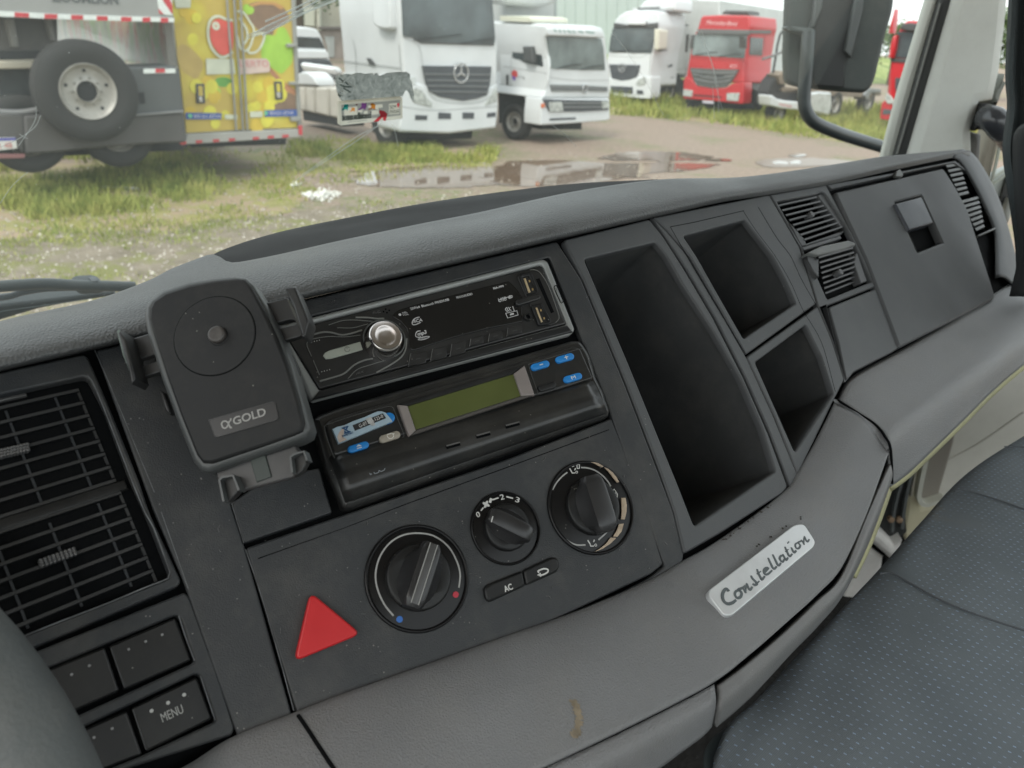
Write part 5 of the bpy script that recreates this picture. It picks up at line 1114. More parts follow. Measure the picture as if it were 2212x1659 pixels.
def plateno(F, k, a, parent, s=None):
    pl = P('number_plate', F, k, a, PLT, parent, .0, .03, .002); p = q(k, *a)
    P2 = [p[0], p[1], (p[1][0] + (p[2][0] - p[1][0]) * .3, p[1][1] + (p[2][1] - p[1][1]) * .3), (p[0][0] + (p[3][0] - p[0][0]) * .3, p[0][1] + (p[3][1] - p[0][1]) * .3)]
    plate('plate_band', F, P2, PLB, pl, .03, .032, 0); return pl

# ---- white tractor unit with the star, nearest
LX = horiz(vp(3050, 178))
F1 = facing(950, 288, .32, LX)
TR1 = thing('truck', 'large white truck with a round three-pointed star, beside the sticker on the glass', 'truck', onz(930, 318))
P('cab', F1, 't10', (372, -160, 378, 100, 392, 300, 402, 500, 405, 560, 800, 660, 1010, 560, 1018, 300, 1005, 240, 978, 0, 965, -160), WP, TR1, -2.15, 0, .06, r=.05)
P('bumper', F1, 't10', (395, 500, 388, 700, 378, 835, 385, 858, 700, 868, 1005, 832, 1020, 690, 1016, 540, 800, 640), WP, TR1, -.75, .04, .05, r=.04)
S1 = Fr(F1.at(*q('t10', 392, 250)[0]), F1.n, ZU)
dd = -S1.loc(737, 100).x
P('windscreen', F1, 't10', (385, -160, 398, 120, 402, 235, 460, 242, 505, 275, 520, 282, 990, 296, 1000, 250, 985, 60, 968, -160), GLM, TR1, -.02, .02, .01, r=.03)
P('wiper_well', F1, 't10', (410, 236, 470, 246, 520, 282, 990, 297, 992, 288, 700, 272, 520, 262, 470, 236), SHD, TR1, .0, .03, .004)
gr_ = P('grille', F1, 't10', (535, 427, 975, 432, 966, 540, 945, 618, 880, 640, 790, 655, 640, 628, 572, 592, 552, 520), GRL, TR1, .0, .07, .01)
strokes('grille_bars', F1, [q('t10', 548, 480, 972, 484), q('t10', 556, 520, 968, 524), q('t10', 562, 556, 962, 562), q('t10', 575, 592, 955, 598)], 2.2, GRL2, gr_, .07, .02, smooth=False)
def star(F, u, v, rp, parent, sp=True, c=.07):
    Lc = F.loc(u, v, c); rr = F.m(u, v, rp); e = disc('emblem', F, Lc, rr, CHX, parent, c - .01, c + .03, .005, 36, inner=rr * .86)
    mb = MB()
    for a in (90, 210, 330):
        t = R(a); d = Vector((math.cos(t), math.sin(t))); nn = Vector((-d.y, d.x)); prism_mb(mb, F, [Lc + d * rr * .9, Lc + nn * rr * .14 - d * rr * .05, Lc - nn * rr * .14 - d * rr * .05], [], c - .01, c + .025, .004)
    if sp: obj('emblem_star', mb.mesh(), CHX, e)
    return e
star(F1, *q('t10', 773, 472)[0], 21, TR1)
for a in ((440, 600, 480, 566, 528, 590, 560, 640, 592, 668, 585, 695, 470, 662), (940, 660, 985, 600, 1004, 575, 1014, 610, 1006, 655, 935, 688)): P('headlight', F1, 't10', a, LMP, TR1, .02, .06, .008, r=.02)
for a in ((630, 728, 712, 733, 712, 772, 628, 772), (786, 728, 862, 730, 860, 770, 786, 770), (482, 745, 560, 748, 556, 778, 478, 778), (946, 732, 1002, 728, 1000, 756, 944, 762)): P('air_intake', F1, 't10', a, GRL, TR1, .03, .05, .004, r=.01)
plateno(F1, 't10', (722, 772, 822, 772, 820, 808, 722, 808), TR1)
strokes('panel_gap', F1, [q('t10', 395, 240, 500, 290, 530, 430, 548, 520, 600, 640, 790, 672, 950, 640, 1012, 520), q('t10', 395, 690, 600, 715, 1018, 690)], 1.2, mat('gap_grey', (.25, .26, .26), .6), TR1, .04, .004)
sw_ = P('side_window', S1, 't10', (184, -60, 190, 140, 215, 190, 290, 215, 356, 240, 350, 100, 348, -60), GLS, TR1, -.01, .015, .006, r=.03)
mr = P('mirror', S1, 't10', (200, -120, 310, -120, 314, 180, 300, 194, 235, 182, 205, 150), WP, TR1, .02, .20, .04, r=.04)
P('door_handle', S1, 't10', (160, 376, 185, 378, 214, 418, 180, 418), SHD, TR1, .0, .03, .005)
strokes('door_line', S1, [q('t10', 40, 0, 60, 200, 90, 330, 95, 480), q('t10', 372, 240, 385, 470), q('t10', 10, 395, 380, 440)], 1.4, mat('gap_grey', (.25, .26, .26), .6), TR1, .0, .004)
for a in ((5, 470, 395, 500, 400, 545, 10, 500),): P('side_step', S1, 't10', a, WP2, TR1, -.3, .01, .02)
wheel(S1, S1.loc(*q('t10', 270, 800)[0]), .50, TR1, -.05)
Fw = F1.off(-1.3); P('front_axle', F1, 't10', (420, 820, 860, 815, 850, 900, 430, 910), DK, TR1, -1.6, -.3, .05)
wheel(Fr(F1.W(F1.loc(*q('t10', 1012, 400)[0]).x - .35, 0, 0), F1.n, ZU), S1.loc(*q('t10', 270, 800)[0]), .50, TR1, -.05)
for a, b_ in ((140, 222), (228, 342), (352, 520), (535, 690)):
    P('fuel_tank', S1, 'Bk', (a, 1115 + (a - 140) * .04, b_, 1115 + (b_ - 140) * .04, b_ - 3, 1430 + (b_ - 140) * .22, a + 5, 1425 + (a - 140) * .22), mat('tank_beige', (.55, .52, .46), .5, vary=.08, vscale=3), TR1, -.6, -.05, .05, r=.05)
P('mudguard', S1, 'Bk', (120, 1100, 125, 960, 180, 925, 250, 935, 320, 990, 362, 1060, 372, 1105), WP, TR1, -.5, -.02, .04)
P('chassis', S1, 'Bk', (180, 1400, 700, 1500, 700, 1640, 200, 1560), DK, TR1, -.7, -.12, .02)

# ---- small white truck with a box body
LX2 = horiz(vp(2750, 160)); F2_ = facing(1240, 272, .38, LX2)
TR2 = thing('truck', 'small white box truck with a red and purple mark on its door', 'truck', onz(1180, 297))
P('cab', F2_, 't10', (1322, 162, 1360, 155, 1640, 168, 1695, 182, 1712, 235, 1736, 450, 1742, 560, 1742, 640, 1300, 640, 1330, 560, 1348, 500, 1340, 430, 1328, 300), WP, TR2, -1.75, 0, .05, r=.05)
P('bumper', F2_, 't10', (1305, 640, 1740, 640, 1742, 770, 1720, 782, 1500, 800, 1292, 812, 1296, 720), WP, TR2, -.45, .05, .03, r=.03)
S2 = Fr(F2_.at(*q('t10', 1336, 400)[0]), F2_.n, ZU)
P('door', S2, 't10', (1060, 158, 1325, 168, 1345, 430, 1338, 520, 1300, 640, 1290, 700, 1215, 690, 1190, 640, 1150, 590, 1080, 562, 1030, 570, 1030, 250), WP, TR2, -.05, .012, .02, r=.03)
P('sill', S2, 't10', (1190, 680, 1300, 690, 1298, 800, 1225, 782), WP, TR2, -.4, .0, .02)
P('windscreen', F2_, 't10', (1334, 234, 1500, 238, 1688, 250, 1702, 320, 1712, 456, 1560, 455, 1355, 445), GLP, TR2, -.02, .02, .01, r=.04)
P('sun_visor', F2_, 't10', (1330, 180, 1640, 190, 1694, 205, 1700, 246, 1500, 236, 1332, 230), WP, TR2, .0, .16, .03)
strokes('worn_lettering', F2_, [q('t10', 1378, 192, 1395, 205), q('t10', 1410, 194, 1425, 210), q('t10', 1440, 195, 1452, 212), q('t10', 1465, 197, 1490, 212), q('t10', 1500, 200, 1515, 214), q('t10', 1540, 203, 1570, 212), q('t10', 1585, 206, 1640, 214)], 4, mat('faded_teal', (.28, .38, .36), .6), TR2, .16, .004, smooth=False)
P('side_window', S2, 't10', (1114, 202, 1240, 206, 1275, 240, 1296, 330, 1306, 432, 1240, 418, 1180, 404, 1160, 388, 1106, 374), GLS, TR2, .01, .03, .006, r=.03)
P('mirror', S2, 't10', (1172, 300, 1232, 300, 1240, 410, 1180, 402), SHD, TR2, .03, .18, .03, r=.02)
P('upper_grille', F2_, 't10', (1358, 548, 1560, 552, 1726, 562, 1728, 594, 1560, 592, 1366, 594), GRL2, TR2, .0, .03, .004)
gg_ = P('lower_grille', F2_, 't10', (1308, 642, 1500, 648, 1730, 650, 1732, 714, 1560, 724, 1350, 726), GRL, TR2, .04, .08, .006)
strokes('grille_bars', F2_, [q('t10', 1440, 668, 1690, 668), q('t10', 1440, 695, 1690, 693)], 3, GRL2, gg_, .08, .02, smooth=False)
strokes('grille_bars', F2_, [q('t10', 1365, 572, 1725, 578)], 1.5, GRL, TR2, .03, .01, smooth=False)
for a in ((1350, 662, 1432, 660, 1440, 722, 1352, 724), (1690, 655, 1732, 655, 1733, 702, 1695, 705)): P('headlight', F2_, 't10', a, LMP, TR2, .05, .10, .006, r=.01)
P('marker_lamp', F2_, 't10', (1302, 672, 1320, 672, 1320, 698, 1302, 698), mat('amber', (.6, .16, .06), .4), TR2, .04, .08, .004)
P('bumper_slot', F2_, 't10', (1350, 768, 1520, 760, 1520, 774, 1352, 782), GRL, TR2, .04, .06, .002); plateno(F2_, 't10', (1536, 738, 1616, 738, 1615, 786, 1538, 790), TR2)
em = F2_.loc(*q('t10', 1580, 577)[0], .04); er = F2_.m(1264, 192, 9); ee = disc('emblem', F2_, em, er, CHX, TR2, .0, .05, .004, 30, inner=er * .82)
strokes('emblem_letters', F2_, [q('t10', 1566, 562, 1574, 590, 1580, 572, 1587, 590, 1594, 562)], 1.2, CHX, ee, .03, .01, smooth=False)
lg = P('door_emblem', S2, 't10', (1102, 470, 1115, 452, 1138, 462, 1142, 490, 1130, 505, 1106, 505), mat('logo_red', (.55, .05, .05), .5), TR2, .012, .02, .001, r=.01)
P('door_emblem_lower', S2, 't10', (1104, 490, 1130, 500, 1128, 520, 1112, 520), mat('logo_purple', (.20, .10, .40), .5), TR2, .02, .024, .001)
strokes('door_lettering', S2, [q('t10', 1150, 492, 1150, 512), q('t10', 1162, 490, 1172, 508), q('t10', 1182, 490, 1182, 515, 1190, 512)], 1.3, GRL, TR2, .014, .004, smooth=False)
P('door_handle', S2, 't10', (1066, 484, 1080, 484, 1080, 550, 1068, 550), SHD, TR2, .012, .04, .005)
wheel(S2, S2.loc(*q('t10', 1108, 790)[0]), S2.m(*q('t10', 1108, 790)[0], 37), TR2, -.03)
P('wheel_arch', S2, 't10', (1015, 600, 1080, 575, 1140, 592, 1185, 640, 1215, 700, 1225, 790, 1020, 800), DK, TR2, -.5, -.12, 0)
Fo = Fr(F2_.W(F2_.loc(*q('t10', 1740, 700)[0]).x - .3, 0, 0), F2_.n, ZU); wheel(Fo, S2.loc(*q('t10', 1108, 790)[0]), S2.m(*q('t10', 1108, 790)[0], 37), TR2, -.0)
P('axle', F2_, 't10', (1300, 780, 1560, 775, 1560, 840, 1300, 840), DK, TR2, -1.6, -.5, .02)
Fb = F2_.off(-1.9)
P('cargo_box', Fb, 't10', (1062, -200, 1398, -200, 1396, 560, 1062, 560), WP2, TR2, -4.5, 0, .03)
P('box_edge', Fb, 't10', (1384, -200, 1400, -200, 1396, 400, 1382, 400), mat('edge_alu', (.33, .36, .35), .5), TR2, .0, .02, .004)
ru = P('roof_unit', Fb, 't10', (1042, -120, 1390, -120, 1392, 20, 1340, 40, 1240, 48, 1080, 30, 1045, 10), WP2, TR2, .0, .45, .08, r=.1)
P('roof_hatch', F2_, 't10', (1222, 112, 1440, 112, 1470, 122, 1472, 150, 1225, 145), mat('cream_roof', (.70, .70, .58), .5), TR2, -1.3, -.4, .03)

# ---- second white tractor, further back
LX3 = -horiz(vp(1106 - 2500, 60 - 160)); F3 = facing(1370, 208, .35, LX3)
TR3 = thing('truck', 'white truck with star grille, between the small box truck and a red truck', 'truck', onz(1400, 230))
P('cab', F3, 'T1', (186, 262, 232, 190, 330, 128, 560, 118, 705, 125, 712, 290, 640, 600, 618, 820, 612, 1000, 130, 960, 105, 700, 130, 560), WP, TR3, -2.1, 0, .08, r=.1)
P('bumper', F3, 'T1', (110, 900, 620, 880, 612, 1130, 590, 1142, 150, 1112, 120, 1040), WP, TR3, -.7, .05, .04, r=.06)
P('roof_deflector', F3.off(-.6), 'T1', (380, 128, 470, 92, 520, 25, 600, -20, 900, -20, 900, 130), WP, TR3, -1.4, 0, .1, r=.1)
strokes('roof_gap', F3.off(-.5), [q('T1', 460, 98, 720, 90)], 3, SHD, TR3, .0, .02, smooth=False)
P('windscreen', F3, 'T1', (178, 318, 690, 322, 650, 470, 622, 614, 130, 600, 145, 460), GLM, TR3, -.02, .03, .01, r=.05)
P('sun_visor', F3, 'T1', (186, 262, 340, 282, 560, 278, 690, 258, 690, 322, 185, 316), SHD, TR3, .0, .1, .02)
P('visor_lamp', F3, 'T1', (345, 240, 560, 240, 545, 288, 355, 285), WP, TR3, .05, .2, .03, r=.03)
g3 = P('grille', F3, 'T1', (132, 740, 488, 750, 470, 830, 448, 892, 370, 920, 280, 932, 165, 905), GRL, TR3, .0, .06, .01); star(F3, *q('T1', 288, 780)[0], 9, TR3)
P('lower_grille', F3, 'T1', (152, 990, 405, 1000, 408, 1082, 152, 1062), GRL, TR3, .04, .07, .01); P('fog_lamp_recess', F3, 'T1', (450, 1035, 525, 1040, 532, 1088, 455, 1086), GRL, TR3, .04, .07, .01)
P('headlight', F3, 'T1', (438, 965, 490, 905, 555, 880, 562, 940, 540, 975, 470, 985), LMP, TR3, .04, .08, .01, r=.03)
S3 = Fr(F3.at(*q('T1', 640, 560)[0]), -F3.n, ZU)
P('door', S3, 'T1', (700, 290, 1050, 300, 1060, 700, 1050, 860, 960, 860, 870, 840, 640, 830, 650, 600), WP2, TR3, -.05, .01, .02)
P('side_window', S3, 'T1', (735, 318, 868, 332, 862, 560, 790, 585, 700, 596), SHD, TR3, .01, .03, .01); P('mirror', S3, 'T1', (716, 335, 820, 350, 800, 560, 708, 575), mat('mirror_cream', (.70, .68, .58), .5), TR3, .03, .22, .04, r=.04)
P('side_vent', S3, 'T1', (1028, 395, 1060, 395, 1040, 600, 1016, 600), SHD, TR3, .01, .03, .005)
strokes('roof_line', S3, [q('T1', 700, 292, 1050, 290)], 3, SHD, TR3, .01, .01, smooth=False); P('door_handle', S3, 'T1', (808, 760, 868, 735, 868, 765, 820, 780), SHD, TR3, .01, .04, .01)
P('wheel_arch', S3, 'T1', (735, 1000, 770, 880, 850, 842, 940, 862, 985, 940, 1000, 1100, 740, 1100), DK, TR3, -.3, .015, 0); P('side_skirt', S3, 'T1', (612, 860, 770, 860, 740, 1000, 700, 1040, 612, 1040), WP, TR3, -.3, .012, .02)
wheel(S3, S3.loc(*q('T1', 830, 1030)[0]), .52, TR3, .05); P('chassis', S3, 'T1', (980, 930, 1200, 930, 1200, 1090, 980, 1090), DK, TR3, -.8, -.05, .02)
P('trailer_box', F3.off(-3.0), 'T1', (640, 2, 1100, -6, 1408, 6, 1398, 420, 1380, 900, 640, 900), WP2, TR3, -9, 0, .04)

# ---- red truck
LX4 = -horiz(vp(1106 - 2000, -66)); F4 = facing(1540, 220, .5, LX4)
TR4 = thing('truck', 'red truck facing the yard with a white name over the windshield and pale square headlamps', 'truck', onz(1560, 245))
P('cab', F4, 'T1', (1192, 195, 1215, 182, 1400, 172, 1752, 180, 1762, 300, 1742, 380, 1700, 660, 1690, 830, 1690, 960, 1010, 940, 1035, 800, 1060, 650, 1108, 420, 1152, 330), RDP, TR4, -1.9, 0, .06, r=.06)
P('bumper', F4, 'T1', (1012, 880, 1090, 915, 1150, 990, 1330, 1020, 1480, 1010, 1560, 960, 1690, 950, 1682, 1195, 1640, 1198, 1350, 1165, 985, 1135, 992, 930), RDP, TR4, -.5, .06, .03, r=.04)
P('sun_visor', F4, 'T1', (1158, 333, 1752, 345, 1736, 402, 1138, 392), mat('visor_grey', (.11, .11, .11), .5), TR4, .0, .12, .02)
P('windscreen', F4, 'T1', (1130, 392, 1722, 404, 1708, 540, 1688, 674, 1400, 655, 1084, 636, 1100, 500), GLP, TR4, -.02, .03, .01, r=.04)
text('lettering', 'Mercedes-Benz', F4, q('T1', 1252, 280)[0], q('T1', 1612, 298)[0], 8.5, mat('pale_pink', (.70, .45, .45), .5), TR4, .002, .004, shear=.25)
text('lettering', '2533', F4, q('T1', 1520, 775)[0], q('T1', 1605, 778)[0], 6, mat('pale_pink', (.70, .45, .45), .5), TR4, .002, .004)
g4 = P('grille', F4, 'T1', (1064, 780, 1350, 795, 1622, 800, 1560, 915, 1480, 1002, 1330, 1020, 1150, 988, 1110, 930), mat('grille_taupe', (.085, .085, .082), .5), TR4, .0, .07, .01)
strokes('grille_bars', F4, [q('T1', 1080, 815, 1350, 840, 1600, 832), q('T1', 1098, 850, 1340, 900, 1580, 868), q('T1', 1120, 910, 1330, 950, 1540, 925)], 1.8, mat('bar_grey', (.20, .21, .21), .5), g4, .07, .03)
P('grille_slot', F4, 'T1', (1150, 855, 1240, 862, 1240, 885, 1155, 880), DK, g4, .07, .08, 0); P('grille_slot', F4, 'T1', (1370, 865, 1470, 868, 1465, 892, 1372, 890), DK, g4, .07, .08, 0)
for a in ((990, 1028, 1098, 1042, 1088, 1116, 985, 1104), (1488, 1072, 1636, 1070, 1622, 1168, 1488, 1156)): P('headlight', F4, 'T1', a, LMP, TR4, .05, .10, .01, r=.03)
plateno(F4, 'T1', (1210, 1122, 1338, 1136, 1338, 1196, 1214, 1186), TR4); P('bumper_slot', F4, 'T1', (1110, 1085, 1430, 1110, 1430, 1132, 1110, 1108), mat('dark_red', (.10, .01, .012), .6), TR4, .05, .065, 0)
P('roof_unit', F4.off(-.7), 'T1', (1422, 160, 1470, 118, 1730, 122, 1745, 165), SHD, TR4, -.8, 0, .04)
S4 = Fr(F4.at(*q('T1', 1742, 400)[0]), -F4.n, ZU)
P('side_window', S4, 'T1', (1768, 428, 1918, 438, 1902, 642, 1752, 632), GLS, TR4, .0, .02, .006, r=.02); P('side_band', S4, 'T1', (1758, 345, 2003, 348, 2003, 388, 1752, 384), mat('visor_grey', (.11, .11, .11), .5), TR4, .0, .02, .004)
P('mudguard', S4, 'T1', (1775, 1010, 1800, 890, 1880, 828, 1995, 830, 2004, 1000, 1900, 1010, 1860, 1060), mat('fender_grey', (.20, .21, .215), .6), TR4, -.4, .03, .02); wheel(S4, S4.loc(*q('T1', 1890, 1100)[0]), .5, TR4, .0)
P('side_steps', S4, 'T1', (1700, 950, 1800, 960, 1790, 1060, 1700, 1060), mat('dark_red', (.10, .01, .012), .6), TR4, .0, .03, .01)
wheel(Fr(F4.W(F4.loc(*q('T1', 1010, 1000)[0]).x + .32, 0, 0), -F4.n, ZU), S4.loc(*q('T1', 1890, 1100)[0]), .5, TR4, .0); P('axle', F4, 'T1', (1020, 1140, 1660, 1190, 1660, 1260, 1020, 1230), DK, TR4, -1.7, -.4, .02)

# ---- red truck beyond the mirror
F5 = facing(1905, 258, .42, LX4)
TR5 = thing('truck', 'red truck with dark visor, half hidden behind the white door pillar on the right', 'truck', onz(1925, 280))
P('cab', F5, 'T2', (1440, 260, 1500, 212, 2200, 250, 2230, 700, 2230, 1160, 1285, 1060, 1290, 960, 1305, 780, 1330, 640, 1360, 420), RDP, TR5, -2, 0, .06, r=.08)
P('bumper', F5, 'T2', (1285, 1030, 1230, 1070, 1212, 1235, 1330, 1252, 2200, 1330, 2220, 1120), RDP, TR5, -.6, .05, .03, r=.05)
P('sun_visor', F5, 'T2', (1420, 300, 1440, 250, 1520, 235, 2200, 300, 2200, 380, 1500, 325), SHD, TR5, .0, .2, .04); P('windscreen', F5, 'T2', (1400, 330, 1480, 325, 2200, 390, 2200, 680, 1500, 605, 1362, 592), GLS, TR5, -.02, .03, .01)
P('lower_trim', F5, 'T2', (1320, 595, 1500, 610, 1500, 655, 1325, 640), SHD, TR5, .0, .04, .01); P('mirror', F5, 'T2', (1348, 375, 1385, 362, 1368, 480, 1340, 602, 1298, 600, 1320, 470), RDP, TR5, .05, .3, .04)
P('grille', F5, 'T2', (1375, 805, 1800, 850, 1800, 1080, 1395, 1010, 1372, 900), GRL, TR5, .0, .05, .01); P('headlight', F5, 'T2', (1285, 960, 1330, 1000, 1372, 1060, 1360, 1082, 1290, 1072, 1268, 1020), LMP, TR5, .03, .09, .01, r=.03)
P('fog_lamp_recess', F5, 'T2', (1248, 1130, 1350, 1140, 1346, 1185, 1240, 1188), GRL, TR5, .04, .07, .01); P('air_deflector', F5.off(-1), 'T2', (1352, 150, 1365, 90, 1356, 210, 1335, 345, 1305, 345, 1325, 250), RDP, TR5, -.4, 0, .01)

# ---- stripped chassis behind the mirror
F6 = facing(1700, 232, .55, horiz(vp(3050, 178)))
TR6 = thing('truck_chassis', 'stripped truck chassis with white bumper and silver tank, behind the black side mirror', 'chassis', onz(1740, 262))
P('frame_rail', F6, 'T2', (200, 900, 500, 925, 1010, 960, 1230, 930, 1230, 990, 1000, 1010, 200, 960), mat('rail_rust', (.20, .16, .12), .8, vary=.3, vscale=5), TR6, -.9, -.1, .02)
P('bumper', F6, 'T2', (70, 990, 110, 990, 150, 1025, 250, 1045, 375, 1055, 375, 1140, 200, 1125, 80, 1095), WP, TR6, -.3, .1, .04, r=.04); strokes('bumper_stripe', F6, [q('T2', 170, 1080, 300, 1105)], 2, mat('stripe_red', (.5, .1, .1), .5), TR6, .1, .005)
P('fuel_tank', F6, 'T2', (490, 965, 600, 950, 715, 960, 720, 1100, 690, 1200, 520, 1165, 492, 1080), mat('alu_bright', (.60, .63, .63), .35, metal=.4, vary=.2, vscale=5), TR6, -.6, .0, .06, r=.06)
P('cab_shell', F6, 'T2', (100, 850, 160, 780, 235, 740, 240, 900, 120, 960, 60, 960), DK, TR6, -.5, -.1, .05); P('engine_block', F6, 'T2', (60, 960, 380, 920, 380, 1060, 140, 1040, 60, 1000), DK, TR6, -.6, -.1, .03)
tube('cab_frame', [F6.at(*p, -.3) for p in q('T2', 235, 290, 180, 360, 150, 480, 140, 560, 100, 800)], .035, DK, TR6); tube('cab_frame', [F6.at(*p, -.2) for p in q('T2', 0, 612, 120, 575, 240, 520)], .04, mat('rail_grey', (.13, .13, .13), .6), TR6); tube('cab_frame', [F6.at(*p, -.6) for p in q('T2', 235, 320, 215, 420, 205, 560)], .03, mat('alu_bright', (.60, .63, .63), .35), TR6)
P('wreck_panel', F6, 'T2', (165, 780, 235, 740, 225, 880, 180, 870), mat('rail_rust', (.20, .16, .12), .8), TR6, -.4, .0, .01)
P('mudguard', F6, 'T2', (1060, 990, 1090, 940, 1120, 915, 1230, 925, 1230, 960, 1130, 960, 1080, 1040), GRL2, TR6, -.5, .0, .02)
for x, y, in ((200, 1180), (790, 1090), (1130, 1060)): wheel(F6, F6.loc(*q('T2', x, y)[0]), .48, TR6, -.1)

# ---- white van far back on the left
F7 = facing(680, 166, .35, LX)
VAN = thing('van', 'white van with dark bumper parked far back beside the yellow box truck', 'van', onz(680, 180))
P('body', F7, 'Bk', (60, 350, 250, 352, 380, 380, 425, 450, 490, 640, 540, 700, 545, 800, 590, 900, 560, 1020, 60, 1040), WP, VAN, -3, 0, .06, r=.1)
P('windscreen', F7, 'Bk', (60, 470, 410, 488, 445, 550, 482, 632, 300, 622, 60, 614), GLS, VAN, .0, .02, .01); P('hood_edge', F7, 'Bk', (60, 640, 500, 650, 535, 700, 530, 765, 60, 765), WP, VAN, .0, .12, .05, r=.05)
P('bumper', F7, 'Bk', (60, 775, 540, 778, 600, 860, 605, 980, 560, 1030, 340, 1020, 60, 900), GRL, VAN, .0, .15, .04); P('bumper_trim', F7, 'Bk', (260, 905, 380, 905, 490, 890, 490, 915, 400, 942, 280, 940), CHX, VAN, .12, .18, .01)
CAR = thing('car', 'small white car nose just left of the big white truck', 'car', onz(735, 195))
P('hood', facing(735, 180, .5, LX), 'Bk', (575, 900, 600, 868, 660, 868, 710, 900, 720, 980, 620, 990), WP, CAR, -2, 0, .1, r=.08); P('nose', facing(735, 180, .5, LX), 'Bk', (600, 985, 720, 980, 720, 1060, 610, 1060), SHD, CAR, -.5, .02, .04)

# ---- yellow box truck, rear doors towards us
FY = facing(530, 300, .60, LX)
YT = thing('box_truck', 'box truck with yellow fruit pictures on its rear doors, beside the grey crane truck', 'truck', onz(520, 325))
YM, n, b, L = nodes_mat('fruit_print'); tc = n.nodes.new('ShaderNodeTexCoord'); oc = tc.outputs['Object']
v_ = n.nodes.new('ShaderNodeTexVoronoi'); v_.inputs['Scale'].default_value = 3.4; nz = noise(n, 2, 2, .5, oc, L); ad = n.nodes.new('ShaderNodeMix'); ad.data_type = 'VECTOR'; ad.inputs[0].default_value = .12; L(oc, ad.inputs[4]); L(nz.outputs['Color'], ad.inputs[5]); L(ad.outputs[1], v_.inputs['Vector'])
ry = ramp(n, [(.0, (.66, .62, .10)), (.45, (.60, .50, .05)), (.75, (.45, .33, .05)), (1, (.22, .20, .05))]); L(v_.outputs['Distance'], ry.inputs['Fac'])
nb = noise(n, .9, 3, .5, oc, L); rb = ramp(n, [(.45, (0, 0, 0)), (.6, (1, 1, 1))]); L(nb.outputs['Fac'], rb.inputs['Fac']); cm = mixc(n, L, rb.outputs[0], ry.outputs[0], (.50, .37, .08))
L(cm, b.inputs['Base Color']); b.inputs['Roughness'].default_value = .5
ALU = mat('door_alu', (.30, .30, .28), .5, metal=.3, vary=.1, vscale=4)
box_y = P('cargo_box', FY, 'Y1', (-60, -300, 1340, -300, 1362, 200, 1420, 1450, 1440, 1500, 180, 1560, 20, 0), ALU, YT, -.12, 0, .01)
dl = P('door', FY, 'Y1', (10, -300, 700, -300, 715, 200, 800, 1440, 175, 1480, 100, 760, 20, 200), YM, YT, .0, .03, .008); dr_ = P('door', FY, 'Y1', (722, -300, 1335, -300, 1352, 100, 1408, 1420, 820, 1440, 735, 200), YM, YT, .0, .03, .008)
def col(nm, rgb, r_=.55, **kw): return mat(nm, rgb, r_, vary=.12, vscale=5, **kw)
LIME = col('print_lime', (.34, .56, .07)); BRN = col('print_brown', (.22, .14, .09)); GRN = col('print_green', (.12, .32, .06)); YEL2 = col('print_yellow', (.66, .60, .07)); ORG = col('print_amber', (.62, .44, .05)); CRN = col('print_ochre', (.46, .33, .10))
P('print', FY, 'Y1', (1050, 380, 1165, 400, 1190, 310, 1265, 295, 1330, 420, 1360, 560, 1350, 700, 1230, 830, 1130, 760, 1000, 640, 1010, 500), LIME, dr_, .03, .032, 0, r=.06)
P('print', FY, 'Y1', (820, 60, 960, 15, 1110, 30, 1260, 80, 1330, 200, 1250, 280, 1160, 300, 1120, 430, 960, 330, 900, 250, 860, 180), BRN, dr_, .03, .0315, 0, r=.06)
P('print', FY, 'Y1', (800, 60, 850, 40, 930, 90, 920, 150, 860, 165, 810, 130), LIME, dr_, .032, .034, 0, r=.05); P('print', FY, 'Y1', (860, 55, 1000, 15, 1160, 25, 1260, 75, 1230, 110, 1140, 55, 1000, 50, 880, 80), col('print_tan', (.50, .27, .10)), dr_, .032, .034, 0)
P('print', FY, 'Y1', (1090, 740, 1150, 790, 1250, 900, 1385, 1000, 1390, 1060, 1290, 1020, 1180, 900, 1110, 820), col('print_rust', (.42, .20, .10)), dr_, .032, .034, 0, r=.02); P('print', FY, 'Y1', (1100, 1190, 1200, 1110, 1260, 1020, 1385, 1050, 1400, 1220, 1060, 1230), BRN, dr_, .03, .031, 0, r=.04)
P('print', FY, 'Y1', (500, 870, 600, 850, 680, 880, 670, 960, 560, 970, 490, 940), GRN, dl, .03, .032, 0, r=.05); P('print', FY, 'Y1', (60, 520, 150, 480, 260, 560, 380, 700, 300, 900, 140, 800, 80, 700), CRN, dl, .03, .031, 0, r=.1); P('print', FY, 'Y1', (500, 950, 560, 1000, 540, 1090, 480, 1110), LIME, dl, .03, .032, 0, r=.03)
mb = {0: MB(), 1: MB()}; rr_ = random.Random(5)
for dref, us, mt in ((dl, (30, 700), YEL2), (dr_, (840, 1340), YEL2), (dl, (30, 700), ORG), (dr_, (820, 1200), ORG)):
    m_ = MB()
    for k in range(11 if mt is YEL2 else 6):
        u, v = rr_.uniform(*us), rr_.choice([rr_.uniform(900, 1380), rr_.uniform(880, 1400), rr_.uniform(20, 460)])
        if dref is dr_ and v < 800: v = rr_.uniform(850, 1300); u = min(u, 1080)
        if dref is dl and v < 600 and 380 < u < 1000: u = rr_.uniform(60, 330)
        rad = rr_.uniform(9, 17); pu, pv = q('Y1', u, v)[0]; pts = [FY.loc(pu + rad * math.cos(t) * .9, pv + rad * math.sin(t)) for t in [2 * math.pi * i / 18 for i in range(18)]]
        c_ = .032 + .0012 * k + (.0006 if mt is ORG else 0); prism_mb(m_, FY, pts, [], .031, c_, 0)
    obj('printed_fruit', m_.mesh(), mt, dref)
RL = col('logo_coral', (.62, .09, .07)); PW = col('logo_white', (.58, .60, .48))
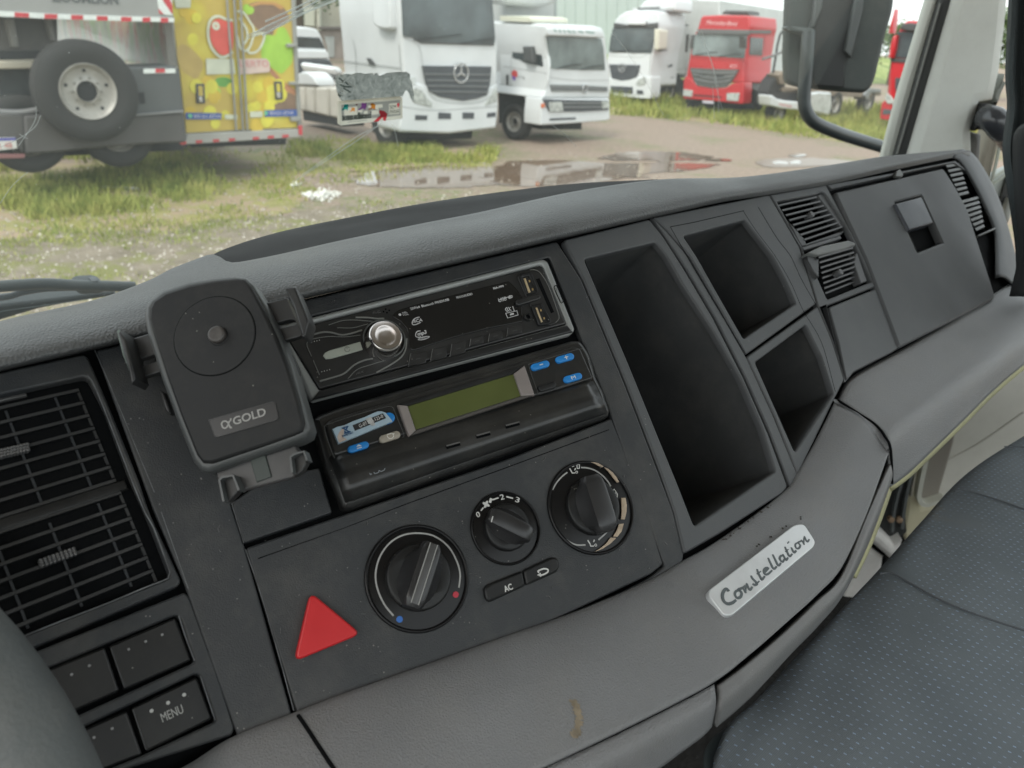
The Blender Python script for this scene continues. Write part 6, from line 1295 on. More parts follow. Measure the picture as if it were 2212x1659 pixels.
def stroke_pts(nm, F, lines, w_, m_, par, c, th): return strokes(nm, F, lines, w_, m_, par, c, th)
P('logo_shape', FY, 'Y1', (440, 300, 470, 230, 530, 200, 620, 240, 690, 235, 700, 400, 690, 560, 600, 620, 540, 600, 460, 500, 435, 400), RL, dl, .05, .054, 0, r=.06)
stroke_pts('logo_outline', FY, [q('Y1', 690, 225, 620, 215, 530, 180, 455, 210, 420, 300, 420, 420, 460, 540, 540, 625, 610, 630, 690, 580)], 5, PW, dl, .05, .006)
stroke_pts('logo_outline', FY, [q('Y1', 740, 130, 800, 130, 880, 240, 925, 330, 900, 470, 850, 560, 780, 540, 740, 400), q('Y1', 930, 390, 1040, 370, 1020, 480, 960, 570, 880, 590, 860, 560), q('Y1', 760, 200, 840, 320, 850, 430, 800, 500)], 4.5, PW, dr_, .05, .006)
P('logo_banner', FY, 'Y1', (392, 652, 640, 655, 700, 650, 720, 820, 400, 828), PW, dl, .05, .054, .001); P('logo_banner', FY, 'Y1', (745, 655, 1060, 650, 1100, 690, 1102, 800, 760, 830), col('banner_pink', (.60, .47, .42)), dr_, .05, .054, .001, r=.02)
text('lettering', 'UERTO', FY, q('Y1', 770, 742)[0], q('Y1', 1090, 742)[0], 13, col('letter_rose', (.55, .22, .22)), dr_, .055, .003)
disc('logo_eye', FY, FY.loc(*q('Y1', 503, 288)[0], .057), FY.m(466, 56, 8.5), PW, dl, .05, .057, 0, 20, inner=FY.m(466, 56, 2))
BLS = col('strip_blue', (.045, .10, .32))
for a, dd_, t0, t1 in (((165, 1250, 568, 1258, 560, 1325, 170, 1325), dl, (260, 1312), (550, 1310)), ((1040, 1225, 1405, 1215, 1408, 1290, 1045, 1298), dr_, (1100, 1280), (1360, 1270))):
    bs = P('phone_strip', FY, 'Y1', a, BLS, dd_, .05, .054, .001); text('lettering', '99151.4714', FY, q('Y1', *t0)[0], q('Y1', *t1)[0], 7, PLT, bs, .054, .003); disc('call_symbol', FY, FY.loc(*q('Y1', t0[0] - 42, t0[1] - 24)[0], .057), FY.m(430, 245, 4.5), col('call_green', (.15, .5, .3)), bs, .054, .057, 0, 16)
P('pale_strip', FY, 'Y1', (600, 1272, 740, 1275, 740, 1325, 605, 1322), PW, dl, .05, .053, 0); P('pale_strip', FY, 'Y1', (880, 1240, 1020, 1235, 1020, 1300, 885, 1305), PW, dr_, .05, .053, 0)
for (x0, y0, x1, y1) in ((610, -200, 738, 1450), (690, -200, 815, 1450), (765, -200, 862, 1450)): tube('lock_rod', [FY.at(*q('Y1', x0 + 0, y0)[0], .07), FY.at(*q('Y1', x1 - 10, y1)[0], .07)], .016, ALU, YT)
for a in ((282, 930, 375, 930, 388, 1150, 290, 1150), (1150, 905, 1235, 905, 1250, 1105, 1165, 1110)): hd = P('handle_recess', FY, 'Y1', a, SHD, YT, .03, .06, .005, r=.01); P('handle', FY, 'Y1', (a[0] + 28, a[5] - 75, a[0] + 72, a[5] - 75, a[0] + 78, a[5] - 15, a[0] + 36, a[5] - 15), CHX, hd, .05, .09, .01, r=.01); P('handle_plate', FY, 'Y1', (a[0] + 25, a[1] + 25, a[2] - 22, a[3] + 25, a[2] - 14, a[5] - 85, a[0] + 32, a[5] - 85), YM, hd, .06, .065, 0)
P('corner_post', FY, 'Y1', (1338, -300, 1372, -300, 1398, 200, 1428, 900, 1462, 1430, 1415, 1440, 1352, 200), ALU, YT, .0, .06, .01)
for a in ((1300, 485, 1410, 485, 1412, 525, 1302, 525), (1325, 910, 1430, 910, 1432, 945, 1328, 945), (1340, 1300, 1450, 1300, 1452, 1350, 1345, 1350)): P('hinge', FY, 'Y1', a, ALU, YT, .03, .10, .01)
rb_ = P('rear_beam', FY, 'Y1', (180, 1490, 1420, 1435, 1468, 1440, 1468, 1510, 1420, 1525, 60, 1612, 60, 1575, 175, 1560), mat('beam_grey', (.36, .35, .33), .5, vary=.1, vscale=3), YT, -.1, .08, .01)
RR = mat('reflex_red', (.50, .05, .06), .4, vary=.1, vscale=20); RW = mat('reflex_white', (.66, .70, .68), .4, vary=.08, vscale=20)
m_ = MB()
for (x, y) in ((105, 1575), (280, 1560), (470, 1548), (645, 1538), (912, 1522), (1078, 1508), (1240, 1497)): prism_mb(m_, FY, [FY.loc(*p, .085) for p in q('Y1', x, y, x + 72, y - 4, x + 70, y + 26, x + 2, y + 32)], [], .08, .085, .001)
obj('reflector_strips', m_.mesh(), RR, rb_); P('tail_lamp', FY, 'Y1', (1425, 1400, 1462, 1395, 1466, 1500, 1428, 1500), RR, YT, .06, .1, .005)
P('chassis', FY, 'Y1', (220, 1580, 1300, 1530, 1290, 1610, 260, 1640), DK, YT, -7, -.3, .05)
for x in (330, 1000): wheel(Fr(FY.at(*q('Y1', x, 1500)[0], -3.6), FY.n, ZU), Vector((0, -.15)), .46, YT, .0)
SY = Fr(FY.at(*q('t00', 1128, 200)[0]), FY.n, ZU)
SM, n, b, L = nodes_mat('side_print'); tc = n.nodes.new('ShaderNodeTexCoord'); mp = n.nodes.new('ShaderNodeMapping'); mp.inputs['Scale'].default_value = (1, 1, .35); L(tc.outputs['Object'], mp.inputs[0]); a_ = noise(n, 3.2, 4, .6, mp.outputs[0], L)
r = ramp(n, [(.34, (.10, .10, .10)), (.42, (.45, .50, .32)), (.48, (.25, .45, .10)), (.53, (.62, .62, .50)), (.58, (.55, .14, .10)), (.63, (.62, .38, .20)), (.72, (.60, .55, .40))]); r.color_ramp.interpolation = 'LINEAR'; L(a_.outputs['Fac'], r.inputs['Fac']); L(r.outputs[0], b.inputs['Base Color']); b.inputs['Roughness'].default_value = .45
P('side_wall', SY, 't00', (330, 100, 1070, 100, 1100, 420, 1130, 440, 820, 410, 360, 300), SM, YT, -.05, .0, .005)
bx2 = MB(); la = FY.loc(*q('t00', 1128, 200)[0]).x; rb2 = FY.loc(*q('Y1', 1340, 0)[0]).x; zb = FY.loc(530, 290).y; prism_mb(bx2, FY, [(la, zb), (rb2, zb), (rb2, zb + 2.9), (la, zb + 2.9)], [], -9, -.13, .01, True); obj('cargo_hull', clean(bx2.mesh()), WP2, YT)
P('side_edge', SY, 't00', (1060, 100, 1110, 100, 1140, 440, 1090, 430), ALU, YT, .0, .03, .005); P('side_rail', SY, 't00', (780, 400, 1130, 430, 1135, 445, 820, 440), mat('rail_tan', (.55, .50, .40), .6), YT, .0, .05, .01)
P('top_label', FY, 'Y1', (30, -40, 225, -40, 222, 85, 60, 90), PW, dl, .05, .054, .001, r=.02)

# ---- grey crane truck
FC = facing(300, 322, .62, LX)
CT = thing('crane_truck', 'grey crane truck with a spare wheel on its rear side, far left', 'truck', onz(250, 345))
CG = mat('crane_grey', (.27, .275, .265), .45, vary=.05, vscale=3, coat=.2); SLT = mat('slate_panel', (.078, .084, .086), .55, vary=.12, vscale=2); SLT2 = mat('slate_panel_low', (.078, .074, .072), .6, vary=.15, vscale=2)
ub = P('upper_body', FC, 'C1', (-500, -500, 1780, -500, 1790, 0, 1805, 200, 600, 160, -500, 110), CG, CT, -2.2, 0, .02)
text('lettering', 'ZOOMLION', FC, q('C1', 540, 12)[0], q('C1', 1232, 46)[0], 19, mat('letter_slate', (.10, .11, .11), .5), ub, .0, .008, bold=.03)
bnd = P('reflector_band', FC, 'C1', (-500, 85, 0, 115, 600, 145, 1808, 185, 1808, 232, 600, 200, 0, 172, -500, 145), RW, CT, .0, .02, .002)
m_ = MB()
for x0, x1 in ((-190, -30), (152, 302), (462, 596), (738, 862), (1004, 1118), (1256, 1364), (1478, 1560), (1668, 1746)):
    yt = lambda x: 115 + (x / 1808) * 70 + (10 if 300 < x < 1500 else 4); prism_mb(m_, FC, [FC.loc(*p, .024) for p in q('C1', x0, yt(x0), x1, yt(x1), x1, yt(x1) + 46, x0, yt(x0) + 50)], [], .02, .024, 0)
obj('red_strips', m_.mesh(), RR, bnd)
cv = P('chevron_plate', FC, 'C1', (1630, -60, 1785, -60, 1790, 162, 1650, 140), RW, CT, .0, .012, .001)
m_ = MB()
for a in ((1660, -60, 1740, -60, 1790, 60, 1790, 150, 1700, 20), (1642, 85, 1700, 148, 1652, 140)): prism_mb(m_, FC, [FC.loc(*p, .016) for p in q('C1', *a)], [], .012, .016, 0)
obj('red_stripe', m_.mesh(), RR, cv)
lw = P('rear_panel', FC, 'C1', (1300, 700, 1840, 688, 1868, 760, 1905, 1160, 1400, 1190, 1300, 1190), SLT, CT, -.6, 0, .02, r=.03)
P('lower_panel', FC, 'C1', (480, 1190, 1400, 1195, 1905, 1165, 1935, 1480, 1500, 1500, 1100, 1530, 500, 1592, 260, 1602, 250, 1200), SLT2, CT, -.7, -.01, .03, r=.03)
P('wheel_backing', FC, 'C1', (-100, 1180, 250, 1190, 250, 1600, 180, 1540, -100, 1420), SLT2, CT, -.7, -.03, .02)
P('panel_ledge', FC, 'C1', (1410, 1185, 1905, 1145, 1905, 1165, 1415, 1205), mat('ledge_grey', (.20, .20, .20), .5), CT, .0, .04, .005); P('panel_slot', FC, 'C1', (1435, 960, 1495, 955, 1508, 1075, 1450, 1080), DK, CT, .0, .004, 0)
P('reflector', FC, 'C1', (1490, 715, 1820, 712, 1822, 758, 1492, 762), RW, CT, .0, .012, .001); P('reflector_red', FC, 'C1', (1612, 712, 1710, 712, 1712, 752, 1614, 754), RR, CT, .012, .016, 0)
P('equipment_bay', FC, 'C1', (-300, 165, 590, 195, 600, 500, 590, 1190, -300, 1190), mat('bay_brown', (.10, .093, .085), .8, vary=.35, vscale=2.5), CT, -1.2, -.5, 0)
P('bay_window', FC, 'C1', (0, 530, 430, 528, 435, 620, 0, 630), DK, CT, -.5, -.45, 0); P('cross_beam', FC, 'C1', (-200, 640, 440, 625, 425, 715, -200, 718), mat('beam_beige', (.42, .38, .30), .6, vary=.1, vscale=3), CT, -.45, -.2, .02)
P('bay_post', FC, 'C1', (60, 190, 150, 190, 205, 490, 130, 490), mat('post_taupe', (.17, .165, .15), .7), CT, -.5, -.35, .02); P('bay_post', FC, 'C1', (475, 195, 545, 195, 590, 430, 540, 430), mat('post_taupe', (.17, .165, .15), .7), CT, -.5, -.35, .02); P('bay_gap', FC, 'C1', (0, 720, 270, 720, 330, 900, 380, 1120, 0, 1130), mat('bay_dark', (.045, .05, .05), .8, vary=.4, vscale=4), CT, -.5, -.42, 0)
for k_, pts in enumerate((q('C1', 0, 1160, 200, 1165, 380, 1140, 440, 1120), q('C1', 0, 1255, 200, 1258, 400, 1250))): tube('hose', [FC.at(*p, -.1) for p in pts], .035, mat('ledge_grey', (.20, .20, .20), .5), CT, n=16)
tube('hose', [FC.at(*p, -.35) for p in q('C1', 0, 1060, 120, 1100, 260, 1090, 340, 1040)], .03, DK, CT, n=16)
pn = P('number_plate', FC, 'C1', (-260, 1440, 0, 1432, 160, 1428, 182, 1540, 0, 1560, -260, 1570), mat('plate_pale', (.55, .55, .53), .5), CT, .0, .04, .003); P('plate_band', FC, 'C1', (-260, 1440, 160, 1428, 165, 1455, -260, 1470), PLB, pn, .04, .042, 0)
text('plate_number', '1 48', FC, q('C1', 5, 1545)[0], q('C1', 132, 1530)[0], 12, mat('plate_red', (.40, .10, .09), .5), pn, .04, .003); P('plate_lamp', FC, 'C1', (-260, 1610, 0, 1600, 262, 1600, 255, 1640, -260, 1650), mat('lamp_maroon', (.22, .10, .10), .5), CT, -.05, .03, .005)
wc = FC.loc(*q('C1', 915, 955)[0], .20); wheel(FC, FC.loc(*q('C1', 925, 955)[0], .26), FC.m(192, 200, 104, .26), CT, .26, .28, .555, 'grey spare wheel hung flat against the rear panel', 'spare_wheel')
for u_, in ((1290,), (330,)): wheel(FC.off(-.15), Vector((FC.loc(*q('C1', u_, 1500)[0]).x, FC.loc(*q('C1', 1290, 1380)[0]).y)), .47, CT, .0)
P('underbody', FC, 'C1', (250, 1500, 1900, 1450, 1900, 1560, 250, 1640), DK, CT, -2.2, -.5, .02)

# ---- buildings, bank, trees
F8 = Fr(at(690, 80, 48), horiz(vp(3050, 178)), ZU)
BD = thing('building', 'weathered beige building with dark ledge behind the white van', 'building', Vector((F8.at(690, 150).x, F8.at(690, 150).y, 0)))
P('wall', F8, 'Bk', (-500, -400, 900, -400, 900, 1100, -500, 1100), mat('wall_beige', (.42, .40, .33), .9, vary=.18, vscale=.6), BD, -6, 0, .02); P('ledge', F8, 'Bk', (400, 345, 760, 345, 760, 385, 400, 378), mat('ledge_dark', (.16, .14, .13), .9), BD, .0, .4, .03); P('lower_wall', F8, 'Bk', (400, 385, 760, 385, 760, 860, 560, 800, 440, 470), mat('wall_pinkish', (.36, .31, .28), .9, vary=.2, vscale=1), BD, .0, .1, .02)
P('window', F8, 'Bk', (215, 95, 352, 105, 345, 340, 215, 330), mat('pane_cream', (.62, .62, .52), .5), BD, .0, .1, .02); P('door', F8, 'Bk', (480, 480, 600, 475, 602, 745, 530, 740, 520, 620), WP2, BD, .1, .2, .02)
P('window', F8, 'Bk', (90, 150, 205, 120, 205, 340, 95, 330), mat('pane_green', (.17, .27, .18), .6, vary=.3, vscale=2), BD, .0, .1, .02); tube('downpipe', [F8.at(*p, .2) for p in q('Bk', 395, -100, 405, 400)], .15, mat('pipe_pale', (.45, .45, .38), .6), BD)
F9 = Fr(at(1300, 60, 46), horiz(vp(3050, 178)), ZU)
WH = thing('warehouse', 'long pale warehouse wall rising behind the white trucks', 'building', Vector((F9.at(1300, 150).x, F9.at(1300, 150).y, 0)))
P('wall', F9, 'T1', (-900, -900, 1150, -900, 1150, 1000, -900, 1000), mat('wall_pale', (.52, .58, .56), .8, vary=.05, vscale=.4), WH, -12, 0, .05)
strokes('sheet_joints', F9, [q('T1', x, -880, x, 990) for x in range(-850, 1150, 120)], .8, mat('joint_pale', (.44, .49, .48), .8), WH, .0, .03, smooth=False)
# far bank
BK, n, b, L = nodes_mat('bank_grass'); tc = n.nodes.new('ShaderNodeTexCoord'); a_ = noise(n, .8, 9, .75, tc.outputs['Object'], L); r = ramp(n, [(.35, (.10, .15, .04)), (.5, (.24, .29, .08)), (.65, (.40, .40, .17))]); L(a_.outputs['Fac'], r.inputs['Fac']); L(r.outputs[0], b.inputs['Base Color']); b.inputs['Roughness'].default_value = .9
rnd = random.Random(8); vs = []; NU, NV = 60, 6; ex_ = horiz(vp(3050, 178)); og = onz(1500, 205, 0)
for j in range(NV):
    for i in range(NU):
        p = og + ex_ * (-6 + i * 1.0) + Vector((-ex_.y, ex_.x, 0)) * (6 + j * 2.4); hh = [0, .5, 1.15, 1.6, 1.8, 1.8][j] * (1 + .1 * math.sin(i * .7) + rnd.uniform(-.08, .08)); vs.append((p.x, p.y, hh + .02))
me = bpy.data.meshes.new('bank'); me.from_pydata(vs, [], [(j * NU + i, j * NU + i + 1, (j + 1) * NU + i + 1, (j + 1) * NU + i) for j in range(NV - 1) for i in range(NU - 1)])
structure(obj('terrain_bank', me, BK))
# trees
def tree(u, v, dist, hgt, label, seed, rad=None):
    rnd = random.Random(seed); p = at(u, v, dist); base = Vector((p.x, p.y, 0)); t = thing('tree', label, 'tree', base, 'trees beyond the yard'); rad = rad or hgt * .4
    pts = [base, base + Vector((rnd.uniform(-.1, .1), 0, hgt * .3)), base + Vector((rnd.uniform(-.2, .2), .1, hgt * .6))]; tr_ = tube('trunk', pts, [hgt * .035, hgt * .028, hgt * .015], mat('bark', (.09, .07, .05), .9, bump=.6, bscale=20), t, 8)
    vs, fs = [], []
    for _ in range(26):
        a, e = rnd.uniform(0, 6.28), rnd.uniform(-.6, 1.4); c = base + Vector((math.cos(a) * math.cos(e) * rad * .7, math.sin(a) * math.cos(e) * rad * .7, hgt * .62 + math.sin(e) * hgt * .3))
        for _ in range(90):
            q_ = c + Vector((rnd.gauss(0, 1), rnd.gauss(0, 1), rnd.gauss(0, .8))) * rad * .18; d1 = Vector((rnd.gauss(0, 1), rnd.gauss(0, 1), rnd.gauss(0, 1))).normalized() * .13; d2 = d1.orthogonal().normalized() * .10; k = len(vs)
            vs += [q_ - d1, q_ + d2, q_ + d1, q_ - d2]; fs.append((k, k + 1, k + 2, k + 3))
    me = bpy.data.meshes.new('crown'); me.from_pydata([tuple(x) for x in vs], [], fs); obj('crown', me, mat('leaf_green', (.075, .12, .035), .7, vary=.5, vscale=.9), t, smooth=False)
tree(650, 60, 42, 7.5, 'leafy tree in front of the beige building, behind the yellow truck', 3, 2.6)
tree(1935, 110, 60, 4.2, 'low bushy tree on the grass bank, between mirror and red truck', 4, 2.5)
tree(2150, 130, 48, 5.0, 'bushy tree seen through the passenger side window', 6, 2.5)
# litter
LT_ = mat('litter_white', (.72, .72, .68), .6, vary=.1, vscale=20)
def litter(px, label, seed, n_=14, s=.05):
    rnd = random.Random(seed); u0, v0, u1, v1 = px; c = onz((u0 + u1) / 2, (v0 + v1) / 2); w_ = (onz(u1, (v0 + v1) / 2) - onz(u0, (v0 + v1) / 2)).length / 2; vs, fs = [], []
    for _ in range(n_):
        p = c + Vector((max(-1, min(1, rnd.gauss(0, .45))) * w_, max(-1, min(1, rnd.gauss(0, .45))) * w_ * 1.4, rnd.uniform(.01, s))); e = rnd.uniform(.015, .05); k = len(vs)
        t = Vector((rnd.gauss(0, 1), rnd.gauss(0, 1), rnd.gauss(0, .6))).normalized(); o = t.orthogonal().normalized()
        vs += [p - t * e, p - o * e * .7, p + t * e * .9, p + o * e * .6]; fs += [(k, k + 1, k + 2), (k, k + 2, k + 3)]
    me = bpy.data.meshes.new('litter'); me.from_pydata([tuple(x) for x in vs], [], fs); o = stuff(obj('litter', me, LT_, smooth=False)); so_ = o.modifiers.new('s', 'SOLIDIFY'); so_.thickness = .004; return tag(o, label, 'litter')
litter((655, 408, 732, 444), 'scattered scraps of white litter on the ground by the puddle', 1, 120, .07)
litter((626, 394, 650, 412), 'small scrap of white litter left of the larger scatter', 2, 16, .05)
litter((385, 372, 420, 388), 'few white scraps of litter in the grass behind the crane truck', 5, 14, .04)
pp = tube('plastic_pipe', [onz(222, 404, .03), onz(298, 407, .03)], .018, mat('pipe_white', (.55, .55, .48), .5), None); tag(pp, 'thin pale pipe lying in the grass before the crane truck', 'pipe')

for F, par, ls in ((F1, TR1, [q('t10', 470, 262, 640, 240, 780, 222), q('t10', 760, 284, 900, 262, 985, 250)]), (F2_, TR2, [q('t10', 1400, 446, 1480, 425, 1560, 415), q('t10', 1560, 452, 1640, 430, 1700, 425)]), (F3, TR3, [q('T1', 180, 600, 300, 585, 400, 570), q('T1', 400, 608, 500, 590, 600, 575)]), (F4, TR4, [q('T1', 1130, 632, 1250, 612, 1380, 600), q('T1', 1400, 652, 1520, 632, 1650, 620)])):
    for l in ls: strokes('wiper', F, [l], 1.6, DK, par, .03, .015)
strokes('panel_gap', F2_, [q('t10', 1345, 500, 1500, 520, 1735, 520), q('t10', 1300, 735, 1740, 728)], .9, mat('gap_grey', (.25, .26, .26), .6), TR2, .001, .003); strokes('panel_gap', S2, [q('t10', 1050, 430, 1180, 452, 1300, 470, 1335, 480), q('t10', 1098, 180, 1100, 560), q('t10', 1020, 545, 1120, 560, 1200, 600, 1290, 640)], 1.0, MATS['gap_grey'], TR2, .012, .003)
strokes('panel_gap', F3, [q('T1', 130, 640, 300, 655, 480, 660, 560, 640), q('T1', 615, 620, 600, 870)], .8, MATS['gap_grey'], TR3, .0, .003); strokes('panel_gap', S3, [q('T1', 640, 815, 850, 800, 1050, 790), q('T1', 905, 300, 900, 840)], .8, MATS['gap_grey'], TR3, .012, .003)
strokes('panel_gap', F4, [q('T1', 1060, 662, 1400, 690, 1700, 700), q('T1', 1040, 760, 1000, 900), q('T1', 1640, 790, 1600, 940)], .8, MATS['dark_red'], TR4, .0, .004); strokes('panel_gap', S4, [q('T1', 1760, 400, 1752, 640, 1750, 780), q('T1', 1930, 395, 1925, 800)], .9, MATS['dark_red'], TR4, .0, .004)
P('mirror', S4, 'T1', (1700, 420, 1735, 420, 1730, 560, 1698, 560), SHD, TR4, .05, .25, .03); P('mirror', F4, 'T1', (1076, 400, 1108, 402, 1092, 560, 1064, 556), SHD, TR4, -.1, .1, .03)
for x in (1120, 1260, 1420): P('seat_back', F4, 'T1', (x, 430, x + 70, 430, x + 70, 560, x, 560), GRL2, TR4, .03, .031, 0) if False else None

# ------------------------------------------------------------------ windshield and what is on it
FWD = Vector((-LAT.y, LAT.x, 0)).normalized()                      # towards the front of our truck
FW = Fr(at(810, 215, 1.18), LAT, (ZU * math.cos(R(14)) - FWD * math.sin(R(14))))
GM_ = bpy.data.materials.new('windshield_glass'); GM_.use_nodes = True; n = GM_.node_tree; n.nodes.clear(); L = n.links.new
o_ = n.nodes.new('ShaderNodeOutputMaterial'); tr_ = n.nodes.new('ShaderNodeBsdfTransparent'); tr_.inputs[0].default_value = (.955, .985, .972, 1)
gl = n.nodes.new('ShaderNodeBsdfGlossy'); gl.inputs['Roughness'].default_value = .02; df = n.nodes.new('ShaderNodeBsdfDiffuse'); df.inputs[0].default_value = (.72, .76, .74, 1); tl_ = n.nodes.new('ShaderNodeBsdfTranslucent'); tl_.inputs[0].default_value = (.80, .86, .84, 1)
md = n.nodes.new('ShaderNodeMixShader'); md.inputs[0].default_value = .5; L(df.outputs[0], md.inputs[1]); L(tl_.outputs[0], md.inputs[2])
tc = n.nodes.new('ShaderNodeTexCoord'); na = noise(n, 1.6, 5, .6, tc.outputs['Object'], L); mr_ = n.nodes.new('ShaderNodeMapRange'); mr_.inputs[1].default_value = .35; mr_.inputs[2].default_value = .7; mr_.inputs[3].default_value = .045; mr_.inputs[4].default_value = .11; L(na.outputs['Fac'], mr_.inputs[0])
vo = n.nodes.new('ShaderNodeTexVoronoi'); vo.inputs['Scale'].default_value = 70; L(tc.outputs['Object'], vo.inputs['Vector']); lt = n.nodes.new('ShaderNodeMath'); lt.operation = 'LESS_THAN'; lt.inputs[1].default_value = .035; L(vo.outputs['Distance'], lt.inputs[0])
mm_ = n.nodes.new('ShaderNodeMath'); mm_.operation = 'MULTIPLY_ADD'; L(lt.outputs[0], mm_.inputs[0]); mm_.inputs[1].default_value = .45; L(mr_.outputs[0], mm_.inputs[2])
m1 = n.nodes.new('ShaderNodeMixShader'); m1.inputs[0].default_value = .035; L(tr_.outputs[0], m1.inputs[1]); L(gl.outputs[0], m1.inputs[2])
m2 = n.nodes.new('ShaderNodeMixShader'); L(mm_.outputs[0], m2.inputs[0]); L(m1.outputs[0], m2.inputs[1]); L(md.outputs[0], m2.inputs[2]); L(m2.outputs[0], o_.inputs[0])
WS = thing('windshield', 'clear cracked windshield with dust specks above the dashboard', 'windshield', FW.at(900, 440))
mb = MB(); cs = [FW.loc(-900, -700), FW.loc(1925, -700), FW.loc(1925, 360), FW.loc(1400, 430), FW.loc(450, 640), FW.loc(-900, 940)]
mb.add([FW.W(p.x, p.y, 0) for p in cs], [tuple(range(6))]); glass = obj('glass', mb.mesh(), GM_, WS, smooth=False)
CRK = bpy.data.materials.new('crack_glass'); CRK.use_nodes = True; n = CRK.node_tree; b = n.nodes['Principled BSDF']; b.inputs['Base Color'].default_value = (.75, .82, .80, 1); b.inputs['Roughness'].default_value = .4; b.inputs['Alpha'].default_value = .7
CRK2 = CRK.copy(); CRK2.node_tree.nodes['Principled BSDF'].inputs['Alpha'].default_value = .32
strokes('crack', FW, [q('t00', 2120, -30, 1980, 50, 1860, 110, 1740, 165, 1650, 215), q('t00', 2180, 0, 1960, 90, 1880, 130, 1700, 230), q('t00', 2060, -20, 1900, 60, 1720, 140)], 3.2, CRK, WS, .001, .0006, smooth=False)
strokes('crack', FW, [q('t00', 2230, -30, 2000, 60, 1840, 150, 1600, 240)], 9, CRK2, WS, .0005, .0003, smooth=False)
strokes('crack', FW, [[(822, 268), (780, 290), (745, 312), (690, 352), (650, 380)], [(825, 266), (770, 305), (700, 350), (640, 390)], [(847, 268), (855, 290), (860, 315)]], 2.0, CRK2, WS, .001, .0004, smooth=False)
strokes('crack', FW, [q('T1', 170, 370, 320, 560, 430, 720, 600, 1010, 700, 1210, 760, 1320), [(1193, 270), (1220, 290), (1245, 316)]], 1.5, CRK2, WS, .001, .0004, smooth=False)
strokes('crack', FW, [q('T1', 1150, 330, 1220, 480, 1290, 640, 1340, 820, 1370, 1000, 1440, 1260), q('T1', 1200, 350, 1260, 560, 1330, 740, 1390, 1000, 1400, 1300), q('T1', 1330, 1000, 1350, 1370)], 2.0, CRK2, WS, .001, .0004, smooth=False)
strokes('crack', FW, [[(0, 318), (40, 300), (75, 275), (88, 250)], [(0, 440), (28, 400), (60, 372)], [(42, 290), (60, 300)], [(40, 316), (75, 262), (78, 230)]], 1.4, CRK2, WS, .001, .0004)
# torn sticker + toll tag
TS = thing('torn_sticker', 'torn silver sticker remnant on the windshield above the toll tag', 'sticker', FW.at(810, 190))
TSM, n, b, L = nodes_mat('torn_foil'); tc = n.nodes.new('ShaderNodeTexCoord'); a_ = noise(n, 60, 8, .7, tc.outputs['Object'], L, 1.5); r = ramp(n, [(.30, (.05, .075, .06)), (.42, (.24, .26, .25)), (.6, (.36, .38, .36)), (.72, (.62, .62, .58))]); L(a_.outputs['Fac'], r.inputs['Fac']); L(r.outputs[0], b.inputs['Base Color']); b.inputs['Roughness'].default_value = .6
bu = n.nodes.new('ShaderNodeBump'); bu.inputs['Strength'].default_value = .7; bu.inputs['Distance'].default_value = .003; L(a_.outputs['Fac'], bu.inputs['Height']); L(bu.outputs[0], b.inputs['Normal'])
P('foil', FW, 'S', (135, 330, 250, 280, 420, 262, 560, 275, 650, 238, 800, 232, 900, 262, 1000, 245, 1100, 240, 1130, 285, 1160, 235, 1220, 245, 1260, 310, 1340, 290, 1450, 245, 1560, 225, 1700, 212, 1980, 208, 2060, 270, 2060, 400, 2100, 440, 2130, 620, 2165, 800, 2150, 960, 2090, 900, 2050, 780, 1990, 690, 1930, 700, 1870, 830, 1700, 860, 1300, 880, 900, 920, 600, 945, 300, 965, 225, 870, 165, 700, 130, 500), TSM, TS, .001, .0022, .0004)
strokes('tear', FW, [q('S', 150, 330, 180, 450, 300, 480, 360, 400, 280, 310, 190, 300), q('S', 140, 500, 230, 590, 320, 720, 250, 700), q('S', 180, 740, 320, 830), q('S', 420, 470, 560, 560, 640, 600)], 2.5, mat('tear_white', (.62, .64, .6), .6), TS, .0022, .0003)
strokes('tear_dark', FW, [q('S', 215, 370, 270, 400, 330, 470), q('S', 240, 540, 400, 590, 540, 590), q('S', 380, 470, 460, 540), q('S', 330, 620, 520, 740), q('S', 190, 790, 260, 840)], 3, mat('tear_dark', (.05, .08, .065), .7), TS, .0022, .0003)
TG_ = thing('toll_tag', 'cream toll tag with coloured arrows and barcode stuck on the windshield', 'toll tag', FW.at(800, 250))
CR_ = mat('tag_cream', (.62, .60, .52), .5, vary=.04, vscale=30)
tb = P('tag_card', FW, 'S', (215, 985, 1850, 860, 1868, 900, 1872, 1400, 1850, 1430, 275, 1600, 240, 1590, 222, 1560), CR_, TG_, .001, .006, .0012, r=.002)
def ink(name, rgb):
    M = bpy.data.materials.new(name); M.use_nodes = True; MATS[name] = M; n = M.node_tree; n.nodes.clear(); o = n.nodes.new('ShaderNodeOutputMaterial'); t = n.nodes.new('ShaderNodeBsdfTransparent'); t.inputs[0].default_value = (*rgb, 1); n.links.new(t.outputs[0], o.inputs[0]); return M
GY = ink('ink_grey', (.50, .52, .55))
blocks = [q('S', *a) for a in ((340, 1130, 690, 1100, 695, 1330, 350, 1345), (702, 1195, 820, 1180, 830, 1255, 706, 1270), (968, 1075, 1345, 1040, 1350, 1130, 1240, 1140, 1240, 1185, 968, 1130), (1060, 1206, 1245, 1195, 1250, 1300, 1060, 1322), (862, 1220, 958, 1210, 958, 1290, 862, 1300), (1510, 1030, 1700, 1014, 1785, 1010, 1785, 1290, 1510, 1310))]
plate('print_area', FW, q('S', 275, 1062, 1802, 930, 1812, 1330, 1400, 1372, 295, 1480), GY, tb, .0063, .0065, 0, holes=blocks)
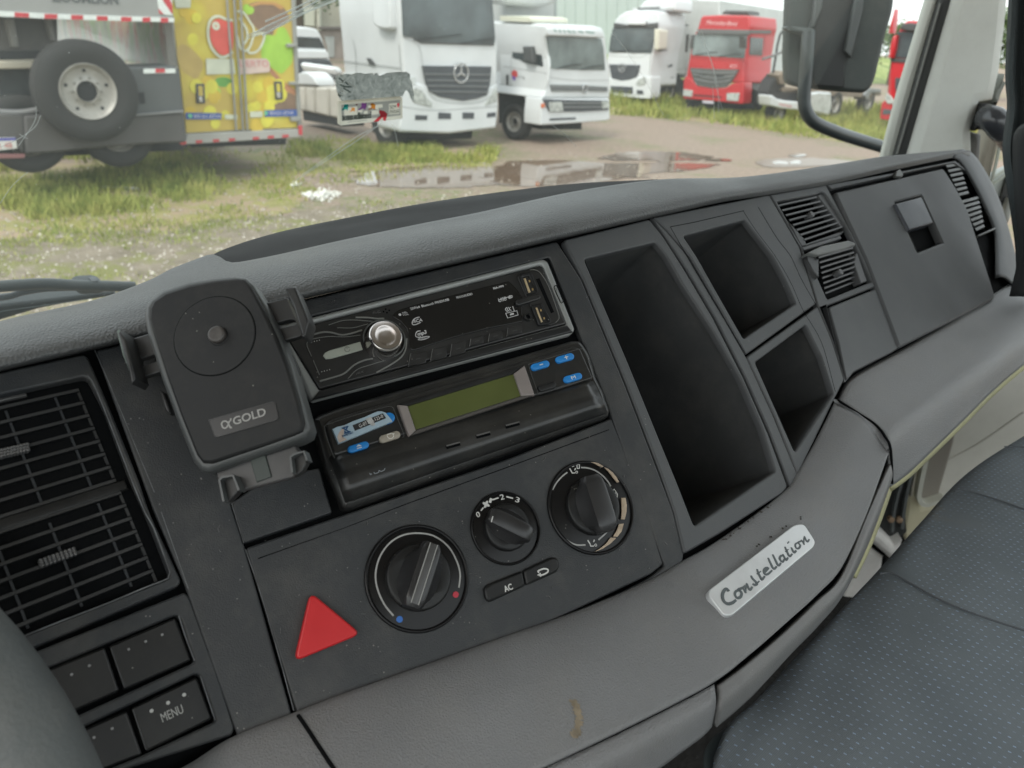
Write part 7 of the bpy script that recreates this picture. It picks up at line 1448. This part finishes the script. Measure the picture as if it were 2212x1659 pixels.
for i_, (a, c) in enumerate((((275, 1200, 335, 1130, 350, 1080, 345, 1048, 460, 1045, 455, 1130, 430, 1215, 400, 1170, 330, 1200), (.06, .50, .50)), ((480, 1250, 545, 1190, 540, 1130, 625, 1130, 620, 1250, 590, 1210), (1, .48, .16)), ((700, 1190, 800, 1110, 800, 1010, 930, 1010, 930, 1100, 890, 1200, 840, 1150, 740, 1200), (.60, .22, .75)), ((968, 1190, 1060, 1120, 1030, 1030, 1100, 1010, 1160, 1060, 1150, 1190, 1090, 1150, 1000, 1195), (.85, .36, .08)), ((640, 1060, 690, 1020, 690, 1075), (.5, .10, .14)), ((1715, 1060, 1730, 1015, 1775, 1010, 1785, 1060, 1750, 1150), (.9, .12, .18)), ((1110, 1495, 1220, 1390, 1290, 1330, 1255, 1260, 1265, 1190, 1400, 1225, 1470, 1290, 1430, 1470, 1370, 1470, 1345, 1370, 1240, 1490), (.85, .10, .14)))):
    P('printed_arrow', FW, 'S', a, ink('arrow_ink_' + 'abcdefg'[i_], c), tb, .0068, .007, 0)
m_ = MB(); rnd = random.Random(3); x = 300
while x < 1060:
    w_ = rnd.choice([6, 10, 16, 22]); y0 = 1340 - (x - 300) * .07 - (60 if 700 < x < 760 or 1010 < x < 1050 else 0); y1 = 1475 - (x - 300) * .10; prism_mb(m_, FW, [FW.loc(*p, .0072) for p in q('S', x, y0, x + w_, y0, x + w_, y1, x, y1)], [], .0070, .0072, 0); x += w_ + rnd.choice([5, 8, 12])
INKD = ink('ink_dark', (.08, .11, .10)); obj('barcode', m_.mesh(), INKD, tb)
text('lettering', 'SEM', FW, q('S', 1530, 1165)[0], q('S', 1690, 1150)[0], 8, INKD, tb, .0070, .0002); text('lettering', 'PARAR', FW, q('S', 1530, 1290)[0], q('S', 1775, 1268)[0], 8.5, INKD, tb, .0070, .0002)
for m_n, m_r in (('tag_cream', (.62, .60, .52)), ('tear_white', (.62, .64, .6))): translucent(MATS[m_n], .6, m_r)
translucent(TSM, .5, (.3, .3, .3))
strokes('small_print', FW, [q('S', x, 1515 - (x - 440) * .09, x + 18, 1495 - (x - 440) * .09) for x in range(445, 950, 34)], 1.6, GY, tb, .006, .0003, smooth=False)

# ------------------------------------------------------------------ wiper
FWo = FW.off(-.09)
WI = thing('wiper', 'black windshield wiper arm and blade resting at the foot of the glass', 'wiper', FWo.at(200, 640))
WB_ = mat('wiper_black', (.045, .055, .06), .5, vary=.2, vscale=12, dust=.1)
P('blade', FWo, 't01', (-400, 400, 0, 316, 400, 270, 740, 232, 760, 250, 700, 268, 400, 315, 250, 345, 0, 420, -400, 520), WB_, WI, -.03, .0, .004)
strokes('blade_edge', FWo, [q('t01', -300, 420, 0, 362, 300, 320, 600, 275)], 1.2, mat('wiper_sheen', (.16, .19, .2), .4), WI, .0, .001)
tube('arm', [FWo.at(*p, .02) for p in q('t01', -500, 240, -100, 205, 100, 190, 300, 180, 500, 190, 700, 195, 870, 200)], .008, WB_, WI, n=40); tube('hose', [FWo.at(*p, .015) for p in q('t01', -400, 290, 0, 270, 150, 235, 300, 212, 500, 205)], .0045, mat('wiper_hose', (.09, .10, .11), .5), WI, n=30)
P('clip', FWo, 't01', (492, 192, 520, 172, 640, 165, 682, 190, 686, 235, 650, 250, 520, 256, 494, 230), WB_, WI, .0, .02, .005, r=.006); P('clip_cap', FWo, 't01', (595, 165, 640, 160, 645, 215, 600, 218), mat('wiper_hose', (.09, .10, .11), .5), WI, .01, .023, .002)

# ------------------------------------------------------------------ side mirror
FM = Fr(at(1800, 120, 2.05), CX - CZ * .1, ZU)
MI = thing('side_mirror', 'black side mirror with curved tubular bracket outside the windshield', 'mirror', FM.at(1900, 330))
MB_ = mat('mirror_black', (.048, .058, .056), .55, vary=.2, vscale=5, speck=.5, dust=.1); MS = mat('rib_reflection', (.085, .095, .095), .5, vary=.1, vscale=5)
P('housing', FM, 'T2', (262, -300, 1400, -300, 1362, 110, 1290, 340, 1235, 560, 1180, 800, 1140, 900, 1090, 950, 1040, 968, 800, 955, 520, 928, 350, 905, 270, 880, 240, 830, 230, 600, 240, 290), MB_, MI, -.035, .0, .012, r=.02)
P('inner_panel', FM, 'T2', (560, -300, 1100, -300, 1010, 200, 900, 560, 850, 700, 850, 910, 520, 890, 500, 500, 520, 330), mat('mirror_face', (.030, .033, .034), .6, vary=.2, vscale=6), MI, .0, .008, .004)
for a in ((570, -300, 660, -300, 620, 80, 540, 280, 480, 300, 520, 200), (1010, -300, 1075, -300, 1040, 100, 960, 420, 925, 605, 850, 530, 890, 350)): P('rib', FM, 'T2', a, MS, MI, .004, .022, .004)  # ribs paler than the housing: grey reflections put into their colour
P('bracket', FM, 'T2', (235, 290, 270, 270, 540, 290, 560, 330, 540, 420, 480, 420, 440, 380, 300, 330), MB_, MI, .0, .05, .01, r=.01)
P('bracket_slot', FM, 'T2', (430, 350, 475, 345, 470, 450, 440, 560, 415, 590, 412, 450), VOID, MI, .008, .012, .001)
tube('tube_arm', [FM.at(*q('T2', 475, 330)[0], .05), FM.at(*q('T2', 462, 560)[0], .06), FM.at(*q('T2', 445, 800)[0], .06), FM.at(*q('T2', 430, 1000)[0], .06), FM.at(*q('T2', 450, 1150)[0], .06), FM.at(*q('T2', 540, 1270)[0], .05), FM.at(*q('T2', 760, 1370)[0], .0), FM.at(*q('T2', 1000, 1450)[0], -.06), FM.at(*q('T2', 1280, 1535)[0], -.12), FM.at(*q('T2', 1600, 1640)[0], -.2)],
     FM.m(1740, 200, 13.5), mat('tube_grey', (.050, .060, .062), .42, vary=.12, vscale=6, coat=.2), MI, 18, n=70)

# ------------------------------------------------------------------ pillar, side of the cab
FP = Fr(at(2000, 200, 1.42), CX - CZ * .15, ZU)
PI_ = thing('door_pillar', 'off-white windshield pillar with black rubber seal right of the windshield', 'pillar', FP.at(2000, 330))
OW = mat('offwhite_trim', (.68, .70, .66), .6, vary=.06, vscale=4, bump=.15, bscale=900, dust=.1); EW = mat('outer_white', (.60, .62, .57), .4, vary=.03, vscale=4); SE = mat('seal_black', (.035, .037, .036), .6, vary=.1, vscale=10)
P('outer_strip', FP, 't20', (1700, -400, 1800, -400, 1672, 20, 1530, 520, 1392, 1000, 1360, 1140, 1280, 1080, 1400, 620, 1588, 0), EW, PI_, -.035, -.015, .01)
P('rubber_seal', FP, 't20', (1800, -400, 1880, -400, 1752, 0, 1600, 520, 1462, 1000, 1420, 1160, 1350, 1140, 1388, 1000, 1530, 500, 1670, 20), SE, PI_, -.03, .006, .006); strokes('seal_lip', FP, [q('t20', 1672, 20, 1530, 520, 1392, 1000)], 3, mat('seal_grey', (.16, .165, .155), .5), PI_, .006, .004)
P('inner_trim', FP, 't20', (1880, -400, 2260, -400, 2130, 0, 2112, 200, 2078, 460, 2035, 650, 1945, 668, 1918, 760, 1890, 850, 1900, 1160, 1420, 1160, 1460, 1000, 1600, 520, 1750, 0), OW, PI_, -.10, .020, .02)
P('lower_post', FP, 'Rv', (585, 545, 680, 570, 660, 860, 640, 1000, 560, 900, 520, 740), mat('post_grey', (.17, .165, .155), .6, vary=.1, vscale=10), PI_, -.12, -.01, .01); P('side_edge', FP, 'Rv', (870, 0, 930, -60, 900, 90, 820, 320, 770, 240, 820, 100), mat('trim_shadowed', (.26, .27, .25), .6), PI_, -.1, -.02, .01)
GH = thing('grab_handle', 'glossy black grab handle on the pillar beside the curtain', 'handle', FP.at(2130, 300))
hd_ = P('base', FP, 'Rv', (665, 252, 690, 245, 780, 250, 770, 330, 740, 520, 620, 518, 598, 540, 590, 520, 620, 420), BLACK, GH, -.06, .03, .006, r=.006)
tube('grip', [FP.at(*q('Rv', 720, 380)[0], .03), FP.at(*q('Rv', 790, 410)[0], .05), FP.at(*q('Rv', 870, 490)[0], .05), FP.at(*q('Rv', 960, 600)[0], .04), FP.at(*q('Rv', 1100, 800)[0], .02)], [.022, .023, .024, .022, .02], mat('handle_gloss', (.04, .043, .05), .22, spec=.7, vary=.1, vscale=10), GH, 16, n=24)
# door beyond
DO = thing('door', 'cream passenger door with beige window frame and grey storage recess, beyond the dashboard', 'door', Vector((FP.at(2100, 500, -.3).x, FP.at(2100, 500, -.3).y, HC - .9)))
FP2 = FP.off(-.16)
BE = mat('frame_beige', (.34, .31, .255), .6, vary=.1, vscale=6)
P('window_frame', FP2, 'Rv', (750, 500, 930, 420, 850, 700, 800, 900, 760, 1080, 700, 1120, 620, 980, 660, 800), BE, DO, -.05, .0, .01)
strokes('frame_edge', FP2, [q('Rv', 880, 600, 830, 850, 770, 1100), q('Rv', 930, 930, 780, 1030), q('Rv', 930, 980, 800, 1080)], 3, mat('frame_pale', (.50, .53, .47), .5), DO, .0, .01, smooth=False)
P('window_sill', FP2, 'Rv', (700, 1060, 800, 1040, 930, 960, 1000, 930, 1000, 1200, 920, 1500, 840, 1400, 760, 1200), mat('sill_white', (.50, .54, .52), .5, vary=.05, vscale=6), DO, -.06, -.01, .01); P('sill_shadow_gap', FP2, 'Rv', (930, 1000, 960, 1080, 970, 1240, 880, 1370, 845, 1290, 880, 1180), SE, DO, -.01, .0, 0)
P('sill_trim', FP2, 'Rv', (890, 1400, 960, 1230, 985, 1260, 975, 1420, 940, 1500), mat('sill_grey', (.33, .34, .32), .5), DO, .0, .02, .005)
FD = Fr(at(2080, 960, 1.42), CX - CZ * .12 - up_c.dot(CX) * CX * 0, ZU)
CRM2 = mat('door_cream', (.78, .76, .69), .55, vary=.05, vscale=4, dust=.1); CRY = mat('door_yellowed', (.70, .65, .46), .6, vary=.1, vscale=6)
P('door_panel', FD, 'Sd', (1160, 420, 1700, -150, 2600, -900, 2600, 900, 1500, 1800, 1100, 1500, 1000, 1100), CRM2, DO, -.05, .0, .01)
strokes('panel_crease', FD, [q('Sd', 1260, 620, 1600, 440, 2046, 130)], 3, mat('crease_grey', (.62, .60, .54), .6), DO, .0, .002)
P('storage_recess', FD, 'Sd', (1040, 480, 1370, 180, 1320, 450, 1230, 760, 1170, 960, 1180, 1080, 1000, 1080, 950, 960), mat('recess_taupe', (.30, .275, .24), .7, vary=.08, vscale=8), DO, -.02, .006, .004)
P('jamb', FD, 'Sd', (870, 600, 1060, 440, 1040, 600, 980, 900, 960, 1040, 1000, 1120, 1130, 1090, 1250, 1040, 1300, 1200, 900, 1600, 780, 1380, 820, 1100), CRY, DO, -.04, .010, .008)
strokes('rounded_rim', FD, [q('Sd', 1048, 540, 1020, 700, 985, 860, 962, 1000, 985, 1075, 1050, 1095, 1130, 1070, 1230, 1040)], 9, mat('rim_cream', (.68, .68, .60), .4), DO, .006, .02)
P('dark_post', FD, 'Sd', (760, 760, 900, 660, 860, 900, 820, 1150, 830, 1300, 840, 1370, 740, 1480, 640, 1420, 440, 1400, 560, 1000, 640, 800), SE, DO, -.05, .016, .006)
strokes('post_rail', FD, [q('Sd', 800, 800, 740, 1000, 700, 1180, 685, 1370), q('Sd', 905, 700, 840, 960, 800, 1200, 790, 1340)], 6, mat('rail_mid', (.13, .14, .14), .5), DO, .016, .01); strokes('post_rail', FD, [q('Sd', 940, 660, 905, 860, 880, 1000)], 4, mat('rail_light', (.36, .34, .28), .5), DO, .016, .01)
m_ = MB()
for x, y in ((675, 1252), (762, 1256)): prism_mb(m_, FD, disc_pts(FD.loc(*q('Sd', x, y)[0], .03), .006, 10), [], .02, .03, .002)
obj('bolts', m_.mesh(), mat('bolt_tan', (.32, .22, .14), .6), DO)
FLR = thing('door_step', 'pale plastic entry step between dashboard and seat', 'step', FD.at(1900, 1250, .05))
SW_ = mat('step_white', (.78, .76, .73), .55, vary=.08, vscale=8, dust=.2)
P('step_top', FD, 'Sd', (470, 1370, 520, 1360, 600, 1410, 715, 1530, 800, 1480, 700, 1700, 620, 1620, 450, 1480, 430, 1440), SW_, FLR, -.03, .05, .01); P('step_side', FD, 'Sd', (380, 1530, 470, 1545, 600, 1640, 560, 1900, 100, 2250, 150, 2000), SW_, FLR, -.03, .03, .01)
P('step_gap', FD, 'Sd', (400, 1470, 620, 1640, 560, 1760, 300, 1560), VOID, FLR, -.03, .022, 0)

# ------------------------------------------------------------------ seat
HS = HC - .405
seatv = []
def seat_pt(u, v, dz=0): return onz(u, v, HS + dz)
SF, n, b, L = nodes_mat('seat_fabric'); b.inputs['Roughness'].default_value = .95; b.inputs['Specular IOR Level'].default_value = .15
tc = n.nodes.new('ShaderNodeTexCoord'); mp = n.nodes.new('ShaderNodeMapping'); L(tc.outputs['Object'], mp.inputs[0]); mp.inputs['Rotation'].default_value = (0, 0, R(28)); sx = n.nodes.new('ShaderNodeSeparateXYZ'); L(mp.outputs[0], sx.inputs[0])
def mth(op, a, b_=None, c_=None):
    m_ = n.nodes.new('ShaderNodeMath'); m_.operation = op
    for i, v in enumerate((a, b_, c_)):
        if v is None: continue
        if hasattr(v, 'links'): L(v, m_.inputs[i])
        else: m_.inputs[i].default_value = v
    return m_.outputs[0]
PX_, PY_ = .0058, .0064
gx = mth('DIVIDE', sx.outputs[0], PX_); gy = mth('DIVIDE', sx.outputs[1], PY_); row = mth('FLOOR', gy); gx2 = mth('ADD', gx, mth('MULTIPLY', mth('MODULO', row, 2), .5)); fx = mth('SUBTRACT', mth('FRACT', gx2), .5); fy = mth('SUBTRACT', mth('FRACT', gy), .5)
dot_ = mth('MULTIPLY', mth('LESS_THAN', mth('ABSOLUTE', fx), .17), mth('LESS_THAN', mth('ABSOLUTE', fy), .085))
nf = noise(n, 14, 6, .7, tc.outputs['Object'], L); dr_ = mth('MULTIPLY', dot_, mth('GREATER_THAN', nf.outputs['Fac'], .40)); nw = n.nodes.new('ShaderNodeTexWhiteNoise'); nw.noise_dimensions = '2D'; cv_ = n.nodes.new('ShaderNodeCombineXYZ'); L(mth('FLOOR', gx2), cv_.inputs[0]); L(row, cv_.inputs[1]); L(cv_.outputs[0], nw.inputs['Vector']); dfac = mth('MULTIPLY', dr_, mth('MULTIPLY_ADD', nw.outputs['Value'], .45, .15))
nd = noise(n, 5, 7, .65, tc.outputs['Object'], L); rs_ = ramp(n, [(.40, (.140, .160, .176)), (.60, (.168, .190, .206)), (.74, (.20, .19, .165))]); L(nd.outputs['Fac'], rs_.inputs['Fac'])
wv = n.nodes.new('ShaderNodeTexWave'); wv.inputs['Scale'].default_value = 420; wv.bands_direction = 'DIAGONAL'; L(mp.outputs[0], wv.inputs['Vector']); wc_ = n.nodes.new('ShaderNodeMapRange'); wc_.inputs[3].default_value = .82; wc_.inputs[4].default_value = 1.15; L(wv.outputs['Fac'], wc_.inputs[0])
vs_ = n.nodes.new('ShaderNodeVectorMath'); vs_.operation = 'SCALE'; L(rs_.outputs[0], vs_.inputs[0]); L(wc_.outputs[0], vs_.inputs['Scale'])
L(mixc(n, L, dfac, vs_.outputs[0], (.34, .46, .64)), b.inputs['Base Color']); bu = n.nodes.new('ShaderNodeBump'); bu.inputs['Strength'].default_value = .4; bu.inputs['Distance'].default_value = .0008; L(wv.outputs['Fac'], bu.inputs['Height']); L(bu.outputs[0], b.inputs['Normal'])
ST = thing('seat', 'grey fabric passenger seat with rows of small blue stitches', 'seat', seat_pt(1900, 1500, -.1))
edge = [(1545, 1620), (1570, 1560), (1625, 1506), (1708, 1415), (1770, 1352), (1822, 1292), (1900, 1210), (1990, 1108), (2080, 1012), (2212, 925), (2330, 860), (2460, 800)]
e2 = cr_spline(edge, 60); inn = cr_spline([(1480, 2000), (1620, 1900), (1800, 1850), (1950, 1800), (2100, 1750), (2250, 1700), (2400, 1600), (2500, 1500), (2600, 1400), (2700, 1300), (2800, 1200), (2900, 1100)], 60)
rows_ = []
prof = [(0, -.16), (0, -.045), (.004, -.022), (.014, -.007), (.035, .0), (.10, .004), (.3, .006), (.6, .004), (1, .0)]
for f_, dz in prof:
    rw = []
    for k, (a, b_) in enumerate(zip(e2, inn)):
        A, B = seat_pt(*a), seat_pt(*b_); p = A.lerp(B, f_); p = Vector((p.x, p.y, HS + dz))
        if .02 < f_: p.z += .004 * math.sin(k * .5) * math.sin(f_ * 12)
        rw.append(p)
    rows_.append(rw)
mb = MB(); mb.add([p for r_ in rows_ for p in r_], [(j * 60 + i, j * 60 + i + 1, (j + 1) * 60 + i + 1, (j + 1) * 60 + i) for j in range(len(prof) - 1) for i in range(59)])
cu_ = obj('cushion', mb.mesh(), SF, ST, sharp=80); sb = cu_.modifiers.new('s', 'SUBSURF'); sb.levels = 1; sb.render_levels = 2
lf = [Vector((*seat_pt(*a).xy, HS + d)) for a, d in (((1580, 1556), -.012), ((1552, 1580), -.012), ((1540, 1610), -.013), ((1548, 1680), -.012), ((1560, 1760), -.012))]
tube('piping', lf, .004, mat('piping_slate', (.05, .065, .07), .7), ST, 8, n=20)
mb = MB(); mb.add([p + Vector((0, 0, 0)) for p in lf] + [p - Vector((0, 0, .3)) for p in lf], [(i, i + 1, i + 6, i + 5) for i in range(4)]); obj('side_bolster', mb.mesh(), mat('seat_side', (.05, .055, .058), .9, bump=.5, bscale=700, vary=.1), ST)
strokes_ = []
for pts in ([(1900, 1240), (1925, 1238), (1970, 1262), (2040, 1300), (2130, 1335), (2300, 1390)], [(2062, 1062), (2085, 1060), (2150, 1078), (2240, 1110), (2350, 1150)], [(2170, 965), (2212, 966), (2300, 985)]):
    tube('seam', [onz(u, v, HS + .0065) for u, v in pts], .0008, mat('seam_thread', (.075, .082, .090), .9), ST, 6, n=24)

# ------------------------------------------------------------------ curtain and steering wheel
CT_ = mat('curtain_grey', (.028, .036, .038), .85, vary=.25, vscale=6, bump=.4, bscale=300)
cols = [(2182, 2178, 2171, 2175, 2165, 2174, 2184, 2193, 2196), (2196, 2192, 2186, 2190, 2182, 2190, 2198, 2206, 2210), (2216, 2212, 2206, 2210, 2202, 2210, 2220, 2226, 2230), (2290, 2290, 2290, 2290, 2290, 2290, 2290, 2300, 2300), (2420,) * 9]
vsn = [-120, 0, 160, 230, 320, 400, 470, 540, 640]
cr_rows = [[(c[i], vsn[i], [0, -.03, .01, -.04, 0][k]) for i in range(9)] for k, c in enumerate(cols)]
cuo = loft('curtain', cr_rows, 40, 30, CT_, None, solid=.004, fn=lambda u, v: .98); tag(cuo, 'dark grey curtain hanging at the right edge over the side window', 'curtain')
BP = thing('seat_belt_cover', 'black padded cover hanging in front of the curtain at the right edge', 'cover', at(2212, 500, .9))
o = loft('pad', [[(2205, 270, .02), (2188, 300, .0), (2190, 420, 0), (2200, 540, 0), (2180, 640, 0)], [(2235, 262, -.03), (2232, 300, -.03), (2235, 420, -.03), (2240, 540, -.03), (2240, 640, -.03)], [(2400, 250, .0), (2400, 300, 0), (2400, 420, 0), (2400, 540, 0), (2400, 640, 0)]], 30, 12, mat('cover_black', (.008, .009, .010), .8), BP, fn=lambda u, v: .90)
FS_ = Fr(at(-898, 2139, .30), CX, -CY); wr = .30 / FPX
SWL = thing('steering_wheel', 'worn grey steering wheel rim blurred in the lower left corner', 'steering wheel', FS_.W(0, 0))
ctr = Vector((0, 0)); RR_ = 1090 * wr
tube('rim', [FS_.W(RR_ * math.cos(2 * math.pi * i / 90), RR_ * math.sin(2 * math.pi * i / 90), 0) for i in range(90)], 108 * wr, mat('wheel_grey', (.080, .088, .088), .62, vary=.14, vscale=12, bump=.4, bscale=500, dust=.2), SWL, 22, closed=True)
for a in (200, 320, 80): tube('spoke', [FS_.W(0, 0, -.03), FS_.W(RR_ * .97 * math.cos(R(a)), RR_ * .97 * math.sin(R(a)), 0)], .014, mat('wheel_grey', (.080, .088, .088), .62), SWL)
disc('hub', FS_, Vector((0, 0)), .06, BLACK, SWL, -.06, -.01, .01)

# ------------------------------------------------------------------ the rest of the cab: roof, back wall, driver's door, which shade the dashboard
LH = horiz(LAT); xw = (FW.at(900, 0) - CAMP).dot(FWD)
def cabp(l, f, z): return CAMP + LH * l + FWD * f + ZU * z
CABT = thing('truck_cab', 'grey lined cab roof, back wall and driver side door around the camera', 'cab', cabp(0, -.9, -1.0))
LIN = mat('cab_lining', (.58, .58, .55), .9, vary=.05, vscale=4, bump=.4, bscale=400)
def slab(name, pts, nrm, th, material=LIN):
    mb = MB(); n_ = len(pts); mb.add(list(pts) + [p + nrm * th for p in pts], [tuple(range(n_)), tuple(range(2 * n_ - 1, n_ - 1, -1))] + [(i, (i + 1) % n_, n_ + (i + 1) % n_, n_ + i) for i in range(n_)])
    return obj(name, mb.mesh(), material, CABT, smooth=False)
L0, L1 = -.75, 1.75
slab('roof', [cabp(L0, xw - .15, .62), cabp(L1, xw - .15, .62), cabp(L1, -.95, .66), cabp(L0, -.95, .66)], ZU, .05)
slab('back_wall', [cabp(L0, -.95, -.05), cabp(L1, -.95, -.05), cabp(L1, -.95, -1.1), cabp(L0, -.95, -1.1)], -FWD, .05)  # unseen; kept low, the wide opening above added to brighten the dashboard
slab('door_lower', [cabp(L0, -.95, -.30), cabp(L0, xw - .1, -.42), cabp(L0, xw - .1, -1.1), cabp(L0, -.95, -1.1)], -LH, .05)

DKF = mat('floor_dark', (.015, .014, .013), .9, bump=.8, bscale=80, vary=.4, vscale=20)
slab('floor_mat', [cabp(L0, xw - .05, -1.0), cabp(L1, xw - .05, -1.0), cabp(L1, -.95, -1.0), cabp(L0, -.95, -1.0)], -ZU, .03, DKF)
slab('footwell_wall', [cabp(L0, xw - .07, -.46), cabp(L1, xw - .07, -.46), cabp(L1, xw - .07, -1.0), cabp(L0, xw - .07, -1.0)], FWD, .03, DKF)
slab('passenger_door_lower', [cabp(L1, -.95, -.45), cabp(L1, xw - .08, -.50), cabp(L1, xw - .08, -1.0), cabp(L1, -.95, -1.0)], LH, .04, CRM2)

# shelf of the dashboard running on to the foot of the glass
rs = cr_spline(SHELF, 90); nr = 8; vs = []
for j in range(nr):
    t = j / (nr - 1)
    for u, v, dz in rs:
        A = at(u, v, zs(u, v) + dz); B = FW.at(u, v + 42, .012); vs.append(A.lerp(B, t) - ZU * .01 * math.sin(math.pi * t))
me = bpy.data.meshes.new('rear_shelf'); me.from_pydata([tuple(x) for x in vs], [], [(j * 90 + i, j * 90 + i + 1, (j + 1) * 90 + i + 1, (j + 1) * 90 + i) for j in range(nr - 1) for i in range(89)])
obj('rear_shelf', me, HOL, DASH, sharp=75)
